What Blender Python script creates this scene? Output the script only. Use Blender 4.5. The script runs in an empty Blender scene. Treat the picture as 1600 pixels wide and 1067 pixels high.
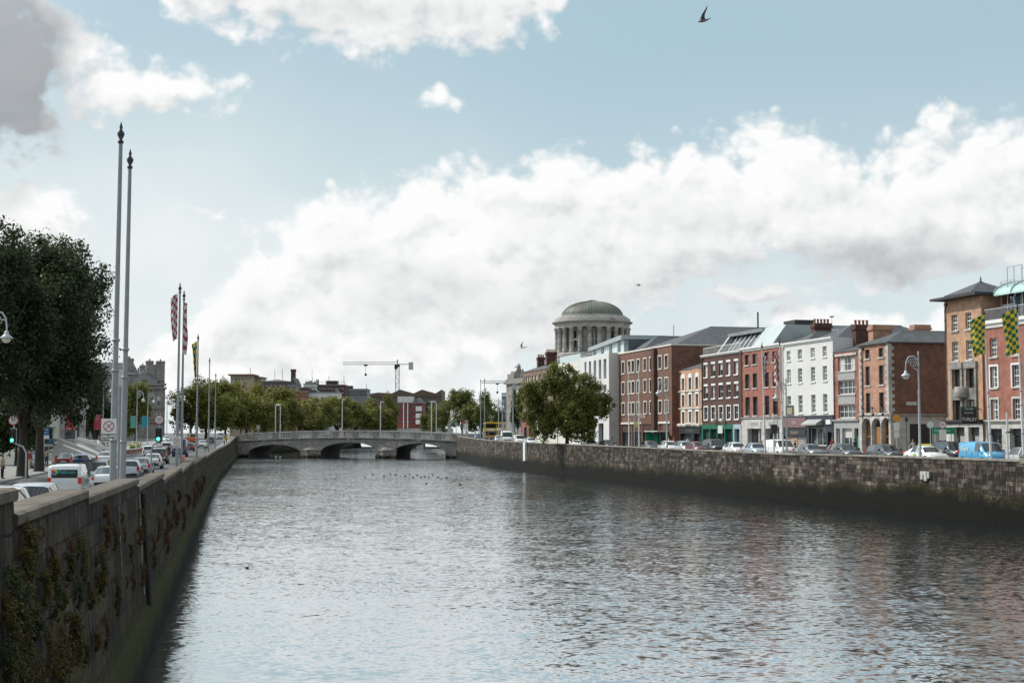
import bpy, math, random
import numpy as np
from mathutils import Vector, Matrix
R = math.radians
SC = bpy.context.scene
COL = SC.collection
# ------------------------------------------------------------------ camera
ZC = 6.25                      # eye height above the river surface (z = 0)
F = 1600 * 50 / 36.0           # focal length in photo pixels
TH = math.atan((676 - 533.5) / F)
cam = bpy.data.cameras.new('camera'); cam.lens = 50; cam.sensor_width = 36
cam.clip_start = 0.2; cam.clip_end = 9000
co = bpy.data.objects.new('camera', cam); COL.objects.link(co)
co.location = (0, 0, ZC); co.rotation_euler = (R(90) + TH, 0, 0)
SC.camera = co
SC.render.resolution_x = 1024; SC.render.resolution_y = 682
# ------------------------------------------------------------------ light
SUN_AZ, SUN_EL = R(-62), R(43)       # azimuth from +Y, negative = to the left
sl = bpy.data.lights.new('sun', 'SUN'); sl.energy = 3.4; sl.angle = R(1.0); sl.color = (1.0, 0.95, 0.88)
so = bpy.data.objects.new('sun', sl); COL.objects.link(so)
sd = Vector((math.sin(SUN_AZ) * math.cos(SUN_EL), math.cos(SUN_AZ) * math.cos(SUN_EL), math.sin(SUN_EL)))
so.rotation_euler = sd.to_track_quat('Z', 'Y').to_euler(); so.location = sd * 400
SC.view_settings.view_transform = 'Standard'; SC.view_settings.look = 'None'
SC.view_settings.exposure = 0.05; SC.view_settings.gamma = 1.0
SC.cycles.use_denoising = True
SC.cycles.max_bounces = 6; SC.cycles.diffuse_bounces = 2; SC.cycles.glossy_bounces = 3
SC.cycles.transmission_bounces = 3; SC.cycles.transparent_max_bounces = 6
SC.cycles.caustics_reflective = False; SC.cycles.caustics_refractive = False
SC.cycles.sample_clamp_indirect = 4
# ------------------------------------------------------------------ node helper
class NT:
    def __init__(s, nt): s.nt = nt
    def n(s, typ, **kw):
        nd = s.nt.nodes.new(typ)
        for k, v in kw.items(): setattr(nd, k, v)
        return nd
    def put(s, sock, v):
        if isinstance(v, bpy.types.NodeSocket): s.nt.links.new(v, sock)
        elif v is not None: sock.default_value = v
    def m(s, op, a, b=None, c=None, clamp=False):
        nd = s.n('ShaderNodeMath', operation=op, use_clamp=clamp)
        for i, v in enumerate((a, b, c)): s.put(nd.inputs[i], v)
        return nd.outputs[0]
    def v(s, op, a, b=None, scale=None):
        nd = s.n('ShaderNodeVectorMath', operation=op)
        s.put(nd.inputs[0], a); s.put(nd.inputs[1], b)
        if scale is not None: s.put(nd.inputs['Scale'], scale)
        return nd.outputs['Value'] if op in ('LENGTH', 'DOT_PRODUCT', 'DISTANCE') else nd.outputs[0]
    def xyz(s, x, y, z=0.0):
        nd = s.n('ShaderNodeCombineXYZ')
        for i, q in enumerate((x, y, z)): s.put(nd.inputs[i], q)
        return nd.outputs[0]
    def sep(s, v):
        nd = s.n('ShaderNodeSeparateXYZ'); s.put(nd.inputs[0], v); return nd.outputs
    def mix(s, f, a, b, blend='MIX'):
        nd = s.n('ShaderNodeMix', data_type='RGBA', blend_type=blend)
        s.put(nd.inputs[0], f)
        s.put(nd.inputs[6], (*a, 1) if isinstance(a, tuple) and len(a) == 3 else a)
        s.put(nd.inputs[7], (*b, 1) if isinstance(b, tuple) and len(b) == 3 else b)
        return nd.outputs[2]
    def noise(s, vec, scale, detail=4, rough=0.5, dim='3D', col=False, dist=0.0):
        nd = s.n('ShaderNodeTexNoise', noise_dimensions=dim)
        s.put(nd.inputs['Vector'], vec); nd.inputs['Scale'].default_value = scale
        nd.inputs['Detail'].default_value = detail; nd.inputs['Roughness'].default_value = rough
        nd.inputs['Distortion'].default_value = dist
        return nd.outputs['Color' if col else 'Fac']
    def ramp(s, f, a, b, lo=0.0, hi=1.0, smooth=True):
        nd = s.n('ShaderNodeMapRange', interpolation_type='SMOOTHSTEP' if smooth else 'LINEAR')
        s.put(nd.inputs[0], f)
        for i, q in enumerate((a, b, lo, hi)): s.put(nd.inputs[1 + i], q)
        return nd.outputs[0]
def d2(px, py):          # photo pixel -> azimuth, elevation in degrees
    dx, dz = (px - 800) / F, (533.5 - py) / F
    y = math.cos(TH) - dz * math.sin(TH); z = math.sin(TH) + dz * math.cos(TH)
    return math.degrees(math.atan2(dx, y)), math.degrees(math.atan2(z, math.hypot(dx, y)))
K = math.degrees(1 / F)
# ------------------------------------------------------------------ sky with cumulus
world = bpy.data.worlds.new('World'); SC.world = world; world.use_nodes = True
BANK_TOP = [(-20, 640), (150, 575), (230, 540), (300, 480), (345, 400), (420, 350), (500, 285), (620, 262), (720, 245), (860, 225), (1000, 218), (1130, 205), (1235, 185),
            (1270, 212), (1320, 222), (1400, 196), (1450, 176), (1500, 168), (1620, 140)]
BANK_LOW = [(-20, 660), (150, 660), (620, 640), (760, 625), (900, 590), (980, 530), (1060, 490), (1130, 452), (1230, 440), (1300, 468), (1400, 470), (1520, 460), (1620, 455)]
ROOF_LOW = [(-20, -60), (225, -50), (250, 25), (330, 58), (440, 78), (470, 100), (560, 82), (640, 96), (740, 78), (850, 66), (885, 10), (910, -60), (1620, -90)]
WHITE_CLOUDS = [  # centre x, y, radius x, y in photo pixels, weight
    (0, 110, 120, 165, 1.2), (215, 142, 150, 48, 1.0), (110, 100, 70, 80, .7), (45, 352, 105, 64, 1.1),
    (710, 163, 50, 18, .42), (1180, 466, 140, 24, .8), (1390, 505, 260, 42, .75), (310, 330, 46, 12, .3)]
GREY = [(-30, 110, 135, 165, 3.0), (35, 215, 65, 60, 1.8), (1400, 412, 200, 50, 1.05), (1230, 425, 260, 40, .6), (1180, 469, 110, 18, .8),
        (860, 470, 420, 60, .38), (560, 15, 230, 26, .3), (1150, 345, 330, 30, .22)]
def cloud_group():
    g = bpy.data.node_groups.new('cloud_field', 'ShaderNodeTree')
    g.interface.new_socket('P', in_out='INPUT', socket_type='NodeSocketVector')
    g.interface.new_socket('F', in_out='OUTPUT', socket_type='NodeSocketFloat')
    t = NT(g); gi = t.n('NodeGroupInput'); go = t.n('NodeGroupOutput'); P = gi.outputs[0]
    w = t.v('SUBTRACT', t.noise(P, .25, 2, .5, dim='2D', col=True), (.5, .5, .5))
    P1 = t.v('MULTIPLY', t.v('ADD', P, t.v('SCALE', w, scale=2.4)), (1, 1, 0))
    s1 = t.sep(P1); u = t.m('MULTIPLY_ADD', s1[0], 1 / 44, .5)
    def curve(pts):
        nd = t.n('ShaderNodeFloatCurve'); c = nd.mapping.curves[0]
        q = [d2(*p) for p in pts]
        for i, (a, e) in enumerate(q):
            xy = (min(1, max(0, a / 44 + .5)), min(1, max(0, (e + 5) / 30)))
            if i in (0, len(q) - 1): c.points[0 if i == 0 else -1].location = xy
            else: c.points.new(*xy)
        nd.mapping.update(); t.put(nd.inputs['Value'], u)
        return t.m('MULTIPLY_ADD', nd.outputs[0], 30, -5)
    bank = t.m('MULTIPLY', t.m('SMOOTH_MIN', t.m('SUBTRACT', curve(BANK_TOP), s1[1]), t.m('SUBTRACT', s1[1], curve(BANK_LOW)), .8), .36)
    roof = t.m('MULTIPLY', t.m('SUBTRACT', s1[1], curve(ROOF_LOW)), .40)
    acc = t.m('MAXIMUM', t.m('MINIMUM', bank, .75), t.m('MINIMUM', roof, .8))
    for (x, y, rx, ry, wt) in WHITE_CLOUDS:
        a, e = d2(x, y)
        q = t.v('MULTIPLY_ADD', P1, (1 / (rx * K), 1 / (ry * K), 0)); q.node.inputs[2].default_value = (-a / (rx * K), -e / (ry * K), 0)
        acc = t.m('MAXIMUM', acc, t.m('MULTIPLY_ADD', t.v('LENGTH', q), -wt, wt))
    s = t.sep(P)
    out = t.m('MAXIMUM', t.ramp(t.m('ABSOLUTE', s[0]), 21, 26), t.ramp(s[1], 17.5, 22))
    gen = t.ramp(t.noise(P, .075, 1, .5, dim='2D'), .34, .68, -.35, .6, smooth=False)
    base = t.n('ShaderNodeMix', data_type='FLOAT')
    t.put(base.inputs[0], out); t.put(base.inputs[2], t.m('MAXIMUM', acc, -.75)); t.put(base.inputs[3], gen)
    P2 = t.v('MULTIPLY', P, (1, 1.25, 1))
    n1 = t.noise(P2, .42, 7, .56, dim='2D')
    vo = t.n('ShaderNodeTexVoronoi', feature='SMOOTH_F1', voronoi_dimensions='2D'); t.put(vo.inputs['Vector'], t.v('ADD', P2, t.v('SCALE', w, scale=1.2)))
    vo.inputs['Scale'].default_value = .8; vo.inputs['Detail'].default_value = 2; vo.inputs['Roughness'].default_value = .55; vo.inputs['Smoothness'].default_value = .5
    f = t.m('MULTIPLY_ADD', t.m('SUBTRACT', n1, .5), 1.45, base.outputs[0])
    f = t.m('MULTIPLY_ADD', t.m('SUBTRACT', .5, vo.outputs['Distance']), .42, f)
    t.put(go.inputs[0], f)
    return g
def make_world():
    g = cloud_group(); nt = world.node_tree; nt.nodes.clear(); t = NT(nt)
    tc = t.n('ShaderNodeTexCoord'); x, y, z = t.sep(tc.outputs['Generated'])
    az = t.m('MULTIPLY', t.m('ARCTAN2', x, y), 180 / math.pi)
    el = t.m('MULTIPLY', t.m('ARCSINE', z), 180 / math.pi)
    P = t.xyz(az, el, 0.0)
    def field(p):
        nd = t.n('ShaderNodeGroup', node_tree=g); t.put(nd.inputs[0], p); return nd.outputs[0]
    f0 = field(P)
    f1 = field(t.v('ADD', P, (-.4, .7, 0)))
    dens = t.ramp(f0, -.10, .40)
    big = t.noise(t.v('MULTIPLY', P, (.8, 1.3, 1)), .30, 4, .5, dim='2D', dist=.4)
    edge = t.ramp(f0, .25, .9, 1.0, .36)
    lit = t.m('MULTIPLY_ADD', t.m('MULTIPLY', t.m('SUBTRACT', f0, f1), 1.15), edge, t.m('MULTIPLY_ADD', t.m('SUBTRACT', big, .5), 1.1, .80), clamp=True)
    gr = None
    PG = t.v('ADD', P, t.v('SCALE', t.v('SUBTRACT', t.noise(P, .5, 3, .55, dim='2D', col=True), (.5, .5, .5)), scale=2.2))
    PG = t.v('MULTIPLY', PG, (1, 1, 0))
    for (px, py, rx, ry, wt) in GREY:
        a, e = d2(px, py)
        sx, sy = 1 / (rx * K * 1.3), 1 / (ry * K * 1.3)
        q = t.v('MULTIPLY_ADD', PG, (sx, sy, 0)); q.node.inputs[2].default_value = (-a * sx, -e * sy, 0)
        v = t.m('MULTIPLY_ADD', t.v('LENGTH', q), -wt, wt)
        gr = v if gr is None else t.m('MAXIMUM', gr, v)
    out = t.m('MAXIMUM', t.ramp(t.m('ABSOLUTE', az), 21, 26), t.ramp(el, 17.5, 22))
    gr = t.m('MINIMUM', t.m('MAXIMUM', gr, 0.0), 1.35)
    gr = t.m('ADD', gr, t.m('MULTIPLY', out, t.ramp(f0, .3, .9, 0, .45)))
    cloud = t.mix(lit, (6.9, 7.1, 7.2), (9.5, 9.55, 9.5))
    cloud = t.mix(t.m('MINIMUM', t.m('MULTIPLY', gr, .62), .93), cloud, (2.9, 3.15, 3.4))
    sky = t.n('ShaderNodeTexSky', sky_type='NISHITA'); sky.sun_disc = False
    sky.sun_elevation = SUN_EL; sky.sun_rotation = SUN_AZ; sky.air_density = 1.0; sky.dust_density = 1.2; sky.ozone_density = 1.6
    base = t.mix(.80, sky.outputs[0], (4.5, 6.15, 6.8))
    veil = t.m('ADD', t.ramp(el, 2, 15.5, .85, .0), t.m('MULTIPLY', t.ramp(az, 6, -14), t.ramp(el, 20, 8, .0, .45)), clamp=True)
    veil = t.m('MULTIPLY', veil, t.ramp(t.noise(P, .12, 3, .6, dim='2D'), .25, .75, .75, 1.05), clamp=True)
    base = t.mix(veil, base, (8.0, 8.55, 8.6))
    sdv = (math.sin(SUN_AZ) * math.cos(SUN_EL), math.cos(SUN_AZ) * math.cos(SUN_EL), math.sin(SUN_EL))
    glow = t.ramp(t.v('DOT_PRODUCT', tc.outputs['Generated'], sdv), .66, .98, 0, 1.0)
    colr = t.mix(dens, base, cloud)
    gm = t.m('MULTIPLY_ADD', glow, 1.6, 1.0); colr = t.v('SCALE', colr, scale=gm)
    # ground half of the dome stays dim
    colr = t.mix(t.ramp(el, -3, -.3, 1, 0), colr, (1.2, 1.25, 1.3))
    bg = t.n('ShaderNodeBackground'); t.put(bg.inputs[0], colr); bg.inputs[1].default_value = 0.1
    o = t.n('ShaderNodeOutputWorld'); nt.links.new(bg.outputs[0], o.inputs[0])
    world.cycles.sampling_method = 'MANUAL'; world.cycles.sample_map_resolution = 512
make_world()
# ------------------------------------------------------------------ pixel helpers (layout only: every result is a real place in metres)
def ray(px, py):
    dx, dz = (px - 800) / F, (533.5 - py) / F
    y = math.cos(TH) - dz * math.sin(TH); z = math.sin(TH) + dz * math.cos(TH)
    return dx / y, z / y
def at(px, py, Y):
    u, v = ray(px, py); return Vector((u * Y, Y, ZC + v * Y))
def zof(px, py, Y): return ZC + ray(px, py)[1] * Y
def uof(px): return ray(px, 676)[0]
# ------------------------------------------------------------------ mesh builder
class MB:
    def __init__(s): s.v = []; s.f = []; s.mi = []; s.sm = []
    def add(s, vs, fs, m=0, smooth=False):
        o = len(s.v); s.v += [tuple(p) for p in vs]
        for f in fs: s.f.append(tuple(o + i for i in f)); s.mi.append(m); s.sm.append(smooth)
    def quad(s, a, b, c, d, m=0): s.add((a, b, c, d), ((0, 1, 2, 3),), m)
    def box(s, x0, x1, y0, y1, z0, z1, m=0, M=None):
        vs = [Vector((x, y, z)) for z in (z0, z1) for y in (y0, y1) for x in (x0, x1)]
        if M is not None: vs = [M @ p for p in vs]
        s.add(vs, ((0, 2, 3, 1), (4, 5, 7, 6), (0, 1, 5, 4), (2, 6, 7, 3), (0, 4, 6, 2), (1, 3, 7, 5)), m)
    def prism(s, poly, a, b, axis='y', m=0, M=None):     # polygon (p, q) extruded from a to b
        n = len(poly)
        def mk(p, q, r):
            v = Vector((p, r, q)) if axis == 'y' else Vector((r, p, q)) if axis == 'x' else Vector((p, q, r))
            return M @ v if M is not None else v
        vs = [mk(p, q, a) for p, q in poly] + [mk(p, q, b) for p, q in poly]
        fs = [tuple(range(n)), tuple(range(2 * n - 1, n - 1, -1))] + [(i, i + n, (i + 1) % n + n, (i + 1) % n) for i in range(n)]
        s.add(vs, fs, m)
    def path(s, pts, r, n=8, m=0, cap=True):
        pts = [Vector(p) for p in pts]; rs = r if isinstance(r, (list, tuple)) else [r] * len(pts)
        vs = []; up = None
        for i, p in enumerate(pts):
            t = (pts[min(i + 1, len(pts) - 1)] - pts[max(i - 1, 0)]).normalized()
            if up is None: up = Vector((1, 0, 0)) if abs(t.x) < .8 else Vector((0, 1, 0))
            a = (up - t * up.dot(t)).normalized(); up = a; b = t.cross(a)
            for k in range(n):
                g = 2 * math.pi * k / n; vs.append(p + (a * math.cos(g) + b * math.sin(g)) * rs[i])
        fs = [(i * n + k, i * n + (k + 1) % n, (i + 1) * n + (k + 1) % n, (i + 1) * n + k) for i in range(len(pts) - 1) for k in range(n)]
        s.add(vs, fs, m, True)
        if cap: s.add(vs[:n], (tuple(range(n - 1, -1, -1)),), m); s.add(vs[-n:], (tuple(range(n)),), m)
    def lathe(s, prof, n=16, c=(0, 0, 0), m=0, a0=0.0, a1=2 * math.pi, smooth=True):
        full = abs(a1 - a0 - 2 * math.pi) < 1e-4; k = n if full else n + 1
        vs = [(c[0] + r * math.cos(a0 + (a1 - a0) * i / n), c[1] + r * math.sin(a0 + (a1 - a0) * i / n), c[2] + z) for r, z in prof for i in range(k)]
        fs = [(j * k + i, j * k + (i + 1) % k, (j + 1) * k + (i + 1) % k, (j + 1) * k + i) for j in range(len(prof) - 1) for i in range(n)]
        s.add(vs, fs, m, smooth)
    def disc(s, c, r, nrm='y', n=14, m=0, r1=None):
        pts = []
        for k in range(n):
            g = 2 * math.pi * k / n; a, b = r * math.cos(g), (r1 or r) * math.sin(g)
            pts.append((c[0] + a, c[1], c[2] + b) if nrm == 'y' else (c[0], c[1] + a, c[2] + b) if nrm == 'x' else (c[0] + a, c[1] + b, c[2]))
        s.add(pts, (tuple(range(n)),), m)
    def text(s, body, o, xd, up, size, m=0, align='CENTER'):
        cu = bpy.data.curves.new('t', 'FONT'); cu.body = body; cu.size = size; cu.align_x = align; cu.align_y = 'CENTER'; cu.resolution_u = 2
        ob = bpy.data.objects.new('t', cu); COL.objects.link(ob)
        me = ob.evaluated_get(bpy.context.evaluated_depsgraph_get()).to_mesh()
        o, xd, up = Vector(o), Vector(xd), Vector(up)
        s.add([o + xd * p.co.x + up * p.co.y for p in me.vertices], [tuple(p.vertices) for p in me.polygons], m)
        bpy.data.objects.remove(ob); bpy.data.curves.remove(cu)
    def mesh(s, name, mats):
        me = bpy.data.meshes.new(name); me.from_pydata(s.v, [], s.f)
        for q in mats if isinstance(mats, (list, tuple)) else [mats]: me.materials.append(q)
        me.polygons.foreach_set('material_index', s.mi); me.polygons.foreach_set('use_smooth', s.sm)
        uv = me.uv_layers.new(name='UVMap').data; k = 0
        buf = np.zeros(2 * len(me.loops), np.float32)
        for p in me.polygons:
            n = p.normal
            if abs(n.z) > .85: tx, ty, vx = 1.0, 0.0, None
            else:
                h = math.hypot(n.x, n.y); tx, ty, vx = -n.y / h, n.x / h, 1.0 / max(h, .3)
            for li in p.loop_indices:
                c = s.v[me.loops[li].vertex_index]
                buf[2 * li] = c[0] * tx + c[1] * ty
                buf[2 * li + 1] = c[1] if vx is None else c[2] * vx
        uv.foreach_set('uv', buf)
        me.validate(); me.update(); return me
    def build(s, name, mats, parent=None, loc=None, rz=0.0):
        return link(name, s.mesh(name, mats), parent, loc, rz)
def link(name, me, parent=None, loc=None, rz=0.0):
    o = bpy.data.objects.new(name, me); COL.objects.link(o)
    if parent is not None: o.parent = parent
    if loc is not None: o.location = loc
    if rz: o.rotation_euler = (0, 0, rz)
    return o
def tag(o, label=None, cat=None, group=None, kind=None):
    if label: o['label'] = label
    if cat: o['category'] = cat
    if group: o['group'] = group
    if kind: o['kind'] = kind
    return o
def thing(name, label, cat, loc=(0, 0, 0), rz=0.0, group=None):
    o = bpy.data.objects.new(name, None); COL.objects.link(o); o.location = loc; o.rotation_euler = (0, 0, rz)
    o.empty_display_size = .2
    return tag(o, label, cat, group)
def dup(root, label, loc, rz=0.0, group=None, scale=None, paint=None):
    def cp(o, par):
        c = o.copy(); COL.objects.link(c); c.parent = par
        for ch in o.children: cp(ch, c)
        return c
    r = cp(root, None); r.location = loc; r.rotation_euler = (0, 0, rz); r['label'] = label
    if group: r['group'] = group
    if scale: r.scale = (scale,) * 3 if not isinstance(scale, tuple) else scale
    if paint: repaint(r, paint)
    return r
def repaint(r, mp):           # {old material: new material} on the object, meshes stay shared
    st = [r]
    while st:
        o = st.pop(); st += list(o.children)
        if o.type != 'MESH': continue
        for sl_ in o.material_slots:
            if sl_.material in mp:
                q = mp[sl_.material]; sl_.link = 'OBJECT'; sl_.material = q
# ------------------------------------------------------------------ materials
MATS = {}
def new_mat(name):
    m = bpy.data.materials.new(name); m.use_nodes = True
    nt = m.node_tree; b = nt.nodes['Principled BSDF']; return m, NT(nt), b
def plain(name, col, rough=.6, metal=0.0, var=.12, scale=3.0, spec=.5, emit=None, coat=0.0):
    if name in MATS: return MATS[name]
    m, t, b = new_mat(name)
    if var > 0:
        tc = t.n('ShaderNodeTexCoord')
        n = t.noise(tc.outputs['Object'], scale, 4, .6)
        f = t.m('MULTIPLY_ADD', t.m('SUBTRACT', n, .5), var * 4, 1.0)
        c = t.mix(1.0, (*col, 1), (1, 1, 1, 1), 'MULTIPLY'); mx = c.node; t.nt.links.new(t.xyz(f, f, f), mx.inputs[7])
        t.put(b.inputs['Base Color'], c)
    else: b.inputs['Base Color'].default_value = (*col, 1)
    b.inputs['Roughness'].default_value = rough; b.inputs['Metallic'].default_value = metal
    b.inputs['Specular IOR Level'].default_value = spec
    if coat: b.inputs['Coat Weight'].default_value = coat; b.inputs['Coat Roughness'].default_value = .06
    if emit: b.inputs['Emission Color'].default_value = (*emit[0], 1); b.inputs['Emission Strength'].default_value = emit[1]
    MATS[name] = m; return m
def brick(name, c1, c2, mortar, bw=.23, bh=.075, ms=.012, stain=.35, bump=.0, rough=.85, grime=(.05, .045, .04), off=.5):
    if name in MATS: return MATS[name]
    m, t, b = new_mat(name)
    uv = t.n('ShaderNodeUVMap').outputs[0]
    w = t.v('ADD', uv, t.v('SCALE', t.v('SUBTRACT', t.noise(uv, 3.0, 2, col=True), (.5, .5, .5)), scale=.02))
    br = t.n('ShaderNodeTexBrick', offset=off); t.put(br.inputs['Vector'], w)
    br.inputs['Color1'].default_value = (*c1, 1); br.inputs['Color2'].default_value = (*c2, 1); br.inputs['Mortar'].default_value = (*mortar, 1)
    br.inputs['Scale'].default_value = 1; br.inputs['Mortar Size'].default_value = ms; br.inputs['Brick Width'].default_value = bw; br.inputs['Row Height'].default_value = bh
    geo = t.n('ShaderNodeNewGeometry').outputs['Position']
    n = t.noise(geo, .35, 6, .62); n2 = t.noise(geo, 1.6, 4, .6)
    st = t.m('MULTIPLY', t.ramp(n, .45, .75), stain, clamp=True)
    c = t.mix(st, br.outputs['Color'], grime)
    k = t.m('MULTIPLY_ADD', t.m('SUBTRACT', n2, .5), 1.25, 1.0)
    c2_ = t.mix(1.0, c, (1, 1, 1), 'MULTIPLY'); t.nt.links.new(t.xyz(k, k, k), c2_.node.inputs[7])
    t.put(b.inputs['Base Color'], c2_); b.inputs['Roughness'].default_value = rough; b.inputs['Specular IOR Level'].default_value = .25
    if bump:
        bp = t.n('ShaderNodeBump'); bp.inputs['Strength'].default_value = bump; bp.inputs['Distance'].default_value = .03
        h = t.m('ADD', t.m('MULTIPLY', br.outputs['Fac'], -1.0), t.m('MULTIPLY', t.noise(geo, 9, 4, .6), .6))
        t.put(bp.inputs['Height'], h); t.put(b.inputs['Normal'], bp.outputs[0])
    MATS[name] = m; return m
def glass(name, col=(.02, .025, .028), rough=.04):
    if name in MATS: return MATS[name]
    m, t, b = new_mat(name)
    geo = t.n('ShaderNodeNewGeometry').outputs['Position']
    n = t.noise(geo, .45, 2, .5)
    c = t.mix(t.ramp(n, .4, .62), col, tuple(q * 2.6 + .01 for q in col)); t.put(b.inputs['Base Color'], c)
    b.inputs['Roughness'].default_value = rough; b.inputs['Specular IOR Level'].default_value = .6
    bp = t.n('ShaderNodeBump'); bp.inputs['Strength'].default_value = .12; bp.inputs['Distance'].default_value = .05
    t.put(bp.inputs['Height'], t.noise(geo, .9, 1)); t.put(b.inputs['Normal'], bp.outputs[0])
    MATS[name] = m; return m
def river_stone(name, light, mid, dark, algae_z, bw, bh, weed=(.012, .014, .006), moss=(.05, .055, .012), black_z=None, drip=.5, ampl=1.0, patch=0.0):
    m, t, b = new_mat(name)
    uv = t.n('ShaderNodeUVMap').outputs[0]; geo = t.n('ShaderNodeNewGeometry').outputs['Position']
    z = t.sep(geo)[2]
    w = t.v('ADD', uv, t.v('SCALE', t.v('SUBTRACT', t.noise(uv, 1.1, 3, col=True), (.5, .5, .5)), scale=.16))
    def bricks(bw_, bh_, off):
        br = t.n('ShaderNodeTexBrick', offset=off, squash=1.4, squash_frequency=3); t.put(br.inputs['Vector'], w)
        br.inputs['Color1'].default_value = (0, 0, 0, 1); br.inputs['Color2'].default_value = (1, 1, 1, 1); br.inputs['Mortar'].default_value = (.0, .0, .0, 1)
        br.inputs['Scale'].default_value = 1; br.inputs['Mortar Size'].default_value = .018; br.inputs['Brick Width'].default_value = bw_; br.inputs['Row Height'].default_value = bh_
        br.inputs['Bias'].default_value = -.1
        return br
    br = bricks(bw, bh, .43)
    n1 = t.noise(geo, .9, 5, .65); n2 = t.noise(geo, .22, 4, .6); n3 = t.noise(geo, 5, 4, .6)
    v = t.m('ADD', t.m('MULTIPLY', t.sep(br.outputs['Color'])[0], .62 * ampl), t.m('MULTIPLY', t.m('SUBTRACT', n1, .5), 1.3))
    v = t.m('ADD', v, t.m('MULTIPLY', t.m('SUBTRACT', n2, .5), .8))
    c = t.mix(t.ramp(v, .05, .45), dark, mid); c = t.mix(t.ramp(v, .42, .95), c, light)
    c = t.mix(t.m('MULTIPLY', br.outputs['Fac'], .75), c, tuple(q * .55 for q in dark))
    dr = t.noise(t.v('MULTIPLY', uv, (2.2, .12, 1)), 1.0, 4, .6, dim='2D')
    c = t.mix(t.m('MULTIPLY', t.ramp(dr, .5, .72), drip), c, tuple(q * .6 for q in dark))
    d3 = t.noise(t.v('MULTIPLY', uv, (7.0, .5, 1)), 1.0, 3, .6, dim='2D'); c = t.mix(t.m('MULTIPLY', t.ramp(d3, .58, .70), drip * .7), c, light)
    if patch: c = t.mix(t.m('MULTIPLY', t.m('MULTIPLY', t.ramp(t.noise(geo, .75, 5, .68), .47, .62), t.ramp(z, 4.6, 3.4)), patch), c, (.062, .052, .016))
    wob = t.m('ADD', t.m('MULTIPLY', t.m('SUBTRACT', n2, .5), 1.9), t.m('ADD', t.m('MULTIPLY', t.m('SUBTRACT', n1, .5), 1.3), t.m('MULTIPLY', t.m('SUBTRACT', n3, .5), .6)))
    zz = t.m('ADD', z, wob)
    c = t.mix(t.ramp(zz, algae_z + .55, algae_z - .25), c, moss)
    bz = algae_z - .55 if black_z is None else black_z
    c = t.mix(t.ramp(zz, bz + .35, bz - .25), c, weed)
    k = t.m('MULTIPLY_ADD', t.m('SUBTRACT', n3, .5), 1.7, 1.0)
    c2_ = t.mix(1.0, c, (1, 1, 1), 'MULTIPLY'); t.nt.links.new(t.xyz(k, k, k), c2_.node.inputs[7])
    t.put(b.inputs['Base Color'], c2_); b.inputs['Roughness'].default_value = .88; b.inputs['Specular IOR Level'].default_value = .1
    bp = t.n('ShaderNodeBump'); bp.inputs['Strength'].default_value = .9; bp.inputs['Distance'].default_value = .06
    t.put(bp.inputs['Height'], t.m('ADD', t.m('MULTIPLY', br.outputs['Fac'], -.8), t.m('MULTIPLY', n3, 1.2))); t.put(b.inputs['Normal'], bp.outputs[0])
    MATS[name] = m; return m
def leafmat(name, c1, c2, c3):
    m, t, b = new_mat(name)
    geo = t.n('ShaderNodeNewGeometry'); oi = t.n('ShaderNodeObjectInfo').outputs['Random']
    n = t.noise(geo.outputs['Position'], .8, 3, .6); n2 = t.noise(geo.outputs['Position'], 7, 2, .5)
    c = t.mix(t.ramp(n, .36, .64), c1, c2); c = t.mix(t.m('MULTIPLY', t.ramp(n2, .5, .72), .8), c, c3)
    c = t.mix(t.m('MULTIPLY', oi, .22), c, c3)
    t.put(b.inputs['Base Color'], c); b.inputs['Roughness'].default_value = .55; b.inputs['Specular IOR Level'].default_value = .35
    tr = t.n('ShaderNodeBsdfTranslucent'); t.put(tr.inputs[0], t.mix(.45, c, c3))
    mx = t.n('ShaderNodeMixShader'); mx.inputs[0].default_value = .28
    t.nt.links.new(b.outputs[0], mx.inputs[1]); t.nt.links.new(tr.outputs[0], mx.inputs[2])
    t.nt.links.new(mx.outputs[0], t.nt.nodes['Material Output'].inputs[0])
    MATS[name] = m; return m
# ------------------------------------------------------------------ the lie of the land
LW = [(2.93, -30), (-12.3, 48.9), (-22.2, 100), (-31.8, 150), (-41.2, 200), (-53.5, 270), (-70.6, 365), (-76, 420), (-72, 500), (-66, 620)]
RW = [(63, -30), (34.4, 95), (22.6, 143.3), (14.6, 180), (5.2, 222), (-4.0, 270), (-13.5, 350), (-16, 420), (-15, 500), (-12, 620)]
def lerp(tab, x):
    if x <= tab[0][0]: return tab[0][1]
    for (a, b), (c, d) in zip(tab, tab[1:]):
        if x <= c: return b + (d - b) * (x - a) / (c - a)
    return tab[-1][1]
ZL = [(-30, 4.4), (0, 4.4), (25, 3.6), (45, 3.2), (70, 2.85), (200, 2.85), (300, 3.6), (365, 4.5), (900, 4.5)]
ZR = [(-30, 3.75), (180, 3.75), (222, 3.8), (270, 4.05), (350, 4.5), (900, 4.5)]
def zl(Y): return lerp(ZL, Y)
def zr(Y): return lerp(ZR, Y)
def poly_norm(P, side):
    out = []
    for i in range(len(P)):
        a, b = Vector(P[max(i - 1, 0)]), Vector(P[min(i + 1, len(P) - 1)]); d = (b - a).normalized()
        out.append(Vector((-d.y, d.x)) * side)
    return out
def dens(P, step=10.0):
    o = []
    for a, b in zip(P, P[1:]):
        a, b = Vector(a), Vector(b); n = max(1, int((b - a).length / step))
        o += [tuple(a.lerp(b, i / n)) for i in range(n)]
    return o + [P[-1]]
LWD, RWD = dens(LW), dens(RW)
NL, NR = poly_norm(LWD, 1), poly_norm(RWD, -1)
def offs(side, lat):
    P, N = (LWD, NL) if side == 'L' else (RWD, NR)
    return [(p[0] + n.x * lat, p[1] + n.y * lat) for p, n in zip(P, N)]
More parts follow.
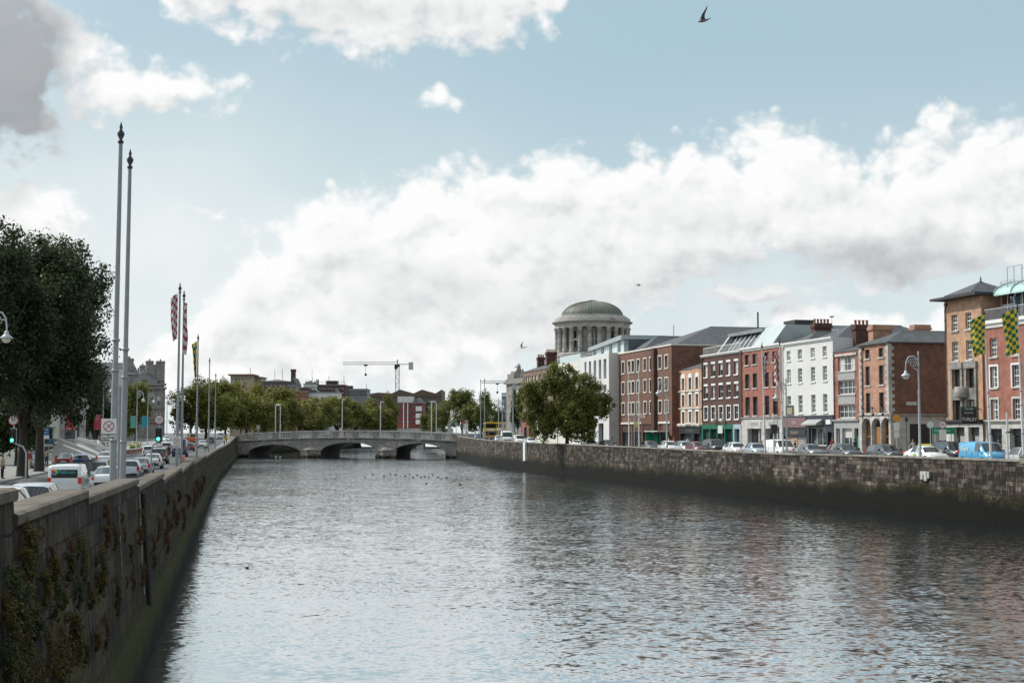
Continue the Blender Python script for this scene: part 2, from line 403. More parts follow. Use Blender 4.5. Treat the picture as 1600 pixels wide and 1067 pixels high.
def on_px(side, px, lat):      # the point lat metres landward of the wall that is seen at column px; and the quay's direction there (away)
    q = offs(side, lat); u = uof(px)
    for a, b in zip(q, q[1:]):
        if a[1] < 6: continue
        fa, fb = a[0] - u * a[1], b[0] - u * b[1]
        if fa * fb <= 0:
            s = fa / (fa - fb) if fa != fb else 0
            x, y = a[0] + (b[0] - a[0]) * s, a[1] + (b[1] - a[1]) * s
            d = Vector((b[0] - a[0], b[1] - a[1])).normalized()
            return Vector((x, y, zl(y) if side == 'L' else zr(y))), d
    raise ValueError((side, px, lat))
asphalt = plain('asphalt', (.075, .075, .078), .9, var=.14, scale=.6)
paving = brick('paving_stone', (.24, .235, .225), (.30, .29, .275), (.13, .125, .12), .9, .6, .012, .25)
kerbm = plain('granite_kerb', (.34, .33, .32), .8, var=.15, scale=2)
earth = plain('bare_ground', (.12, .12, .105), .95, var=.2, scale=.05)
white_line = plain('road_paint', (.62, .62, .60), .8, var=.12, scale=4)
def strip(name, side, a, b, dz, mat, label=None, y0=-30, y1=900):
    P, N = (LWD, NL) if side == 'L' else (RWD, NR); zf = zl if side == 'L' else zr
    mb = MB(); row = [(p, n) for p, n in zip(P, N) if y0 <= p[1] <= y1]
    for (p, n), (q, k) in zip(row, row[1:]):
        c = [(p[0] + n.x * a, p[1] + n.y * a), (q[0] + k.x * a, q[1] + k.y * a), (q[0] + k.x * b, q[1] + k.y * b), (p[0] + n.x * b, p[1] + n.y * b)]
        zz = [zf(p[1]) + dz, zf(q[1]) + dz, zf(q[1]) + dz, zf(p[1]) + dz]
        vs = [(x, y, z) for (x, y), z in zip(c, zz)]
        mb.add(vs, ((0, 1, 2, 3) if side == 'R' else (3, 2, 1, 0),))
    return mb, row
def lay():
    for side, segs in (('L', ((.5, 2.2, .12, paving, 'pavement'), (2.2, 13.0, 0, asphalt, 'road'), (13.0, 20, .12, paving, 'pavement'))),
                       ('R', ((.5, 2.4, .12, paving, 'pavement'), (2.4, 10.6, 0, asphalt, 'road'), (10.6, 14.6, .12, paving, 'pavement')))):
        for a, b, dz, mt, nm in segs:
            mb, row = strip(nm, side, a, b, dz, mt)
            tag(mb.build(nm, mt), kind='structure')
            if nm == 'pavement':       # kerb stones, on the road side
                e0, e1 = (b, b + .14) if a < 2 else (a - .14, a)
                kb, row = strip('kerb', side, e0, e1, .125, kerbm)
                zf = zl if side == 'L' else zr; ef = e1 if a < 2 else e0
                for (p, n), (q, k) in zip(row, row[1:]):
                    A = (p[0] + n.x * ef, p[1] + n.y * ef); B = (q[0] + k.x * ef, q[1] + k.y * ef)
                    vs = [(*A, zf(p[1]) + .125), (*B, zf(q[1]) + .125), (*B, zf(q[1]) - .05), (*A, zf(p[1]) - .05)]
                    kb.add(vs, ((0, 1, 2, 3),))
                tag(kb.build('kerb', kerbm), kind='structure')
    # lane markings, sheets 4 mm above the road
    for side, lats, nm in (('L', (6.6, 9.6), 'road_marking'), ('R', (4.9, 7.8), 'road_marking')):
        P, N = (LWD, NL) if side == 'L' else (RWD, NR); zf = zl if side == 'L' else zr
        mb = MB(); cl = [(Vector(p), n) for p, n in zip(P, N) if 10 <= p[1] <= 350]
        for lat in lats:
            for (p, n), (q, k) in zip(cl, cl[1:]):
                L = (q - p).length; m_ = max(1, round(L / 5))
                for i in range(m_):
                    s0, s1 = (i + .1) / m_, (i + .6) / m_
                    def pt(s, o):
                        c = p.lerp(q, s); w = n.lerp(k, s); return (c.x + w.x * o, c.y + w.y * o, zf(c.y) + .006)
                    vs = [pt(s0, lat), pt(s1, lat), pt(s1, lat + .14), pt(s0, lat + .14)]
                    mb.add(vs, ((0, 1, 2, 3) if side == 'R' else (3, 2, 1, 0),))
        tag(mb.build(nm, white_line), kind='structure')
    # outer ground, 2.5 km out
    for side, lat0, sgn in (('L', 20, -1), ('R', 14.6, 1)):
        P, N = (LWD, NL) if side == 'L' else (RWD, NR); zf = zl if side == 'L' else zr
        mb = MB(); e = [(p[0] + n.x * lat0, p[1] + n.y * lat0, zf(p[1]) + .1) for p, n in zip(P, N)]
        e = [q for q in e]
        far = [(sgn * 3000, q[1] * 1.0, q[2]) for q in e]
        for i in range(len(e) - 1):
            mb.add((e[i], e[i + 1], far[i + 1], far[i]), ((0, 1, 2, 3) if side == 'R' else (3, 2, 1, 0),))
        tag(mb.build('ground', earth), kind='structure')
    mb = MB(); mb.quad((-3000, 618, 4.5), (3000, 618, 4.5), (3000, 6000, 4.5), (-3000, 6000, 4.5))
    tag(mb.build('ground', earth), kind='structure')
lay()
# ------------------------------------------------------------------ water
def make_water():
    m, t, b = new_mat('river_water')
    geo = t.n('ShaderNodeNewGeometry').outputs['Position']
    b.inputs['Base Color'].default_value = (.012, .018, .020, 1); b.inputs['Roughness'].default_value = .08
    b.inputs['IOR'].default_value = 2.2; b.inputs['Specular IOR Level'].default_value = .5
    g = t.v('ADD', geo, t.v('SCALE', t.v('SUBTRACT', t.noise(geo, .08, 2, col=True), (.5, .5, .5)), scale=5.0))
    rot = t.n('ShaderNodeVectorRotate', rotation_type='Z_AXIS'); t.put(rot.inputs['Vector'], g); rot.inputs['Angle'].default_value = R(18)
    g1 = t.v('MULTIPLY', rot.outputs[0], (.42, 1.0, 1))
    rot2 = t.n('ShaderNodeVectorRotate', rotation_type='Z_AXIS'); t.put(rot2.inputs['Vector'], g); rot2.inputs['Angle'].default_value = R(-30)
    g2 = t.v('MULTIPLY', rot2.outputs[0], (.6, 1.0, 1))
    gust = t.ramp(t.noise(geo, .03, 3, .55), .35, .68, .55, 1.2)
    px_, py_, _ = t.sep(geo); side = t.ramp(t.m('MULTIPLY_ADD', py_, .22, px_), -6, 36, 0, 1); gust = t.m('MULTIPLY', gust, t.m('ADD', t.m('MULTIPLY_ADD', side, 1.05, .9), t.ramp(py_, 120, 300, 0, .45)))
    def slope(vec, sc, det, k): return t.v('SCALE', t.v('SUBTRACT', t.noise(vec, sc, det, .5, col=True), (.5, .5, .5)), scale=k)
    sl_ = t.v('ADD', slope(g1, .9, 2, .07), t.v('ADD', slope(g2, 3.3, 2, .15), slope(g1, 10.0, 2, .23)))
    sl_ = t.v('MULTIPLY', t.v('SCALE', sl_, scale=gust), (.8, 1.0, 0))
    nrm = t.v('NORMALIZE', t.v('ADD', sl_, (0, 0, 1))); t.put(b.inputs['Normal'], nrm)
    gl = t.n('ShaderNodeBsdfGlossy'); gl.inputs['Color'].default_value = (.84, .89, .915, 1); gl.inputs['Roughness'].default_value = .09; t.put(gl.inputs['Normal'], nrm)
    mx = t.n('ShaderNodeMixShader'); mx.inputs[0].default_value = .70; t.nt.links.new(b.outputs[0], mx.inputs[1]); t.nt.links.new(gl.outputs[0], mx.inputs[2]); t.nt.links.new(mx.outputs[0], t.nt.nodes['Material Output'].inputs[0])
    mb = MB(); mb.quad((-160, -60, 0), (120, -60, 0), (120, 640, 0), (-160, 640, 0))
    tag(mb.build('water', m), kind='structure')
make_water()
# ------------------------------------------------------------------ quay walls
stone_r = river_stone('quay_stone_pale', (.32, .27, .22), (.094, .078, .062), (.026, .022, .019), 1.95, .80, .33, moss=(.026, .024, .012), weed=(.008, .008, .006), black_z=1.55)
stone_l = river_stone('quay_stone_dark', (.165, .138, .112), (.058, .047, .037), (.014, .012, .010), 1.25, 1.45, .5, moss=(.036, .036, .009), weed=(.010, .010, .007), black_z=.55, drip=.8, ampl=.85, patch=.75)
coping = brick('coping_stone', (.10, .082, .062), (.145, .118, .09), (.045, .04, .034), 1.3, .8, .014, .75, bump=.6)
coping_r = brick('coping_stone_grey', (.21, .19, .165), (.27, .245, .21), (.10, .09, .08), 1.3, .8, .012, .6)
def wall_run(side, name, pts, nrm, tops, mt, cm, root, batter, ledge, cap_name='coping', th=.5):
    """one length of river wall: pts along the top edge, river face on the side opposite nrm"""
    mb = MB(); n = len(pts)
    prof = lambda zt: [(0, zt - .16), (-batter * .35, zt * .6), (-batter * .7, 1.2), (-batter * .7 - ledge, 1.0), (-batter * .8 - ledge, .3), (-batter - ledge, -1.2)]
    rows = []
    for p, k, zt in zip(pts, nrm, tops):
        r = [(p[0] + k.x * o, p[1] + k.y * o, z) for o, z in prof(zt)]
        r = [(p[0] + k.x * th, p[1] + k.y * th, -.5 + 2.5), (p[0] + k.x * th, p[1] + k.y * th, zt - .16)] + r
        rows.append(r)
    m = len(rows[0]); vs = [q for r in rows for q in r]; fs = []
    for i in range(n - 1):
        for j in range(m - 1):
            a = (i * m + j, i * m + j + 1, (i + 1) * m + j + 1, (i + 1) * m + j)
            fs.append(a if side == 'L' else a[::-1])
    fs.append(tuple(range(m - 1, -1, -1)) if side == 'L' else tuple(range(m)))
    fs.append(tuple((n - 1) * m + j for j in (range(m) if side == 'L' else range(m - 1, -1, -1))))
    mb.add(vs, fs); mb.build('wall_face', mt, root)
    cb = MB(); rows = []
    for p, k, zt in zip(pts, nrm, tops):
        rows.append([(p[0] + k.x * o, p[1] + k.y * o, z) for o, z in ((-.06, zt - .158), (-.06, zt - .03), (0, zt), (th, zt), (th + .06, zt - .04), (th + .06, zt - .158))])
    m = 6; fs = []
    for i in range(n - 1):
        for j in range(m):
            a = (i * m + j, (i + 1) * m + j, (i + 1) * m + (j + 1) % m, i * m + (j + 1) % m)
            fs.append(a if side == 'L' else a[::-1])
    fs.append(tuple(range(m)) if side == 'L' else tuple(range(m - 1, -1, -1))); fs.append(tuple((n - 1) * m + j for j in (range(m - 1, -1, -1) if side == 'L' else range(m))))
    cb.add([q for r in rows for q in r], fs); cb.build(cap_name, cm, root)
def cut(P, ya, yb):
    P = [Vector(p) for p in P]; o = []
    for a, b in zip(P, P[1:]):
        if b.y <= ya or a.y >= yb: continue
        s0 = max(0, (ya - a.y) / (b.y - a.y)); s1 = min(1, (yb - a.y) / (b.y - a.y))
        if not o: o.append(a.lerp(b, s0))
        o.append(a.lerp(b, s1))
    return o
def quay_walls():
    root = thing('quay_wall', 'dark stained stone quay wall along the left bank with a parapet stepping down, plants growing on it', 'wall')
    steps = [(-30, 18.4, 5.75, 5.55), (18.4, 27.2, 5.22, 5.18), (27.2, 41.2, 5.05, 4.94), (41.2, 55.7, 4.72, 4.70), (55.7, 74.5, 4.44, 4.48), (74.5, 96.2, 4.28, 4.42), (96.2, 132.5, 4.20, 4.20)]
    for ya, yb, za, zb in steps:
        pts = cut(LWD, ya, yb - .02); k = [Vector((-.982, -.19)).normalized()] * len(pts)
        ext = []
        for i, p in enumerate(pts): ext.append(za + (zb - za) * (p.y - ya) / (yb - ya))
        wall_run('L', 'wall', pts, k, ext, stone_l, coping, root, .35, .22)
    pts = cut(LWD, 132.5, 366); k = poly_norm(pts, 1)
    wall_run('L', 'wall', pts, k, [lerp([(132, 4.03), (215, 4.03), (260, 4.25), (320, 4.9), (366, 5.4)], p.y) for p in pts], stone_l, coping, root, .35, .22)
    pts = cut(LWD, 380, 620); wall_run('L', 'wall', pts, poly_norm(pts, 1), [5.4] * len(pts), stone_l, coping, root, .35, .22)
    # a lime-streaked joint with an iron drain pipe beside it
    def onw(Y, o, z): p = cut(LWD, Y, Y + .01)[0]; return Vector((p.x + .982 * o, p.y + .19 * o, z))
    rd = random.Random(5); mb = MB()
    for Yc, wd in ((41.4, .11), (34.2, .04)):
        n = 14; P = []
        for i in range(n + 1):
            z = 4.5 - i * (2.9 if wd > .1 else 2.2) / n; off = .04 + .12 * max(0, min(1, (4.9 - z) / 2.0)) + .13 * max(0, min(1, (2.6 - z) / 1.4)); w = wd * rd.uniform(.3, 1.2)
            P.append((onw(Yc - w, off, z), onw(Yc + w, off, z)))
        for (a0, a1), (b0, b1) in zip(P, P[1:]): mb.quad(a0, b0, b1, a1)
    mb.build('lime_streak', plain('lime_deposit', (.34, .33, .30), .8, var=.5, scale=3), root)
    mb = MB(); mb.path([onw(42.6, .10, 4.45), onw(42.6, .16, 3.4), onw(42.6, .34, 1.1)], .075, 8)
    for z, o in ((4.3, .11), (3.2, .18), (2.1, .27)): mb.path([onw(42.6, o, z), onw(42.6, o, z - .1)], .105, 8)
    mb.build('drain_pipe', plain('rusty_iron', (.022, .02, .018), .8, var=.3), root)
    root = thing('quay_wall', 'long pale and brown coursed stone quay wall on the right bank below the parked cars', 'wall')
    tops = [(-30, 4.46), (95, 4.46), (128.6, 4.44), (128.7, 4.36), (143.3, 4.40), (180, 4.55), (222, 4.66), (270, 4.85), (310, 5.1), (351, 5.45)]
    for ya, yb in ((-30, 95), (95, 128.65), (128.66, 351)):
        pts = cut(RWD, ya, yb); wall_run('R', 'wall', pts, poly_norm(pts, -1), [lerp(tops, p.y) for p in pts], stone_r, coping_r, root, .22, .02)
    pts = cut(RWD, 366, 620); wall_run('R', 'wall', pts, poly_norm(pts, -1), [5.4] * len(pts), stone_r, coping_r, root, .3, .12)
    # pier on the parapet at the near end, painted patch on the stone
    p, d = on_px('R', 1606, .25); pb = MB(); M = Matrix.Translation((p.x, p.y, 0)) @ Matrix.Rotation(math.atan2(d.y, d.x), 4, 'Z')
    pb.box(-.5, .5, -.32, .32, 4.2, 4.66, 0, M); pb.box(-.56, .56, -.38, .38, 4.661, 4.8, 0, M); pb.build('parapet_pier', coping_r, root)
    for (pa, pb_, za, zb) in ((1436, 1450, 2.75, 3.35),):
        a, _ = on_px('R', pa, -.24); b, _ = on_px('R', pb_, -.24); mb = MB()
        for f0, f1, z0 in ((0, .3, za), (.3, .42, zb - .25), (.42, .72, za - .1), (.8, 1, za + .1)):
            u, v = a.lerp(b, f0), a.lerp(b, f1)
            mb.prism([(u.x, u.y), (v.x, v.y), (v.x + .15, v.y + .05), (u.x + .15, u.y + .05)], z0, zb, 'z')
        mb.build('painted_patch', plain('flaking_white_paint', (.42, .41, .39), .8, var=.4, scale=6), root)
    # white boarded ladder recess further along
    a, d = on_px('R', 821, -.2); t_ = thing('ladder_rail', 'white painted ladder board fixed upright on the right quay wall', 'ladder', (a.x, a.y, 0), math.atan2(d.y, d.x))
    mb = MB(); mb.box(-.85, -.45, -.12, .25, 1.6, 4.75); mb.box(.45, .85, -.12, .25, 1.6, 4.75); mb.box(-.45, .45, .02, .25, 1.7, 4.7); mb.build('side_rail', plain('white_board', (.68, .67, .64), .7, var=.1), t_)
    mb = MB()
    for i in range(9): mb.box(-.45, .45, -.1, .02, 1.8 + i * .33, 1.86 + i * .33)
    mb.build('rung', plain('galvanised_steel', (.42, .43, .44), .45, .6), t_)
quay_walls()
# ------------------------------------------------------------------ building kit (local x along the facade, y into the block, z up)
G_DARK = glass('window_glass')
G_BLUE = glass('blue_glass', (.05, .085, .10), .03)
WHITEP = plain('white_paint', (.74, .73, .70), .5, var=.05)
CREAM = plain('cream_render', (.66, .62, .55), .7, var=.08)
STONE = brick('pale_ashlar', (.47, .45, .42), (.54, .52, .485), (.33, .31, .29), 1.1, .42, .012, .35)
GRANITE = brick('grey_ashlar', (.25, .235, .215), (.31, .29, .265), (.16, .15, .14), 1.0, .38, .014, .45)
SLATE = brick('roof_slate', (.075, .078, .085), (.105, .105, .112), (.05, .05, .052), .32, .24, .012, .4, rough=.6)
LEADM = plain('lead_flashing', (.22, .23, .24), .55, var=.15)
DARKM = plain('dark_metal', (.025, .026, .028), .5, var=.1)
BLACKP = plain('black_shop_paint', (.018, .02, .023), .45, var=.15)
NAVY = plain('navy_shop_paint', (.022, .03, .04), .45, var=.15)
GREENP = plain('green_shop_paint', (.01, .13, .075), .45, var=.15)
INNER = plain('dim_interior', (.03, .028, .026), .9, var=.5, scale=.8)
CURTAIN = plain('curtain_cloth', (.55, .54, .50), .9, var=.12)
GREYS = plain('grey_render', (.33, .33, .32), .8, var=.15, scale=1.2)
WOODP = plain('varnished_wood', (.32, .145, .045), .45, var=.25, scale=4)
POT = plain('chimney_clay', (.33, .15, .085), .8, var=.2)
METALG = plain('galvanised_steel', (.42, .43, .44), .45, .6)
ZINC = plain('zinc_cladding', (.36, .40, .40), .45, .3, var=.12, scale=.6)
REDB = brick('red_brick', (.29, .072, .043), (.37, .10, .06), (.30, .22, .18), stain=.30)
ORANGEB = brick('orange_brick', (.45, .22, .12), (.53, .29, .17), (.42, .33, .25), stain=.18)
BROWNB = brick('brown_brick', (.145, .058, .038), (.19, .078, .052), (.20, .14, .11), stain=.35)
DKBROWN = brick('dark_brown_brick', (.075, .030, .024), (.105, .042, .032), (.12, .085, .07), stain=.35)
GEORG = brick('weathered_brick', (.20, .12, .085), (.27, .16, .11), (.22, .17, .14), stain=.5)
SALMON = brick('salmon_brick', (.40, .185, .115), (.47, .225, .14), (.38, .28, .22), stain=.22)
WHITEWALL = plain('white_rendered_wall', (.64, .63, .61), .8, var=.10, scale=.5)
FAC = (71.4, .24)
def fac_pt(px, back=0.0):
    u = uof(px); Y = (FAC[0] + back * 1.0284) / (u + FAC[1]); return Vector((u * Y, Y, 0))
DIRX = Vector((.2334, -.9724, 0)); RZ = math.atan2(DIRX.y, DIRX.x)
class Bld:
    """a building on the right quay, fitted between two columns of the facade line"""
    def __init__(s, name, label, pa, pb, top, wall, depth=14, cat='building', back=0.0, zb=None):
        s.A, s.B = fac_pt(pa, back), fac_pt(pb, back); s.back = back
        s.L = (s.B - s.A).dot(DIRX); s.depth = depth; s.wall = wall
        s.z0 = zr(s.A.y) - .02 if zb is None else zb
        s.root = thing(name, label, cat, (s.A.x, s.A.y, s.z0), RZ)
        Yt = s.ycol(top[0]); s.H = zof(top[0], top[1], Yt) - s.z0
        s.ops = []; s.wall_mb = MB()
    def ycol(s, px):
        u = uof(px); n = Vector((-.9724, -.2334)); return (n.dot(s.A.xy)) / (n.x * u + n.y)
    def u(s, px):
        Y = s.ycol(px); return (Vector((uof(px) * Y, Y, 0)) - s.A).dot(DIRX)
    def z(s, px, py): return zof(px, py, s.ycol(px)) - s.z0
    def op(s, u0, u1, z0, z1): s.ops.append((u0, u1, z0, z1)); return s.ops[-1]
    def facade(s, x0=0, x1=None, z0=0, z1=None, y=0.0, rev=.22, m=0, mb=None):
        x1 = s.L if x1 is None else x1; z1 = s.H if z1 is None else z1; mb = mb or s.wall_mb
        O = [o for o in s.ops if o[0] < x1 and o[1] > x0 and o[2] < z1 and o[3] > z0]
        xs = sorted({x0, x1, *[q for o in O for q in o[:2] if x0 < q < x1]}); zs = sorted({z0, z1, *[q for o in O for q in o[2:] if z0 < q < z1]})
        for a, b in zip(xs, xs[1:]):
            for c, d in zip(zs, zs[1:]):
                cx, cz = (a + b) / 2, (c + d) / 2
                if any(o[0] < cx < o[1] and o[2] < cz < o[3] for o in O): continue
                mb.quad((a, y, c), (b, y, c), (b, y, d), (a, y, d), m)
        for a, b, c, d in O:
            c2 = max(c, z0)
            mb.quad((a, y, c2), (a, y, d), (a, y + rev, d), (a, y + rev, c2), m); mb.quad((b, y, c2), (b, y + rev, c2), (b, y + rev, d), (b, y, d), m)
            mb.quad((a, y, d), (b, y, d), (b, y + rev, d), (a, y + rev, d), m); mb.quad((a, y, c2), (a, y + rev, c2), (b, y + rev, c2), (b, y, c2), m)
    def shell(s, H=None, m=0, z0=0, back=True):
        H = s.H if H is None else H; L, D, mb = s.L, s.depth, s.wall_mb
        mb.quad((L, 0, z0), (L, D, z0), (L, D, H), (L, 0, H), m); mb.quad((0, D, z0), (0, 0, z0), (0, 0, H), (0, D, H), m)
        mb.quad((L, D, z0), (0, D, z0), (0, D, H), (L, D, H), m)
    def done(s, mats): return s.wall_mb.build('wall', mats, s.root)
    def flat_top(s, H=None, mat=None, par=.0):
        H = s.H if H is None else H; mb = MB(); mb.box(.1, s.L - .1, .1, s.depth - .1, H - .5, H - .3); return mb.build('roof', mat or LEADM, s.root)
    def hip(s, h, over=.3, H=None, mat=None, y0=None, y1=None, x0=None, x1=None, gable=False):
        H = s.H if H is None else H; x0 = -over if x0 is None else x0; x1 = s.L + over if x1 is None else x1
        y0 = -over if y0 is None else y0; y1 = s.depth + over if y1 is None else y1
        mb = MB(); w, d = x1 - x0, y1 - y0; i = min(w, d) / 2
        if w >= d: r0, r1 = (x0 + i, (y0 + y1) / 2), (x1 - i, (y0 + y1) / 2)
        else: r0, r1 = ((x0 + x1) / 2, y0 + i), ((x0 + x1) / 2, y1 - i)
        if gable: r0, r1 = (x0, (y0 + y1) / 2), (x1, (y0 + y1) / 2)
        b = [(x0, y0, H), (x1, y0, H), (x1, y1, H), (x0, y1, H)]; t0, t1 = (*r0, H + h), (*r1, H + h)
        e = [(x, y, z - .12) for x, y, z in b]
        vs = b + [t0, t1] + e
        if w >= d or gable: fs = [(0, 1, 5, 4), (1, 2, 5), (2, 3, 4, 5), (3, 0, 4)]
        else: fs = [(0, 1, 4), (1, 2, 5, 4), (2, 3, 5), (3, 0, 4, 5)]
        fs += [(6, 7, 1, 0), (7, 8, 2, 1), (8, 9, 3, 2), (9, 6, 0, 3), (9, 8, 7, 6)]
        mb.add(vs, fs); mb.path([t0, t1], .09, 6, 1)
        return mb.build('roof', [mat or SLATE, LEADM], s.root)
    def chimney(s, x0, x1, y0, y1, z0, z1, mat, pots=4, par=None):
        mb = MB(); mb.box(x0, x1, y0, y1, z0, z1 - .55); mb.box(x0 - .12, x1 + .12, y0 - .12, y1 + .12, z1 - .55, z1 - .3); mb.box(x0 - .05, x1 + .05, y0 - .05, y1 + .05, z1 - .3, z1)
        ch = mb.build('chimney', mat, par or s.root)
        if pots:
            for k in range(pots):
                t = (k + .5) / pots; x = x0 + (x1 - x0) * t if x1 - x0 >= y1 - y0 else (x0 + x1) / 2; y = (y0 + y1) / 2 if x1 - x0 >= y1 - y0 else y0 + (y1 - y0) * t
                if k == 0:
                    pb = MB(); pb.lathe([(.16, 0), (.14, .1), (.13, .40), (.17, .44), (.17, .52), (.1, .52), (.1, .4)], 8)
                    s.pot = pb.mesh('chimney_pot', POT)
                link('chimney_pot', s.pot, ch, (x, y, z1))
        return ch
    def cornice(s, z0, z1, proj, mat, x0=None, x1=None, name='cornice'):
        mb = MB(); x0 = 0 if x0 is None else x0; x1 = s.L if x1 is None else x1; h = z1 - z0
        mb.prism([(-.003, z0), (-proj * .35, z0), (-proj * .55, z0 + h * .4), (-proj, z0 + h * .55), (-proj, z1), (-.003, z1)], x0, x1, 'x')
        return mb.build(name, mat, s.root)
_wmesh = {}
def add_window(par, u0, u1, z0, z1, y=.16, style='sash', frame=WHITEP, sill=None, lintel=None, gl=None, surround=None, rng=None, key=None, curtain=0.0):
    """window (glass) > frame, sill, curtain; placed in its opening"""
    w, h = u1 - u0, z1 - z0
    k = (style, round(w, 2), round(h, 2), frame.name, sill and sill.name, lintel and lintel.name, surround and surround.name, (gl or G_DARK).name)
    if k not in _wmesh:
        mb = MB(); mb.quad((-w / 2, .055, 0), (w / 2, .055, 0), (w / 2, .055, h), (-w / 2, .055, h)); g = mb.mesh('window', gl or G_DARK)
        fb = MB(); t = .075; a, b = -w / 2, w / 2
        def bar(x0, x1, zz0, zz1, y0=0.0): fb.box(x0, x1, y0, .05, zz0, zz1)
        bar(a, a + t, 0, h); bar(b - t, b, 0, h); bar(a + t, b - t, 0, t * 1.2); bar(a + t, b - t, h - t, h)
        if style == 'sash': bar(a + t, b - t, h * .5 - .04, h * .5 + .04, -.01)
        if style in ('sash6', 'sash4'):
            bar(a + t, b - t, h * .5 - .045, h * .5 + .045, -.01)
            nx = 3 if style == 'sash6' else 2
            for i in range(1, nx): bar(a + w * i / nx - .02, a + w * i / nx + .02, t, h - t, .012)
            for q in (.25, .75): bar(a + t, b - t, h * q - .018, h * q + .018, .014)
        if style.startswith('grid'):
            nx, nz = int(style[4]), int(style[5])
            for i in range(1, nx): bar(a + w * i / nx - .035, a + w * i / nx + .035, t, h - t, .006)
            for i in range(1, nz): bar(a + t, b - t, h * i / nz - .03, h * i / nz + .03, .01)
        f = fb.mesh('frame', frame)
        sm = None
        if sill: sb = MB(); sb.box(a - .1, b + .1, -y - .1, -.003, -.16, -.003); sm = sb.mesh('sill', sill)
        lm = None
        if lintel: lb = MB(); lb.box(a - .1, b + .1, -y - .03, -y + .05, h + .003, h + .28); lm = lb.mesh('lintel', lintel)
        um = None
        if surround:
            ub = MB(); q = .17
            ub.box(a - q, a - .003, -y - .06, -y + .06, -.003, h + q); ub.box(b + .003, b + q, -y - .06, -y + .06, -.003, h + q); ub.box(a - .002, b + .002, -y - .06, -y + .06, h + .003, h + q)
            um = ub.mesh('surround', surround)
        _wmesh[k] = (g, f, sm, lm, um)
    g, f, sm, lm, um = _wmesh[k]
    o = link('window', g, par, ((u0 + u1) / 2, y, z0)); link('frame', f, o)
    if sm: link('sill', sm, o)
    if lm: link('lintel', lm, o)
    if um: link('surround', um, o)
    if curtain and random.random() < curtain:
        ck = ('cur', round(w, 2), round(h, 2), random.choice((0, 1, 2)))
        if ck not in _wmesh:
            cb = MB(); r_ = random.Random(hash(ck[1:]) & 999); e = ck[3]
            for sx, wd in ((-1, .30), (1, .30)) if e == 0 else ((-1, .55),) if e == 1 else ((0, .9),):
                x0 = -w / 2 + .08 if sx < 0 else w / 2 - .08 - w * wd if sx > 0 else -w / 2 + .08
                x1 = x0 + w * wd * (1 if sx else .9); zz = h - .08; zb = .1 if sx else h * .55
                n = 8
                vs = [(x0 + (x1 - x0) * i / n, .045 + (.006 if i % 2 else 0), q) for q in (zb, zz) for i in range(n + 1)]
                cb.add(vs, [(i, i + 1, n + 2 + i, n + 1 + i) for i in range(n)])
            _wmesh[ck] = cb.mesh('curtain', CURTAIN)
        link('curtain', _wmesh[ck], o)
    return o
random.seed(7)
def rows_cols(b, cols, rows, ref, half=None, **kw):
    """windows by photo columns (x0, x1) and rows (y0, y1) read at column ref"""
    for (y0, y1) in rows:
        zt, zb = b.z(ref, y0), b.z(ref, y1)
        for (x0, x1) in cols:
            u0, u1 = b.u(x0), b.u(x1); b.op(u0, u1, zb, zt)
            add_window(b.root, u0, u1, zb, zt, **kw)
def shop_sign(b, body, u, z, size, mat, board, bw, bh, y=-.1):
    mb = MB(); mb.box(u - bw / 2, u + bw / 2, y, y + .08, z - bh / 2, z + bh / 2)
    if body: mb.text(body, (u, y - .006, z), (1, 0, 0), (0, 0, 1), size, 1)
    return mb.build('fascia_sign', [board, mat], b.root)
def quoins(b, u0, z0, z1, mat, side=0):
    mb = MB(); k = 0; z = z0
    while z < z1 - .1:
        w = .62 if k % 2 else .36; h = min(.34, z1 - z)
        if side == 0: mb.box(u0, u0 + w, -.035, -.002, z, z + h - .012)
        elif side == 1: mb.box(u0 - w, u0 + .035, -.035, -.002, z, z + h - .012)
        else: mb.box(u0 + .002, u0 + .036, .0, w, z, z + h - .012)
        z += h; k += 1
    return mb.build('quoin', mat, b.root)
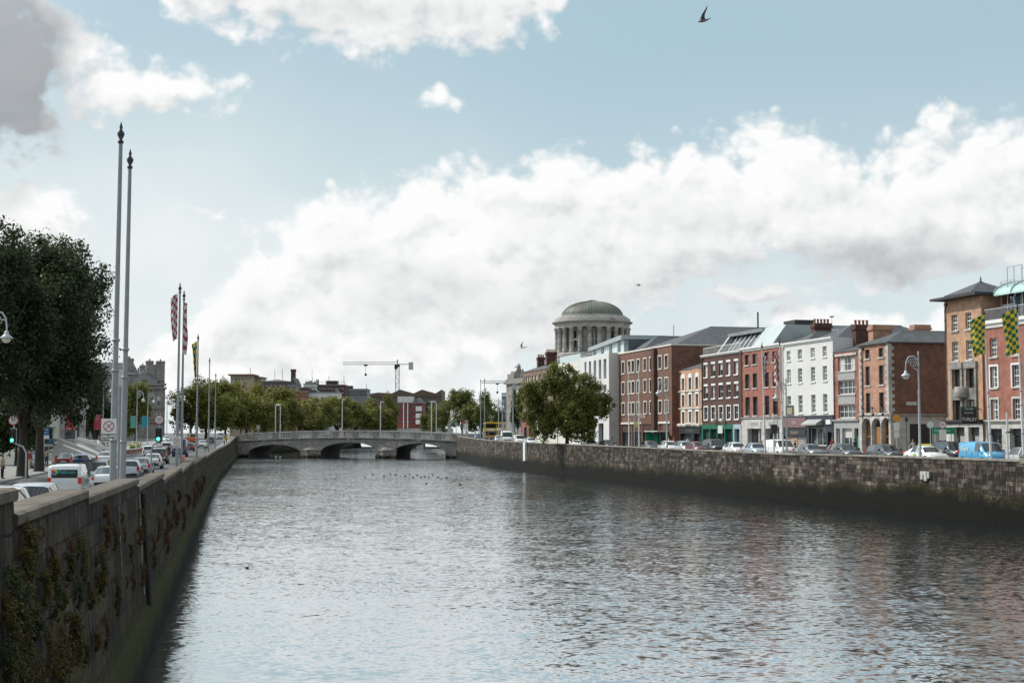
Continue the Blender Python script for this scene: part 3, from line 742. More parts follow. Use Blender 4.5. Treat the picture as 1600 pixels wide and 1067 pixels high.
def right_bank():
    # ---- long red brick building at the near end
    b = Bld('brick_hotel', 'long red brick building with white sash windows, glass-roofed terrace and pale stone ground floor', 1541, 1760, (1543, 500), REDB, 15)
    zg = b.z(1556, 656); zc = b.z(1543, 513)
    cw = b.u(1561) - b.u(1549.5)
    cents = [b.u(1555.2), b.u(1590)]; st = cents[1] - cents[0]; cents += [cents[1] + st * k for k in range(1, 6)]
    for (y0, y1, sur) in ((528, 557.5, None), (572.6, 605.5, WHITEP), (624, 656, STONE)):
        zt, zb = b.z(1555, y0), b.z(1555, y1)
        for c in cents:
            if c + cw / 2 > b.L - .3: continue
            b.op(c - cw / 2, c + cw / 2, zb, zt); add_window(b.root, c - cw / 2, c + cw / 2, zb, zt, style='sash6', sill=STONE, surround=sur, curtain=.3)
    b.facade(z0=zg, z1=zc); b.shell(zc + .6, z0=0)
    g = MB(); gops = []
    for c in [q for q in cents]:
        if c + 1.2 < b.L: gops.append((c - 1.1, c + 1.1, .02, zg - .75))
    b.ops = gops; b.facade(z0=0, z1=zg - .004, y=-.06, rev=.5, m=0, mb=g); g.build('ground_floor', STONE, b.root)
    for i, (a, c, z0, z1) in enumerate(gops):
        mb = MB(); mb.quad((a, .42, z0), (c, .42, z0), (c, .42, z1), (a, .42, z1)); mb.box(a, c, .3, .4, z1 - .55, z1, 1); mb.box((a + c) / 2 - .05, (a + c) / 2 + .05, .33, .41, z0, z1 - .56, 1)
        mb.build('shop_window', [G_DARK, BLACKP], b.root)
    b.cornice(zg - .3, zg + .02, .28, STONE, name='string_course')
    b.cornice(zc - .05, zc + .62, .30, WHITEP)
    b.done(REDB)
    mb = MB(); ht = zc + .62
    for i in range(int(b.L / .18)): mb.box(i * .18 + .05, i * .18 + .08, .04, .07, ht, ht + .95)
    mb.box(0, b.L, .02, .09, ht + .95, ht + 1.02); mb.build('terrace_railing', METALG, b.root)
    mb = MB(); mb.box(.6, b.L - .2, 2.4, b.depth - .3, ht - .6, ht + 2.2); mb.build('set_back_storey', G_BLUE, b.root)
    mb = MB()
    for i in range(12):
        x = .6 + i * (b.L - .8) / 12; mb.box(x - .04, x + .04, 2.32, 2.398, ht - .5, ht + 2.2)
    mb.build('mullion', WHITEP, b.root)
    mb = MB(); n = 12
    for k in range(n):
        a0, a1 = math.pi / 2 * k / n, math.pi / 2 * (k + 1) / n
        y0, z0, y1, z1 = 4.2 - 3.4 * math.cos(a0), ht + 2.2 + 1.4 * math.sin(a0), 4.2 - 3.4 * math.cos(a1), ht + 2.2 + 1.4 * math.sin(a1)
        mb.quad((.3, y0, z0), (b.L, y0, z0), (b.L, y1, z1), (.3, y1, z1), 0)
    for i in range(8):
        x = .3 + i * (b.L - .3) / 7
        for k in range(n):
            a0, a1 = math.pi / 2 * k / n, math.pi / 2 * (k + 1) / n
            mb.box(x - .04, x + .04, 4.2 - 3.4 * math.cos(a0) - .03, 4.2 - 3.4 * math.cos(a1) + .01, ht + 2.2 + 1.4 * math.sin(a0), ht + 2.26 + 1.4 * math.sin(a1), 1)
    mb.box(.3, b.L, 4.2, b.depth - .4, ht + 3.5, ht + 3.6, 1)
    mb.build('curved_glass_roof', [plain('aqua_glazing', (.42, .58, .54), .2, var=.25, scale=.7), METALG], b.root)
    mb = MB()      # little steel frame tower on the roof
    for x in (.8, 1.8, 2.8, 4.0):
        for y in (1.2, 2.6): mb.box(x, x + .06, y, y + .06, ht, ht + (4.6 if x > 1.5 else 3.4))
    for z in (1.3, 2.4, 3.4): mb.box(.8, 2.86, 1.2, 1.26, ht + z, ht + z + .06); mb.box(.8, 2.86, 2.6, 2.66, ht + z, ht + z + .06)
    mb.box(1.8, 4.06, 1.2, 1.26, ht + 4.55, ht + 4.62); mb.box(1.8, 4.06, 2.6, 2.66, ht + 4.55, ht + 4.62)
    mb.build('steel_frame', METALG, b.root)
    # ---- orange brick tower house with overhanging eaves
    b = Bld('brick_tower_house', 'tall orange brick corner house with overhanging pyramid roof and stone bay windows', 1479.3, 1537, (1480, 470), ORANGEB, 13)
    zg = b.z(1500, 658)
    rows_cols(b, [(1490, 1500), (1512, 1522)], [(491.5, 516.8), (534, 563.8)], 1495, style='sash6', sill=STONE, lintel=None)
    for x0, x1 in ((1491.5, 1504), (1513.5, 1526)):
        u0, u1 = b.u(x0), b.u(x1); z = [b.z(1498, q) for q in (657, 625, 607, 577, 571)]
        b.op(u0, u1, z[0], z[1]); b.op(u0, u1, z[2], z[3])
        o = add_window(b.root, u0, u1, z[0], z[1], style='grid21', frame=DARKM, y=.2, curtain=.9); add_window(b.root, u0, u1, z[2], z[3], style='grid21', frame=DARKM, y=.2)
        mb = MB(); t = .3
        mb.box(u0 - t, u0 - .003, -.16, .05, z[0], z[4]); mb.box(u1 + .003, u1 + t, -.16, .05, z[0], z[4]); mb.box(u0 - .002, u1 + .002, -.14, .05, z[1] + .003, z[2] - .003); mb.box(u0 - t - .06, u1 + t + .06, -.22, .05, z[3] + .003, z[4] + .25)
        mb.build('stone_bay', GRANITE, b.root)
    mb = MB(); uc = (b.u(1504) + b.u(1513.5)) / 2; mb.lathe([(0, 0), (.75, 0), (.8, .1), (.8, 1.0), (0, 1.0)], 12, (uc, -.1, b.z(1498, 622)), 0, math.pi, 2 * math.pi); mb.build('stone_balcony', GRANITE, b.root)
    b.facade(z0=zg); b.shell()
    g = MB(); b.ops = [(b.u(1491), b.u(1508), .02, b.z(1500, 667)), (b.u(1514), b.u(1531), .02, b.z(1520, 667))]; gg = b.ops
    b.facade(z1=zg - .004, y=-.06, rev=.5, mb=g); g.build('ground_floor', STONE, b.root)
    for a, c, z0, z1 in gg:
        mb = MB(); mb.quad((a, .42, z0), (c, .42, z0), (c, .42, z1), (a, .42, z1)); mb.box(a, c, .28, .4, z1 - .7, z1, 1); mb.box(a + .3, a + 1.2, .38, .41, .9, 2.4, 2); mb.build('shop_window', [G_DARK, BLACKP, GREYS], b.root)
    b.cornice(zg - .25, zg + .12, .35, DARKM, name='string_course')
    b.done(ORANGEB)
    mb = MB(); mb.box(-.95, b.L + .6, -.95, b.depth + .6, b.H - .02, b.H + .2); mb.build('eaves', DARKM, b.root)
    b.hip(1.15, .9, b.H + .325, x0=b.L * .16, x1=b.L * .9, y0=-.6, y1=4.2); b.hip(.9, .9, b.H + .325, x0=b.L * .05, x1=b.L + .5, y0=3.0, y1=12)
    mb = MB(); mb.lathe([(.0, 0), (.12, .04), (.06, .2), (.1, .3), (0, .6)], 8, (b.L * .53, 1.8, b.H + 1.42)); mb.build('finial', LEADM, b.root)
    for k, yy in enumerate((446, 603, 650)):     # balconies on the lane side
        zc = zof(1475, 520 if k == 0 else 613 if k == 1 else 652, b.A.y) - b.z0
        mb = MB(); mb.box(-1.5, -.003, 1.2, 3.8, zc - .1, zc); mb.box(-1.5, -1.44, 1.2, 3.8, zc, zc + 1.0, 1 if k < 2 else 0); mb.box(-1.5, -.003, 1.2, 1.26, zc + .001, zc + 1.0, 1 if k < 2 else 0)
        mb.build('balcony', [METALG, plain('white_panel', (.78, .78, .77), .5, var=.03)], b.root)
        mb = MB(); mb.box(-.9, -.003, 1.5, 3.5, zc + 1.05, zc + 2.5, 0); mb.build('bay_window', G_DARK, b.root)
    # projecting sign
    p = fac_pt(1533.5); t = thing('hanging_sign', 'black projecting letting sign with white lettering on the orange corner house', 'sign', (p.x, p.y, zof(1533, 648.5, p.y)), RZ)
    mb = MB(); d = DIRX.normalized(); mb.box(-.12, .12, -2.0, -.5, -.75, .75, 0)
    mb.box(.1195, .1215, -1.99, -.51, .4, .74, 2)
    mb.text('To Let', (.128, -1.25, .57), (0, 1, 0), (0, 0, 1), .30, 1); mb.text('Retail Unit', (.128, -1.25, .2), (0, 1, 0), (0, 0, 1), .2, 1); mb.text('TURLEY', (.128, -1.25, -.38), (0, 1, 0), (0, 0, 1), .42, 1)
    mb.build('sign_board', [BLACKP, WHITEP, plain('dark_green_panel', (.01, .06, .05), .5, var=.05)], t); mb = MB(); mb.box(-.03, .03, -.5, .15, .5, .56); mb.box(-.03, .03, -.5, .15, -.56, -.5); mb.build('bracket', DARKM, t)
    # ---- brown quoined house with arches
    b = Bld('quoined_house', 'brown brick corner house with pale quoins, hipped slate roof and three arched doorways', 1343.6, 1389.8, (1389.6, 534), SALMON, 22)
    zg = b.z(1370, 648)
    rows_cols(b, [(1353.6, 1361), (1374.6, 1382.5)], [(546, 560), (572.5, 602), (614, 645)], 1358, style='sash', frame=DARKM, sill=STONE)
    b.facade(z0=zg, m=0)
    L, D, mb = b.L, b.depth, b.wall_mb
    mb.quad((L, 0, 0), (L, D, 0), (L, D, b.H), (L, 0, b.H), 1); mb.quad((0, D, 0), (0, 0, 0), (0, 0, b.H), (0, D, b.H), 0); mb.quad((L, D, 0), (0, D, 0), (0, D, b.H), (L, D, b.H), 1)
    b.done([SALMON, BROWNB])
    quoins(b, .02, zg, b.H - .1, STONE); quoins(b, b.L, zg, b.H - .1, STONE, 1); quoins(b, b.L, zg, b.H - .1, STONE, 2)
    g = MB(); arcs = [b.u(1354.5), b.u(1370), b.u(1385.2)]; r = .98; zs = b.z(1370, 668)
    xs = [0]
    for c in arcs: xs += [c - r, c + r]
    xs.append(b.L); y = -.08; zt = zg
    for a, c in zip(xs[::2], xs[1::2]): g.quad((a, y, 0), (c, y, 0), (c, y, zt), (a, y, zt))
    for c in arcs:
        n = 12; A = [(c - r * math.cos(math.pi * k / n), zs + r * math.sin(math.pi * k / n)) for k in range(n + 1)]
        for (x0, z0), (x1, z1) in zip(A, A[1:]): g.quad((x0, y, z0), (x1, y, z1), (x1, y, zt), (x0, y, zt)); g.quad((x0, y, z0), (x0, y + .6, z0), (x1, y + .6, z1), (x1, y, z1))
        g.quad((c - r, y, 0), (c - r, y, zs), (c - r, y + .6, zs), (c - r, y + .6, 0)); g.quad((c + r, y, 0), (c + r, y + .6, 0), (c + r, y + .6, zs), (c + r, y, zs))
    g.box(b.L, b.L + .06, -.08, 11, 0, zg)
    g.build('ground_floor', STONE, b.root)
    for i, c in enumerate(arcs):
        mb = MB(); mb.quad((c - r, .45, 0), (c + r, .45, 0), (c + r, .45, zs + r), (c - r, .45, zs + r), 1)
        if i == 1: mb.box(c - .62, c + .62, .3, .44, 0, zs - .1, 0); mb.box(c - .95, c + .95, .28, .4, zs - .09, zs + .06, 0)
        else:
            for x in (-.75, -.25, .25, .75): mb.box(c + x - .04, c + x + .04, .36, .44, .9, zs + .55, 0)
            mb.box(c - .95, c + .95, .34, .44, 0, .9, 0); mb.box(c - .95, c + .95, .35, .43, 2.1, 2.2, 0)
        mb.build('arched_door' if i == 1 else 'arched_window', [WOODP, G_DARK], b.root)
    for c in (arcs[0], arcs[1], arcs[2]):
        mb = MB(); mb.path([(c - .35, -.1, zs + 1.95), (c - .1, -.5, zs + 2.05), (c + .3, -.55, zs + 1.5)], .06, 6); mb.lathe([(.04, .25), (.12, .2), (.16, 0), (0, 0)], 8, (c + .3, -.55, zs + 1.2)); mb.build('wall_lamp', DARKM, b.root)
    b.cornice(zg - .16, zg + .1, .22, STONE, name='string_course')
    mb = MB(); mb.box(b.L + .062, b.L + .3, .0, 11.2, zg - .12, zg + .08); mb.build('side_string_course', GRANITE, b.root)
    mb = MB(); mb.box(b.L + .062, b.L + .1, 2.2, 4.6, .0, 3.4); mb.box(b.L + .062, b.L + .12, 5.4, 7.6, 0, 3.0, 1); mb.build('side_doorway', [BLACKP, BROWNB], b.root)
    mb = MB(); mb.box(b.L + .004, b.L + .06, 1.9, 3.0, zg + .95, zg + 1.27); mb.text('INNS QUAY', (b.L + .064, 2.45, zg + 1.11), (0, 1, 0), (0, 0, 1), .15, 1); mb.build('street_nameplate', [plain('pale_enamel', (.55, .58, .56), .5, var=.1), NAVY], b.root)
    b.hip(1.35, .25)
    b.chimney(.25, 1.3, 1.0, 3.2, b.H - .5, b.H + 2.1, SALMON, 0); b.chimney(.25, 1.2, 5.8, 7.6, b.H - .3, b.H + 2.2, SALMON, 0)
    mb = MB(); mb.box(b.L - .8, b.L + .1, 16.3, 17.5, b.H - .1, b.H + 1.1); mb.box(b.L + .1, b.L + .14, 16.45, 17.35, b.H + .1, b.H + .95, 1); mb.build('dormer', [SLATE, WHITEP], b.root)
    # ---- narrow house with three wide window bays
    b = Bld('bay_fronted_house', 'narrow red brick house with wide stacked windows between the white and quoined houses', 1303.6, 1343.4, (1323, 548), REDB, 14)
    zg = b.z(1323, 657)
    rows_cols(b, [(1311, 1337.5)], [(557.6, 579.5), (594.7, 616), (633, 653)], 1323, style='grid42', sill=GREYS, curtain=.5)
    b.facade(z0=zg); b.shell(); b.done(REDB)
    mb = MB()
    for y0, y1 in ((582, 593.5), (619, 631.5)): mb.box(b.u(1311), b.u(1337.5), -.04, -.002, b.z(1323, y1), b.z(1323, y0))
    mb.build('grey_panel', GREYS, b.root)
    mb = MB(); mb.box(b.u(1306), b.u(1341), -.12, -.002, b.z(1323, 556), b.z(1323, 552.5)); mb.build('lintel', STONE, b.root)
    g = MB(); b.ops = [(b.u(1307), b.u(1313), 1.0, b.z(1323, 669)), (b.u(1316.5), b.u(1332), .8, b.z(1323, 669)), (b.u(1335.5), b.u(1342), .02, b.z(1323, 669))]; go = b.ops
    b.facade(z1=zg - .004, y=-.05, rev=.3, mb=g); g.build('ground_floor', GREYS, b.root)
    add_window(b.root, *go[0], y=.2, style='grid11'); add_window(b.root, *go[1], y=.2, style='grid21', curtain=1)
    mb = MB(); a, c, z0, z1 = go[2]; mb.quad((a, .24, 0), (c, .24, 0), (c, .24, z1), (a, .24, z1), 1); mb.box((a + c) / 2 - .1, c, .12, .235, 0, z1 - .8); mb.build('door', [plain('bright_green_door', (.02, .28, .09), .4, var=.05), G_DARK], b.root)
    b.cornice(zg - .2, zg + .12, .25, GREYS); b.hip(1.9, .05, gable=True)
    b.chimney(-.35, .6, 2.4, 4.2, b.H - .2, b.H + 3.0, DKBROWN, 4)
    # ---- white house
    b = Bld('white_house', 'white rendered four-storey house with small-paned sash windows above two dark shopfronts', 1223.8, 1303.2, (1300, 527), WHITEWALL, 15)
    zg = b.z(1270, 649)
    rows_cols(b, [(1230.6, 1236.6), (1248, 1254.6), (1268.2, 1274.8), (1286.8, 1293.4)], [(543.5, 559), (573.5, 596), (616.5, 644.5)], 1271, style='sash6', sill=WHITEP, curtain=.35)
    b.facade(z0=zg); b.shell(); b.done(WHITEWALL)
    b.cornice(b.H - .32, b.H + .06, .25, WHITEP)
    um = b.u(1262.5); g = MB(); b.ops = [(.35, um - .25, .02, 2.6), (um + .5, b.L - 1.6, 1.1, 3.1), (b.L - 1.3, b.L - .3, .02, 2.6)]; go = b.ops
    b.facade(x1=um, z1=zg - .004, y=-.12, rev=.35, m=0, mb=g); b.facade(x0=um, z1=zg - .004, y=-.12, rev=.35, m=1, mb=g); g.build('ground_floor', [BLACKP, NAVY], b.root)
    a, c, z0, z1 = go[0]; mb = MB(); mb.quad((a, .2, 0), (c, .2, 0), (c, .2, z1), (a, .2, z1))
    for i in range(22): mb.box(a, c, .17, .199, i * .115, i * .115 + .1)
    mb.build('roller_shutter', plain('grey_shutter', (.36, .32, .30), .6, var=.2), b.root)
    mb = MB(); mb.box(a + 1.6, a + 3.2, .1, .165, .3, 2.0); mb.build('notice_board', plain('brown_hoarding', (.42, .30, .2), .8, var=.2), b.root)
    add_window(b.root, *go[1], y=.15, style='grid31')
    a, c, z0, z1 = go[2]; mb = MB(); mb.quad((a, .2, 0), (c, .2, 0), (c, .2, z1), (a, .2, z1)); mb.build('door', BLACKP, b.root)
    shop_sign(b, 'BAR', um / 2, zg - .75, .55, plain('pale_pink', (.45, .33, .33), .6, var=.1), plain('faded_red_board', (.20, .11, .11), .7, var=.3), um - .4, 1.1, -.2)
    shop_sign(b, 'THE LOOP', um / 2, zg - 1.9, .42, plain('gold_letters', (.45, .36, .2), .6), DARKM, um - .6, .7, -.18)
    mb = MB(); mb.box(um + .2, um + 3.9, -.95, -.13, 3.35, 3.5); mb.prism([(-.95, 3.5), (-.13, 3.5), (-.13, 4.0)], um + .2, um + 3.9, 'x'); mb.build('awning', GREYS, b.root)
    mb = MB(); mb.box(b.u(1230.5), b.u(1240.5), -.2, -.02, b.z(1235, 647), b.z(1235, 633)); mb.box(b.u(1230.8), b.u(1240.2), -.21, -.201, b.z(1235, 636.5), b.z(1235, 633.5), 1); mb.build('wall_sign', [plain('olive_board', (.30, .26, .16), .7, var=.15), NAVY], b.root)
    mb = MB(); mb.box(b.u(1295), b.u(1302), -.35, -.13, zg - 1.0, zg - .5); mb.build('wall_lamp', WHITEP, b.root)
    b.hip(2.0, -.3, x0=b.L * .35, x1=b.L - .3, H=b.H - .3); b.hip(1.6, -.2, x1=b.L * .42, H=b.H - .3)
    b.chimney(-.2, .8, 3.8, 5.9, b.H - .4, b.H + 2.5, DKBROWN, 5)
    # ---- red brick house
    b = Bld('red_brick_house', 'red brick house with dark windows over a pale stone shopfront, left of the white house', 1159.6, 1223.3, (1160, 545), REDB, 15)
    zg = b.z(1180, 653.5)
    rows_cols(b, [(1165, 1172), (1177, 1184), (1195.6, 1202.6), (1208, 1216)], [(553, 569), (583.5, 606), (619.5, 648.8)], 1180, style='sash', frame=DARKM, sill=STONE, curtain=.1)
    b.facade(z0=zg); b.shell(); b.done(REDB); b.cornice(b.H - .45, b.H + .06, .3, WHITEP)
    g = MB(); b.ops = [(b.u(1169), b.u(1190.5), .02, b.z(1180, 667)), (b.u(1197), b.u(1219), .02, b.z(1180, 667))]; go = b.ops
    b.facade(z1=zg - .004, y=-.1, rev=.6, mb=g); g.build('ground_floor', STONE, b.root)
    for a, c, z0, z1 in go:
        mb = MB(); mb.quad((a, .5, 0), (c, .5, 0), (c, .5, z1), (a, .5, z1)); mb.box(a + (c - a) * .6, a + (c - a) * .66, .3, .48, 0, z1, 1); mb.build('shop_window', [G_DARK, STONE], b.root)
    shop_sign(b, 'INTERIORS', b.u(1180), zg - .75, .5, plain('grey_letters', (.16, .16, .16), .6), STONE, 4.0, 1.0, -.16)
    shop_sign(b, 'DESIGN', b.u(1207), zg - .75, .5, plain('grey_letters', (.16, .16, .16), .6), STONE, 3.4, 1.0, -.16)
    b.cornice(zg - .1, zg + .12, .25, GREYS, name='string_course')
    b.hip(1.9, -.2, H=b.H - .2, gable=True); b.chimney(-.2, .7, 3.5, 5.1, b.H - .4, b.H + 1.9, REDB, 4)
    mb = MB(); mb.path([(b.L - 1.2, 7, b.H), (b.L - 1.2, 7, b.H + 3.3)], .03, 6); mb.lathe([(0, 0), (.22, .05), (.34, .16)], 12, (b.L - 1.2, 7, b.H + 3.2)); mb.build('aerial_dish', METALG, b.root)
    # ---- dark brown house with white lintels and metal penthouse
    b = Bld('dark_brick_house', 'dark brown brick house with white lintels, green shopfront and grey metal penthouse', 1097.6, 1159.2, (1098, 556.5), DKBROWN, 15)
    zg = b.z(1127, 663)
    rows_cols(b, [(1101, 1106.3), (1112.6, 1118), (1124.4, 1130), (1136.2, 1142), (1148.4, 1154.3)], [(567, 587), (601.5, 621.5)], 1127, style='sash', frame=WHITEP, sill=WHITEP, lintel=WHITEP, curtain=.8)
    rows_cols(b, [(1101, 1106.3), (1112.6, 1118), (1124.4, 1130), (1136.2, 1142), (1148.4, 1154.3)], [(635, 655)], 1127, style='sash', frame=WHITEP, sill=WHITEP, surround=WHITEP)
    b.facade(z0=zg); b.shell(); b.done(DKBROWN)
    b.cornice(b.H - .25, b.H + .08, .28, WHITEP)
    g = MB(); n = 4; b.ops = [(.5 + i * (b.L - 3.2) / n, .5 + (i + .9) * (b.L - 3.2) / n, .5 if i % 2 else .02, 3.0) for i in range(n)] + [(b.L - 2.2, b.L - .5, .02, 3.0)]; go = b.ops
    b.facade(x1=b.L - 2.5, z1=zg - .004, y=-.12, rev=.4, m=0, mb=g); b.facade(x0=b.L - 2.5, z1=zg - .004, y=-.12, rev=.4, m=1, mb=g); g.build('ground_floor', [GREENP, plain('pale_blue_paint', (.34, .42, .46), .6, var=.1)], b.root)
    for a, c, z0, z1 in go:
        mb = MB(); mb.quad((a, .25, z0), (c, .25, z0), (c, .25, z1), (a, .25, z1)); mb.build('shop_window', G_DARK, b.root)
    mb = MB(); mb.box(b.u(1124), b.u(1131), -.2, -.122, zg - 1.15, zg - .15, 0); mb.build('shop_emblem', plain('pale_badge', (.55, .58, .55), .6, var=.3, scale=8), b.root)
    for x in (1119.5, 1133):
        mb = MB(); mb.lathe([(0, 0), (.2, .06), (.26, .26), (.2, .46), (0, .52)], 10, (b.u(x), -.45, zg + .25)); mb.path([(b.u(x), 0, zg + .45), (b.u(x), -.45, zg + .45)], .03, 6); mb.build('globe_lamp', WHITEP, b.root)
    mb = MB(); zt = b.H + 2.9; x0, x1 = 2.0, b.L + 6
    mb.prism([(1.0, b.H - .3), (3.4, zt), (12, zt), (12, b.H - .3)], x1 - 6.2, x1, 'x', 0)
    mb.prism([(1.6, b.H - .3), (3.6, zt - .4), (12, zt - .4), (12, b.H - .3)], x0 + .6, x1 - 6.21, 'x', 2)
    mb.prism([(3.0, zt - .42), (2.9, zt), (12, zt), (12, zt - .42)], x0, x1 - 6.22, 'x', 0); mb.prism([(.9, b.H - .3), (3.3, zt - .01), (3.9, zt - .01), (2, b.H - .3)], x0, x0 + .6, 'x', 0)
    for i in range(7):
        x = x0 + .6 + i * (x1 - 6.2 - x0 - .6) / 7; mb.prism([(1.5, b.H - .3), (3.5, zt - .45), (3.7, zt - .45), (1.7, b.H - .3)], x - .08, x + .08, 'x', 1)
    mb.build('penthouse', [ZINC, WHITEP, G_DARK], b.root)
    mb = MB()
    for i in range(int(b.L / .4)): mb.box(i * .4, i * .4 + .04, .2, .24, b.H, b.H + 1.0)
    mb.box(0, b.L, .19, .25, b.H + 1.0, b.H + 1.06); mb.build('roof_railing', WHITEP, b.root)
    # ---- small orange brick house with arched white surrounds
    b = Bld('arched_window_house', 'small orange brick house with white arched window surrounds above a black shopfront', 1062.3, 1097.3, (1064, 578.5), ORANGEB, 14)
    zg = b.z(1079, 666)
    cols = [(1066.3, 1070.6), (1077, 1081.4), (1087.8, 1092.4)]
    for (y0, y1) in ((590, 608), (616, 635), (643, 662)):
        zt, zb = b.z(1079, y0), b.z(1079, y1)
        for x0, x1 in cols:
            u0, u1 = b.u(x0), b.u(x1); b.op(u0, u1, zb, zt); w = add_window(b.root, u0, u1, zb, zt, style='sash', y=.25, curtain=.6)
            mb = MB(); h = zt - zb; hw = (u1 - u0) / 2; q = .26
            mb.box(-hw - q, -hw - .003, -.33, -.22, 0, h - .002); mb.box(hw + .003, hw + q, -.33, -.22, 0, h - .002)
            A = [(-(hw + q) * math.cos(math.pi * k / 10), h + .62 * math.sin(math.pi * k / 10)) for k in range(11)]
            mb.prism(A, -.33, -.22, 'y'); mb.build('arched_surround', WHITEP, w)
        b.cornice(zb - .42, zb - .18, .2, CREAM, name='string_course')
    b.facade(z0=zg); b.shell(); b.done(ORANGEB)
    g = MB(); b.ops = [(.5, b.L * .6, .7, 2.8), (b.L * .68, b.L - .4, .02, 2.8)]; go = b.ops; b.facade(z1=zg - .004, y=-.12, rev=.4, mb=g); g.build('ground_floor', BLACKP, b.root)
    for a, c, z0, z1 in go: mb = MB(); mb.quad((a, .25, z0), (c, .25, z0), (c, .25, z1), (a, .25, z1)); mb.build('shop_window', G_DARK, b.root)
    shop_sign(b, 'SMITHFIELD BAR', b.L / 2, zg - .6, .42, plain('grey_letters', (.16, .16, .16), .6), BLACKP, b.L - .8, .8, -.2)
    mb = MB(); r_ = random.Random(4)
    for i in range(14): mb.lathe([(0, 0), (.2, .1), (.26, .3), (.1, .5), (0, .5)], 6, (.3 + i * (b.L - .6) / 13, -.3, zg + r_.uniform(-.15, .1)))
    mb.build('moulded_cornice', CREAM, b.root); b.hip(2.2, .0, gable=True)
    # ---- the long brown office block
    b = Bld('brown_office_block', 'long plain brown brick office block with narrow pale-framed windows and grey hipped roof', 967, 1050.2, (1050, 539.6), BROWNB, 34)
    zg = b.z(1008, 657.5)
    rows_cols(b, [(972.4, 976.4), (982, 986), (988, 992), (996.2, 1000.2), (1006.3, 1010.6), (1016, 1020.6), (1029.6, 1034.4), (1040, 1044.6)], [(560.5, 579), (594, 612.5), (628, 646)], 1008, style='grid11', frame=CREAM, sill=CREAM, surround=CREAM)
    b.op(b.u(972), b.u(986), .02, zg - .5); b.op(b.u(988), b.u(1002), .02, zg - .5); b.op(b.u(1004), b.u(1021), .02, zg - .5); b.op(b.u(1030), b.u(1036), .02, zg - .5); b.op(b.u(1040), b.u(1046), .02, zg - .5)
    go = b.ops[-5:]
    b.facade(rev=.35); b.shell(); b.done(BROWNB)
    for a, c, z0, z1 in go: mb = MB(); mb.quad((a, .3, z0), (c, .3, z0), (c, .3, z1), (a, .3, z1)); mb.box(a, c, .1, .28, z1 - 1.2, z1, 1); mb.build('entrance_bay', [G_DARK, DKBROWN], b.root)
    mb = MB(); mb.box(b.u(1022.6), b.u(1027), -.5, -.002, 0, b.H); mb.build('brick_pier', DKBROWN, b.root)
    mb = MB(); mb.box(b.u(971.5), b.u(1003), -.14, -.004, zg - .45, zg - .15); mb.box(b.u(1029.5), b.u(1047.5), -.14, -.004, zg - .45, zg - .15); mb.text('HOUSE', (b.u(1004.5), -.15, zg + .75), (1, 0, 0), (0, 0, 1), 1.0); mb.build('band_course', CREAM, b.root)
    mb = MB(); mb.box(b.L + .004, b.L + .1, 5.4, 9.8, zof(1062, 577, 203) - b.z0, zof(1062, 553.6, 203) - b.z0, 1); mb.box(b.L + .101, b.L + .14, 5.75, 9.45, zof(1062, 576, 203) - b.z0, zof(1062, 554.6, 203) - b.z0); mb.build('gable_window', [G_DARK, CREAM], b.root)
    mb = MB(); mb.box(b.L + .004, b.L + .06, 1.2, 3.8, zg - .5, zg - .1); mb.build('street_nameplate', plain('pale_enamel', (.55, .58, .56), .5, var=.1), b.root)
    mb = MB(); mb.box(-.12, b.L + .12, -.12, b.depth + .12, b.H - .003, b.H + .22); mb.build('coping', CREAM, b.root)
    b.hip(3.4, -.6, H=b.H + .1, x0=b.L * .25); b.hip(2.6, -.8, H=b.H + .1, x1=b.L * .36, y1=16)
    mb = MB(); mb.box(b.L - 6, b.L - 2, 20, 23, b.H + 2.9, b.H + 4.2); mb.build('roof_vent', DARKM, b.root); mb = MB(); mb.path([(b.L - 4, 15, b.H + 3), (b.L - 4, 15, b.H + 5.4)], .12, 6); mb.build('flue', DARKM, b.root); mb = MB(); mb.path([(b.L * .15, 8, b.H + 1), (b.L * .15, 8, b.H + 4.6)], .05, 6); mb.build('mast', DARKM, b.root)
    # ---- white modern block
    b = Bld('white_modern_block', 'modern white block with tall slot windows and glass top floor beside the brown offices', 905.4, 951.8, (951, 551), WHITEWALL, 26, back=-1.64)
    zu = b.z(933, 593); zt = b.z(933, 562.7); zl_ = b.z(933, 613); zg = b.z(945, 661)
    sl = [(913.6, 916.6), (920.4, 924), (928, 931.8), (935.8, 939.8), (943.4, 947.8)]
    for x0, x1 in sl:
        for z0, z1 in ((zu, zt), (zl_, zu - 1.0), (zg + 1.2, zl_ - 1.0)): u0, u1 = b.u(x0), b.u(x1); b.op(u0, u1, z0, z1); add_window(b.root, u0, u1, z0, z1, style='grid11', frame=DARKM, y=.55, gl=G_BLUE)
    for x0, x1 in ((908, 915), (921, 929), (935, 943)): b.op(b.u(x0), b.u(x1), .02, zg)
    go = b.ops[-3:]
    b.facade(rev=.7, m=0)
    L, D, mb = b.L, b.depth, b.wall_mb
    mb.quad((L, 0, 0), (L, D, 0), (L, D, b.H), (L, 0, b.H), 1); mb.quad((0, D, 0), (0, 0, 0), (0, 0, b.H), (0, D, b.H), 1); mb.quad((0, 0, b.H), (L, 0, b.H), (L, D, b.H), (0, D, b.H), 1)
    b.done([WHITEWALL, plain('pale_grey_concrete', (.60, .57, .55), .8, var=.10, scale=.7)])
    for a, c, z0, z1 in go: mb = MB(); mb.quad((a, .6, z0), (c, .6, z0), (c, .6, z1), (a, .6, z1)); mb.build('entrance_bay', G_DARK, b.root)
    H, L = b.H, b.L; mb = MB(); mb.prism([(.4, H + .003), (L + 1.0, H + .003), (L + 1.0, H + 2.0), (.4, H + 1.15)], 2.2, 9, 'y', 0)
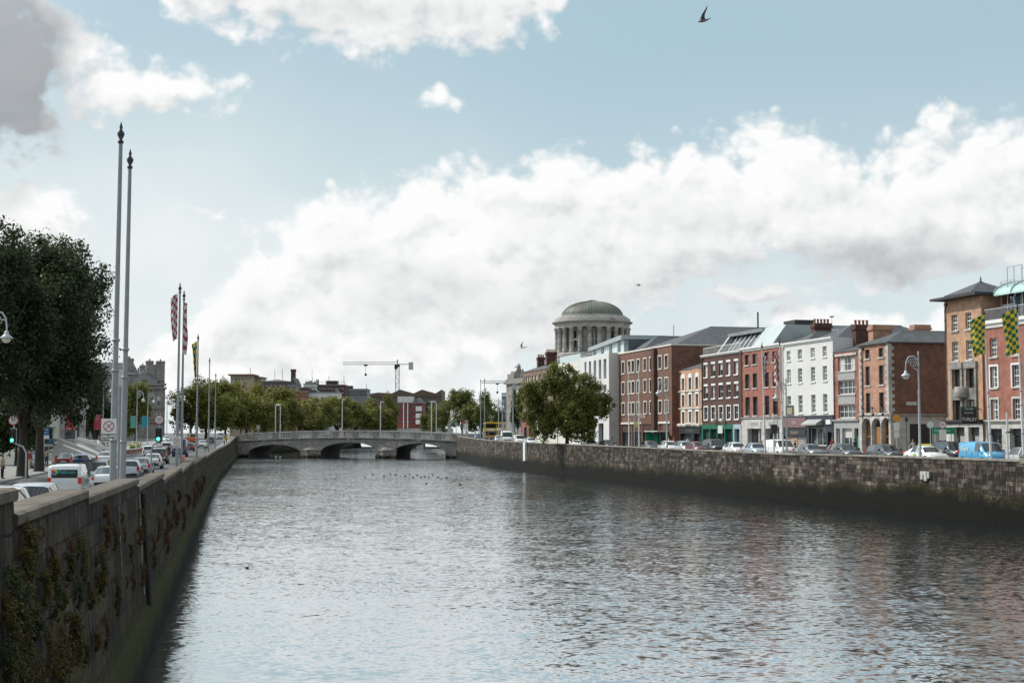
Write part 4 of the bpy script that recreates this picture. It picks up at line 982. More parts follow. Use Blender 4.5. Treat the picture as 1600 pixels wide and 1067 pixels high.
    for i in range(4): x = 1.2 + i * (L - .6) / 3.6; zt_ = H + 1.05 + .85 * x / L; mb.prism([(x, H + .25), (x + 1.3, H + .25), (x + 1.3, zt_), (x, zt_)], 2.12, 2.199, 'y', 1)
    mb.build('set_back_storey', [plain('pale_glass_panel', (.50, .60, .60), .25, var=.08), G_DARK], b.root)
    mb = MB(); mb.prism([(0, H + 1.16), (L + 1.5, H + 2.06), (L + 1.5, H + 2.75), (0, H + 1.75)], 1.6, 9.2, 'y'); mb.build('sloping_roof', ZINC, b.root)
    hp = zof(1000, 530, 222) - b.z0; mb = MB(); mb.box(L + 1.6, L + 2.5, 2.4, 17, H - 3, hp)
    for i in range(int((hp - H + 3) / .4)): mb.box(L + 2.502, L + 2.58, 2.4, 17, H - 3 + i * .4, H - 2.68 + i * .4)
    mb.build('louvred_plant_room', plain('blue_grey_cladding', (.085, .10, .115), .6, var=.1), b.root)
    # ---- lower white wing behind the tree
    b = Bld('white_wing', 'lower pale wing with a glass parapet standing between the terrace and the modern block', 872, 905.2, (874, 569), WHITEWALL, 18)
    rows_cols(b, [(875, 881), (885, 891), (895, 901)], [(585, 600), (612, 627), (638, 652)], 888, style='grid11', frame=DARKM)
    b.facade(); b.shell(); b.done(CREAM); b.flat_top()
    mb = MB(); mb.box(.3, b.L - .2, .3, .45, b.H, b.H + 1.3); mb.build('glass_parapet', plain('pale_glass_panel', (.50, .60, .60), .25, var=.08), b.root)
    # ---- georgian terrace beyond the tree
    b = Bld('georgian_terrace', 'weathered brown brick terrace with red shopfront and tall chimneys, left of the big quay tree', 816.8, 871.8, (818, 581.6), GEORG, 15)
    zg = b.z(823, 654.5)
    rows_cols(b, [(818.3, 820.8), (821.9, 824.6), (825.8, 828.6), (831.5, 834.3), (836.3, 839.4), (842, 845.4), (848, 851.6), (854.4, 858), (861, 865)], [(588, 598), (608, 624), (632.5, 651)], 823, style='sash', sill=STONE, curtain=.4)
    b.facade(z0=zg); b.shell(); b.done(GEORG)
    b.cornice(zg - .2, zg + .25, .4, LEADM, name='string_course')
    g = MB(); um = b.u(828); b.ops = [(1.6, 4.2, .6, 3.2), (5.4, 8.0, .6, 3.2), (9.5, 12, .02, 3.2)]; go = b.ops; b.facade(x1=b.L * .4, z1=zg - .004, y=-.12, rev=.3, m=0, mb=g); b.ops = []; b.facade(x0=b.L * .4, z1=zg - .004, y=-.1, rev=.3, m=1, mb=g)
    g.build('ground_floor', [plain('faded_red_paint', (.27, .085, .07), .6, var=.15), CREAM], b.root)
    for a, c, z0, z1 in go: mb = MB(); mb.quad((a, .15, z0), (c, .15, z0), (c, .15, z1), (a, .15, z1)); mb.build('shop_window', G_DARK, b.root)
    b.hip(2.6, .1, gable=True)
    b.chimney(.2, 1.3, 2.9, 4.3, b.H - .2, b.H + 3.1, DKBROWN, 4); b.chimney(b.L * .3, b.L * .3 + 1.3, 2.6, 4.6, b.H - .2, b.H + 3.7, DKBROWN, 5)
right_bank()
def downpipes():       # cast-iron rainwater pipes, each a part of its house
    for o in [q for q in bpy.data.objects if q.parent is None and q.get('category') == 'building' and q.name in ('quoined_house', 'bay_fronted_house', 'white_house', 'red_brick_house', 'dark_brick_house', 'arched_window_house', 'brick_tower_house')]:
        w = [c for c in o.children if c.name.startswith('wall')][0]; H = max(v.co.z for v in w.data.vertices) - .5; L = max(v.co.x for v in w.data.vertices)
        x = .22 if o.name != 'quoined_house' else .85; mb = MB(); mb.path([(x, -.09, 3.9), (x, -.09, H - .35), (x + .12, -.09, H)], .055, 7)
        for k in range(4): mb.lathe([(.055, 0), (.085, .01), (.085, .08), (.055, .09)], 8, (x, -.09, 4.2 + k * (H - 5) / 3.2))
        mb.box(x - .02, x + .3, -.17, -.02, H, H + .22); mb.build('downpipe', DARKM if o.name != 'white_house' else WHITEP, o)
downpipes()
# ------------------------------------------------------------------ the domed courthouse behind
def courthouse():
    Y = 400.0; c = Vector((uof(926) * Y, Y, 0)); z = lambda py: zof(926, py, Y)
    rt = thing('domed_courthouse', 'grey stone rotunda with ringed columns and green copper dome behind the brown offices', 'courthouse', (c.x, c.y, 3.9))
    o = 3.9; zb, zc0, zc1, ze, zd = z(553) - o, z(552) - o, z(514) - o, z(499.5) - o, z(470.8) - o
    stone = brick('portland_stone', (.40, .37, .34), (.47, .44, .405), (.28, .26, .24), 1.8, .7, .012, .55)
    mb = MB(); mb.lathe([(9.0, 0), (9.0, zc1 + .1)], 48, smooth=False); dr = mb.build('drum', stone, rt)
    mb = MB(); mb.lathe([(10.9, 0), (10.9, zb - 1.2), (11.1, zb - 1.1), (11.1, zb - .3), (10.8, zb), (8.9, zb)], 64, smooth=False); mb.build('podium', stone, rt)
    cb = MB(); h = zc1 - zc0; cb.lathe([(.78, 0), (.78, .3), (.62, .45), (.62, 1.0), (.60, h * .5), (.52, h - 1.0), (.60, h - .95), (.62, h - .75), (.75, h - .2)], 14); cb.box(-.8, .8, -.8, .8, h - .2, h); cm = cb.mesh('column', stone)
    for k in range(24):
        a = 2 * math.pi * (k + .5) / 24; link('column', cm, rt, (10.05 * math.cos(a), 10.05 * math.sin(a), zc0), a)
    wb = MB(); wb.box(-.05, .25, -.95, .95, 0, 4.3); wb.box(.25, .35, -1.25, -.951, 0, 4.6, 1); wb.box(.25, .35, .951, 1.25, 0, 4.6, 1); wb.box(.25, .35, -1.25, 1.25, 4.601, 4.95, 1); wb.box(.26, .3, -.06, .06, .001, 4.3, 2); wb.box(.26, .3, -.95, .95, 2.1, 2.22, 2); wm = wb.mesh('window', [G_DARK, stone, WHITEP])
    for k in range(12):
        a = 2 * math.pi * k / 12; link('window', wm, rt, (8.93 * math.cos(a), 8.93 * math.sin(a), zc0 + 1.4), a)
    mb = MB(); e = ze - zc1
    mb.lathe([(8.9, zc1 - .01), (10.55, zc1), (10.6, zc1 + e * .42), (10.75, zc1 + e * .45), (11.35, zc1 + e * .56), (11.4, zc1 + e * .66), (10.8, zc1 + e * .68), (10.7, ze), (10.3, ze + .1), (10.0, ze + .1), (9.95, ze + .55), (9.3, ze + .55), (9.25, ze + .95), (8.6, ze + .95)], 96, smooth=False)
    mb.build('entablature', stone, rt)
    m, t, b = new_mat('green_copper'); geo = t.n('ShaderNodeTexCoord').outputs['Object']
    x, y, zz = t.sep(geo); an = t.m('ARCTAN2', x, y); st = t.noise(t.xyz(t.m('MULTIPLY', an, 14), t.m('MULTIPLY', zz, .12), 0), 1.0, 4, .6, dim='2D')
    ca = t.mix(t.ramp(st, .36, .66), (.115, .132, .105), (.175, .185, .145)); ca = t.mix(t.ramp(t.noise(geo, .25, 3), .58, .75), ca, (.14, .10, .075))
    t.put(b.inputs['Base Color'], ca); b.inputs['Roughness'].default_value = .6
    mb = MB(); n = 14; r0, hd = 8.6, zd - ze - .9
    mb.lathe([(r0 * math.cos(math.pi / 2 * k / n), ze + .9 + hd * math.sin(math.pi / 2 * k / n) ** 1.0) for k in range(n)] + [(1.3, zd - .05), (1.25, zd + .25), (0, zd + .3)], 64)
    for k in range(64):
        a = 2 * math.pi * k / 64; pts = [((r0 + .05) * math.cos(math.pi / 2 * q / 8) , ze + .9 + (hd + .05) * math.sin(math.pi / 2 * q / 8)) for q in range(8)]
        mb.path([(r * math.cos(a), r * math.sin(a), q) for r, q in pts], .07, 4, 0, False)
    mb.build('dome', m, rt)
    # its riverside wing with rooftop statue
    Y = 335.0; p = at(798, 690, Y); q = at(819, 690, Y); w = thing('courthouse_wing', 'grey stone courthouse wing with rooftop statues, left of the weathered brown terrace', 'building', (p.x, p.y, 4.2), RZ + .12)
    mb = MB(); zt = zof(805, 594, Y) - 4.2; L = 26
    mb.box(-3, L, 0, 20, 0, zt - .9); mb.build('wall', GRANITE, w)
    mb = MB(); mb.box(-3.5, L, -.5, 20.4, zt - .899, zt - .3); mb.box(-3.1, L, -.1, 20, zt - .299, zt + .3); mb.build('cornice', GRANITE, w)
    zs = zof(805, 580, Y) - 4.2
    mb = MB(); mb.box(-2.8, 1.5, .2, 4.5, zt + .301, zs - .6); mb.box(-2.2, .9, .8, 3.9, zs - .599, zs); mb.build('plinth', GRANITE, w)
    mb = MB(); h = zof(805, 567.6, Y) - 4.2 - zs; mb.lathe([(.0, 0), (.62, 0), (.55, h * .3), (.42, h * .55), (.5, h * .72), (.36, h * .82), (.14, h * .85), (.16, h * .9), (.2, h * .95), (.12, h), (0, h)], 10, (-.7, 2.3, zs)); mb.path([(-.35, 2.1, zs + h * .76), (.1, 1.9, zs + h * .62), (0, 1.6, zs + h * .5)], .13, 6); mb.path([(-1.05, 2.1, zs + h * .76), (-1.5, 1.9, zs + h * .62), (-1.3, 1.6, zs + h * .5)], .13, 6); mb.build('statue', GRANITE, w)
    mb = MB(); mb.lathe([(0, 0), (.5, 0), (.45, .8), (.25, 1.6), (.3, 2.0), (0, 2.3)], 8, (3.6, 1.6, zt + .3)); mb.build('trophy', GRANITE, w)
    wb = MB(); wb.box(-1.1, 1.1, -.04, .1, 0, 4.2); wb.box(-1.4, 1.4, -.2, -.041, 4.21, 4.7, 1); wb.box(-1.4, 1.4, -.2, -.041, -.4, -.01, 1); wm = wb.mesh('window', [G_DARK, GRANITE])
    for x in (2, 8, 14, 20):
        for zz in (2.2, 9.0): link('window', wm, w, (x, -.01, zz))
courthouse()
# ------------------------------------------------------------------ bridges
def plane_u(A, D, px):       # distance along D from A to the sight column px
    u = uof(px); return (u * A.y - A.x) / (D.x - u * D.y)
BR_STONE = river_stone('bridge_stone', (.64, .60, .54), (.52, .485, .44), (.32, .295, .265), .45, 1.0, .42, moss=(.05, .045, .03), weed=(.014, .014, .009), black_z=.15, drip=.45, ampl=.5)
BR_PALE = brick('bridge_granite', (.56, .53, .49), (.62, .59, .55), (.3, .28, .26), 1.4, .6, .012, .3)
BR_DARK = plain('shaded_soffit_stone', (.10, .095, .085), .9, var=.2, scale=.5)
def stone_bridge():
    A, B = Vector((-70.8, 366.0, 0)), Vector((-13.2, 352.0, 0)); D = (B - A).normalized(); L = (B - A).length; W = 14.5
    rt = thing('stone_bridge', 'three-arched grey stone road bridge with a pale balustrade across the river', 'bridge', A, math.atan2(D.y, D.x))
    pu = lambda px: plane_u(A, D, px); Yc = lambda x: (A + D * x).y
    zz = lambda px, py: zof(px, py, Yc(pu(px)))
    hump = lambda x, e0, c, e1: (e0 * (L / 2 - x) / (L / 2) + c * x / (L / 2) if x < L / 2 else c * (L - x) / (L / 2) + e1 * (x - L / 2) / (L / 2)) + (c - (e0 + e1) / 2) * .0
    zc = zz(543, 683); top = lambda x: zc + (1 - ((x - L / 2) / (L / 2)) ** 2) * .9 - .9
    archs = [(pu(388.5), pu(470), zz(430, 694.5)), (pu(500), pu(592), zz(545, 691)), (pu(614), pu(696), zz(657, 692.5))]
    zsp = 1.05
    def intr(x):
        for a, b, c in archs:
            if a <= x <= b: return zsp + (c - zsp) * math.sqrt(max(0, 1 - ((x - (a + b) / 2) / ((b - a) / 2)) ** 2))
        return None
    xs = sorted({0, L, *[a + (b - a) * (1 - math.cos(math.pi * i / 28)) / 2 for a, b, c in archs for i in range(29)], *[L * i / 24 for i in range(25)]})
    mb = MB()
    def low(x, mid):
        for a, b, c in archs:
            if a < mid < b: return intr(min(max(x, a), b))
        return -1.0
    for x0, x1 in zip(xs, xs[1:]):
        if x1 - x0 < 1e-5: continue
        m = (x0 + x1) / 2; l0, l1 = low(x0, m), low(x1, m)
        mb.quad((x0, 0, l0), (x1, 0, l1), (x1, 0, top(x1)), (x0, 0, top(x0)), 0)
        mb.quad((x1, W, l1), (x0, W, l0), (x0, W, top(x0)), (x1, W, top(x1)), 0)
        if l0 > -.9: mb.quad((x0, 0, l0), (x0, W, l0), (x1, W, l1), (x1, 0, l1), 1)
        mb.quad((x0, 0, top(x0)), (x1, 0, top(x1)), (x1, W, top(x1)), (x0, W, top(x0)), 2)
    for a, b, c in archs:
        for x, s in ((a, 1), (b, -1)):
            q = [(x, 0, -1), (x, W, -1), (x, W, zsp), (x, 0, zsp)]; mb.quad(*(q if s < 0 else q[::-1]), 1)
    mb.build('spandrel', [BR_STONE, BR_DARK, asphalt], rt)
    for a, b, c in archs:       # voussoir ring
        vb = MB(); n = 22; P = [((a + b) / 2 - (b - a) / 2 * math.cos(math.pi * k / n), zsp + (c - zsp) * math.sin(math.pi * k / n)) for k in range(n + 1)]
        Q = [((a + b) / 2 - ((b - a) / 2 + .75) * math.cos(math.pi * k / n), zsp + (c - zsp + .6) * math.sin(math.pi * k / n)) for k in range(n + 1)]
        for k in range(n):
            p0, p1, q0, q1 = P[k], P[k + 1], Q[k], Q[k + 1]
            vb.add([(p0[0], -.09, p0[1]), (p1[0], -.09, p1[1]), (q1[0], -.09, q1[1]), (q0[0], -.09, q0[1]), (p0[0], .0, p0[1]), (p1[0], 0, p1[1]), (q1[0], -.003, q1[1]), (q0[0], -.003, q0[1])], ((0, 1, 2, 3), (0, 4, 5, 1), (3, 2, 6, 7)))
        vb.box((a + b) / 2 - .45, (a + b) / 2 + .45, -.3, -.092, c, c + 1.0)
        vb.build('arch_ring', BR_PALE if False else BR_STONE, rt)
    for x in ((archs[0][1] + archs[1][0]) / 2, (archs[1][1] + archs[2][0]) / 2):
        w = (archs[1][0] - archs[0][1]) / 2 + .2; pb = MB()
        pb.prism([(x - w, .0), (x, -2.2), (x + w, .0)], -1, 1.7, 'z'); pb.prism([(x - w - .2, .05), (x, -2.5), (x + w + .2, .05)], 1.701, 2.05, 'z')
        pb.add([(x - w, -.002, 2.051), (x, -2.2, 2.051), (x + w, -.002, 2.051), (x, -.002, 2.9)], ((0, 1, 3), (1, 2, 3)))
        pb.build('cutwater', BR_STONE, rt)
    sb = MB(); n = 24
    for i in range(n):
        x0, x1 = L * i / n, L * (i + 1) / n
        sb.add([(x, y, top(x) + dz) for x in (x0, x1) for y, dz in ((-.003, -.5), (-.35, -.3), (-.35, 0), (.45, .004))], ((0, 4, 5, 1), (1, 5, 6, 2), (2, 6, 7, 3)))
    sb.build('string_course', BR_STONE, rt)
    h = 1.75; zr_ = lambda x: top(x)
    for side, y in ((0, .05), (1, W - .4)):
        n = 11; pier = 1.5
        for i in range(n + 1):
            x = min(max(L * i / n, .8), L - .8); pb = MB(); pb.box(x - pier / 2, x + pier / 2, y - .06, y + .42, zr_(x) - .1, zr_(x) + h - .22); pb.build('pedestal', BR_STONE, rt)
        for i in range(n):
            x0, x1 = L * i / n + pier / 2 + (.8 if i == 0 else 0) * .6, L * (i + 1) / n - pier / 2 - (.8 if i == n - 1 else 0) * .6
            bb = MB(); k = int((x1 - x0) / .42); z0 = min(zr_(x0), zr_(x1)) - .05
            bb.box(x0 - .002, x1 + .002, y - .02, y + .36, z0, z0 + .32)
            for j in range(k):
                x = x0 + (j + .5) * (x1 - x0) / k; z = zr_(x)
                bb.lathe([(.10, .25), (.10, .36), (.06, .42), (.13, .72), (.07, 1.2), (.1, 1.32), (.1, h - .2)], 6, (x, y + .17, z))
            bb.build('balustrade', BR_PALE, rt)
        rb = MB(); n2 = 24
        for i in range(n2):
            x0, x1 = L * i / n2, L * (i + 1) / n2
            vs = [(x, yy, zr_(x) + dz) for x in (x0, x1) for yy, dz in ((y - .12, h - .22), (y - .12, h), (y + .48, h), (y + .48, h - .22))]
            rb.add(vs, ((0, 4, 5, 1), (1, 5, 6, 2), (2, 6, 7, 3), (3, 7, 4, 0)))
        rb.build('handrail', BR_PALE, rt)
    # the next bridge upstream, seen over this one
    Y = 600.0; p, q = at(560, 675, Y), at(706, 675, Y); r2 = thing('stone_bridge', 'distant pale bridge parapet showing beyond the three-arched bridge by the red flats', 'bridge', (p.x, Y, 0), 0)
    Lw = q.x - p.x; mb = MB(); zt = zof(640, 669, Y); zb = zof(640, 677.5, Y)
    n = 16; tp = lambda x: zt - 1.2 + 1.2 * (1 - ((x - Lw * .75) / Lw) ** 2)
    for i in range(n):
        x0, x1 = Lw * i / n, Lw * (i + 1) / n
        mb.quad((x0, 0, 2.6), (x1, 0, 2.6), (x1, 0, tp(x1)), (x0, 0, tp(x0))); mb.quad((x0, 0, tp(x0)), (x1, 0, tp(x1)), (x1, 12, tp(x1)), (x0, 12, tp(x0)))
        mb.quad((x0, 0, 2.6), (x0, 12, 2.6), (x1, 12, 2.6), (x1, 0, 2.6)); mb.quad((x1, 12, 2.6), (x0, 12, 2.6), (x0, 12, tp(x0)), (x1, 12, tp(x1)))
    for x in (Lw * .33, Lw * .66): mb.box(x - 1.5, x + 1.5, .1, 11.9, -1, 2.6)
    mb.build('parapet', BR_PALE, r2)
    mb = MB(); mb.box(0, Lw, -.3, -.003, 2.6, 3.1); mb.build('string_course', BR_STONE, r2)
stone_bridge()
# ------------------------------------------------------------------ trees
BARK = plain('bark', (.045, .038, .03), .95, var=.3, scale=2)
LEAF_DK = leafmat('dark_leaves', (.012, .022, .010), (.026, .044, .014), (.085, .11, .028))  # third, lightest tone puts sunlit highlights into the leaf colour
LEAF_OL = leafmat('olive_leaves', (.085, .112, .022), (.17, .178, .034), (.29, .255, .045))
LEAF_MD = leafmat('green_leaves', (.060, .088, .020), (.125, .15, .03), (.26, .235, .045))
def leaf_mesh(name, centers, rad, per, size, mat, seed):
    rg = np.random.default_rng(seed); C = np.repeat(np.asarray(centers, float), per, 0); Rr = np.repeat(np.asarray(rad, float), per)
    d = rg.normal(size=C.shape); d /= np.linalg.norm(d, axis=1)[:, None]
    P = C + d * (Rr * rg.random(len(C)) ** .45)[:, None]
    n = d * .6 + rg.normal(size=C.shape) * .7 + np.array([0, 0, .5]); n /= np.linalg.norm(n, axis=1)[:, None]
    t = np.cross(n, rg.normal(size=C.shape)); t /= np.linalg.norm(t, axis=1)[:, None]; b = np.cross(n, t)
    s = size * rg.uniform(.6, 1.35, len(C))[:, None]
    V = np.stack([P - t * s * .6, P + b * s * .38, P + t * s * .6, P - b * s * .38], 1).reshape(-1, 3).astype(np.float32)
    me = bpy.data.meshes.new(name); k = len(P)
    me.vertices.add(4 * k); me.vertices.foreach_set('co', V.ravel()); me.loops.add(4 * k); me.loops.foreach_set('vertex_index', np.arange(4 * k, dtype=np.int32))
    me.polygons.add(k); me.polygons.foreach_set('loop_start', np.arange(0, 4 * k, 4, dtype=np.int32)); me.polygons.foreach_set('loop_total', np.full(k, 4, np.int32))
    me.materials.append(mat); me.update(calc_edges=True); return me
def crown_clumps(seed, rx, ry, rz, zc, lobes, clumps, cr):
    rg = np.random.default_rng(seed); out = []; rad = []
    L = []
    for i in range(lobes):
        a = rg.uniform(0, 2 * math.pi); e = rg.uniform(-.75, 1); r = rg.uniform(.42, .9)
        q = math.sqrt(max(0, 1 - e * e * .8))
        L.append((rx * r * q * math.cos(a), ry * r * q * math.sin(a), zc + rz * e * .68, rg.uniform(.24, .44)))
    L.append((0, 0, zc, .44))
    for k in range(clumps):
        x, y, z, f = L[rg.integers(len(L))] if k % 4 else L[k // 4 % len(L)]
        d = rg.normal(size=3); d /= np.linalg.norm(d); u = rg.random() ** .33
        p = np.array((x + d[0] * rx * f * u, y + d[1] * ry * f * u, z + d[2] * rz * f * u))
        out.append(p); rad.append(cr * rg.uniform(.6, 1.35))
    return out, rad
def trunk_mb(h, r, rx, zc, seed, limbs=6):
    rd = random.Random(seed); mb = MB(); top = zc * .95
    mb.path([(0, 0, -.3), (0, 0, .15), (.03 * h * .2, 0, h * .5), (0, .02 * h * .3, top)], [r * 1.5, r * 1.1, r * .85, r * .4], 10)
    for i in range(limbs):
        a = 2 * math.pi * (i + rd.random() * .6) / limbs; z0 = h * rd.uniform(.75, 1.0); q = rx * rd.uniform(.45, .75); z1 = zc + rd.uniform(-.1, .5) * (zc - h)
        mb.path([(0, 0, z0), (q * .35 * math.cos(a), q * .35 * math.sin(a), z0 + (z1 - z0) * .55), (q * math.cos(a), q * math.sin(a), z1 + rd.uniform(0, 1.2))], [r * .5, r * .33, r * .1], 7)
    return mb
def tree(name, label, loc, H, rx, trunk_h, seed, leaf, size, clumps, per, cr, lobes=12, ry=None, group=None, r=None, cat='tree', zlow=None):
    t = thing(name, label, cat, loc, 0, group); zlow = trunk_h * .8 if zlow is None else zlow
    rz = (H - zlow) / 2; zc = zlow + rz
    C, Rd = crown_clumps(seed, rx, ry or rx, rz, zc, lobes, clumps, cr)
    link('crown', leaf_mesh('crown', C, Rd, per, size, leaf, seed), t)
    trunk_mb(trunk_h, r or H * .022, rx, zc, seed).build('trunk', BARK, t)
    return t
def trees():
    z = zl(100)
    def lt(px, Y, py_top, halfpx, label, seed, zlow=3.6, per=64, clumps=520):
        x = uof(px) * Y; g = zl(Y) + .1; H = zof(px, py_top, Y) - g
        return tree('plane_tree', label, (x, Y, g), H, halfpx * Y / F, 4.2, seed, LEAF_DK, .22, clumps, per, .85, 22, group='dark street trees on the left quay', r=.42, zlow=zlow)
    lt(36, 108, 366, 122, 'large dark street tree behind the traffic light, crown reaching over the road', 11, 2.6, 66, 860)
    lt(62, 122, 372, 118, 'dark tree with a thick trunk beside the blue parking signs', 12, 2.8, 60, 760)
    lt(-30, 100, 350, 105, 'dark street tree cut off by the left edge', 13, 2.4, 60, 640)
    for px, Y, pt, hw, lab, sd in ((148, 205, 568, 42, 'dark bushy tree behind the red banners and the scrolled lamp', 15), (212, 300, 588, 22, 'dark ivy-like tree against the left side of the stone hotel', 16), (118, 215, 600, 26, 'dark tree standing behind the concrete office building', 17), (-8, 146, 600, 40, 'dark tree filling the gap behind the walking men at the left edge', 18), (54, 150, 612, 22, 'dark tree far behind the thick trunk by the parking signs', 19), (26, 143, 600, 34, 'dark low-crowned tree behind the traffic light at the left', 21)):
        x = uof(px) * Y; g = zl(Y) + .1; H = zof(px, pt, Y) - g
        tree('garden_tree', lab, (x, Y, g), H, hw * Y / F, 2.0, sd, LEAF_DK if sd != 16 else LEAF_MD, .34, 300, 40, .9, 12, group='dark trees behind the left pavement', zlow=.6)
    # the row along the left quay beyond the bridge
    row = [(298, 398, 596, 24, 0), (322, 402, 587, 30, 1), (352, 418, 594, 27, 2), (385, 426, 600, 28, 0), (414, 436, 596, 27, 1), (441, 450, 605, 25, 2), (468, 470, 616, 25, 0), (497, 492, 621, 25, 1), (527, 515, 619, 26, 2), (556, 535, 622, 24, 0), (580, 555, 620, 22, 1)]
    labs = ['rounded yellow-green tree at the hotel end of the row beyond the bridge', 'tall leafy tree just right of the checked flag pole', 'broad tree behind the two slim white flagpoles', 'yellowish tree under the beige hilltop houses', 'tree behind the pair of bent lamp posts on the bridge', 'tree below the tall dark chimney', 'tree below the red brick hilltop wall', 'low olive tree under the white tower', 'olive tree below the brown flats', 'olive tree under the grey slab building', 'last olive tree of the row before the dark one']
    proto = {}
    for i, (px, Y, pt, hw, v) in enumerate(row):
        x = uof(px) * Y; g = 4.5; H = zof(px, pt, Y) - g; rx = hw * Y / F * 1.5
        if v not in proto: proto[v] = (tree('quayside_tree', labs[i], (x, Y, g), 15, 6, 2.6, 30 + v, LEAF_OL, .42, 420, 26, 1.0, 14, group='olive trees in a row beyond the bridge', zlow=.3)); proto[v].scale = (rx / 6, rx / 6, H / 15)
        else: dup(proto[v], labs[i], (x, Y, g), i * 1.3, scale=(rx / 6, rx / 6, H / 15))
    def far(px, Y, pt, hw, lab, rz, v, leaf, g=4.5):
        x = uof(px) * Y; H = zof(px, pt, Y) - g; rx = hw * Y / F
        dup(proto[v], lab, (x, Y, g), rz, 'trees around the far bridgehead', (rx / 6, rx / 6, H / 15), {LEAF_OL: leaf})
    far(603, 560, 611, 19, 'dark green tree left of the red brick flats', 1.0, 1, LEAF_MD)
    far(693, 470, 618, 25, 'green tree behind the bent street lamps at the bridge end', 2.0, 0, LEAF_MD)
    far(722, 452, 608, 30, 'broad green tree above the road signs at the bridge end', .4, 2, LEAF_MD); far(752, 440, 607, 28, 'green tree behind the two bare flagpoles', 3.0, 1, LEAF_MD)
    far(670, 505, 628, 17, 'small green tree by the red flats', 1.4, 1, LEAF_MD); far(772, 470, 622, 18, 'green tree left of the teal glass building', 4.0, 0, LEAF_MD)
    far(809, 325, 606, 13, 'narrow dark tree in front of the stone courthouse wing', 2.2, 2, LEAF_DK)
    for px, Y, pt, hw, lab in ((352, 640, 588, 22, 'dark tree on the hill under the beige houses'), (376, 650, 591, 20, 'second dark hilltop tree, right under the beige houses'), (398, 660, 596, 18, 'dark tree beside the brown hilltop hall')):
        far(px, Y, pt, hw, lab, px, 1, LEAF_DK)
    p, d = on_px('R', 886, 1.4); H = zof(890, 570, p.y) - p.z
    t = tree('plane_tree', 'big round green tree on the right quay, in front of the white modern block', (p.x, p.y, p.z + .1), H, 6.7, 2.0, 51, LEAF_MD, .27, 1050, 54, .72, 30, zlow=-.9, r=.34, ry=4.6)
trees()
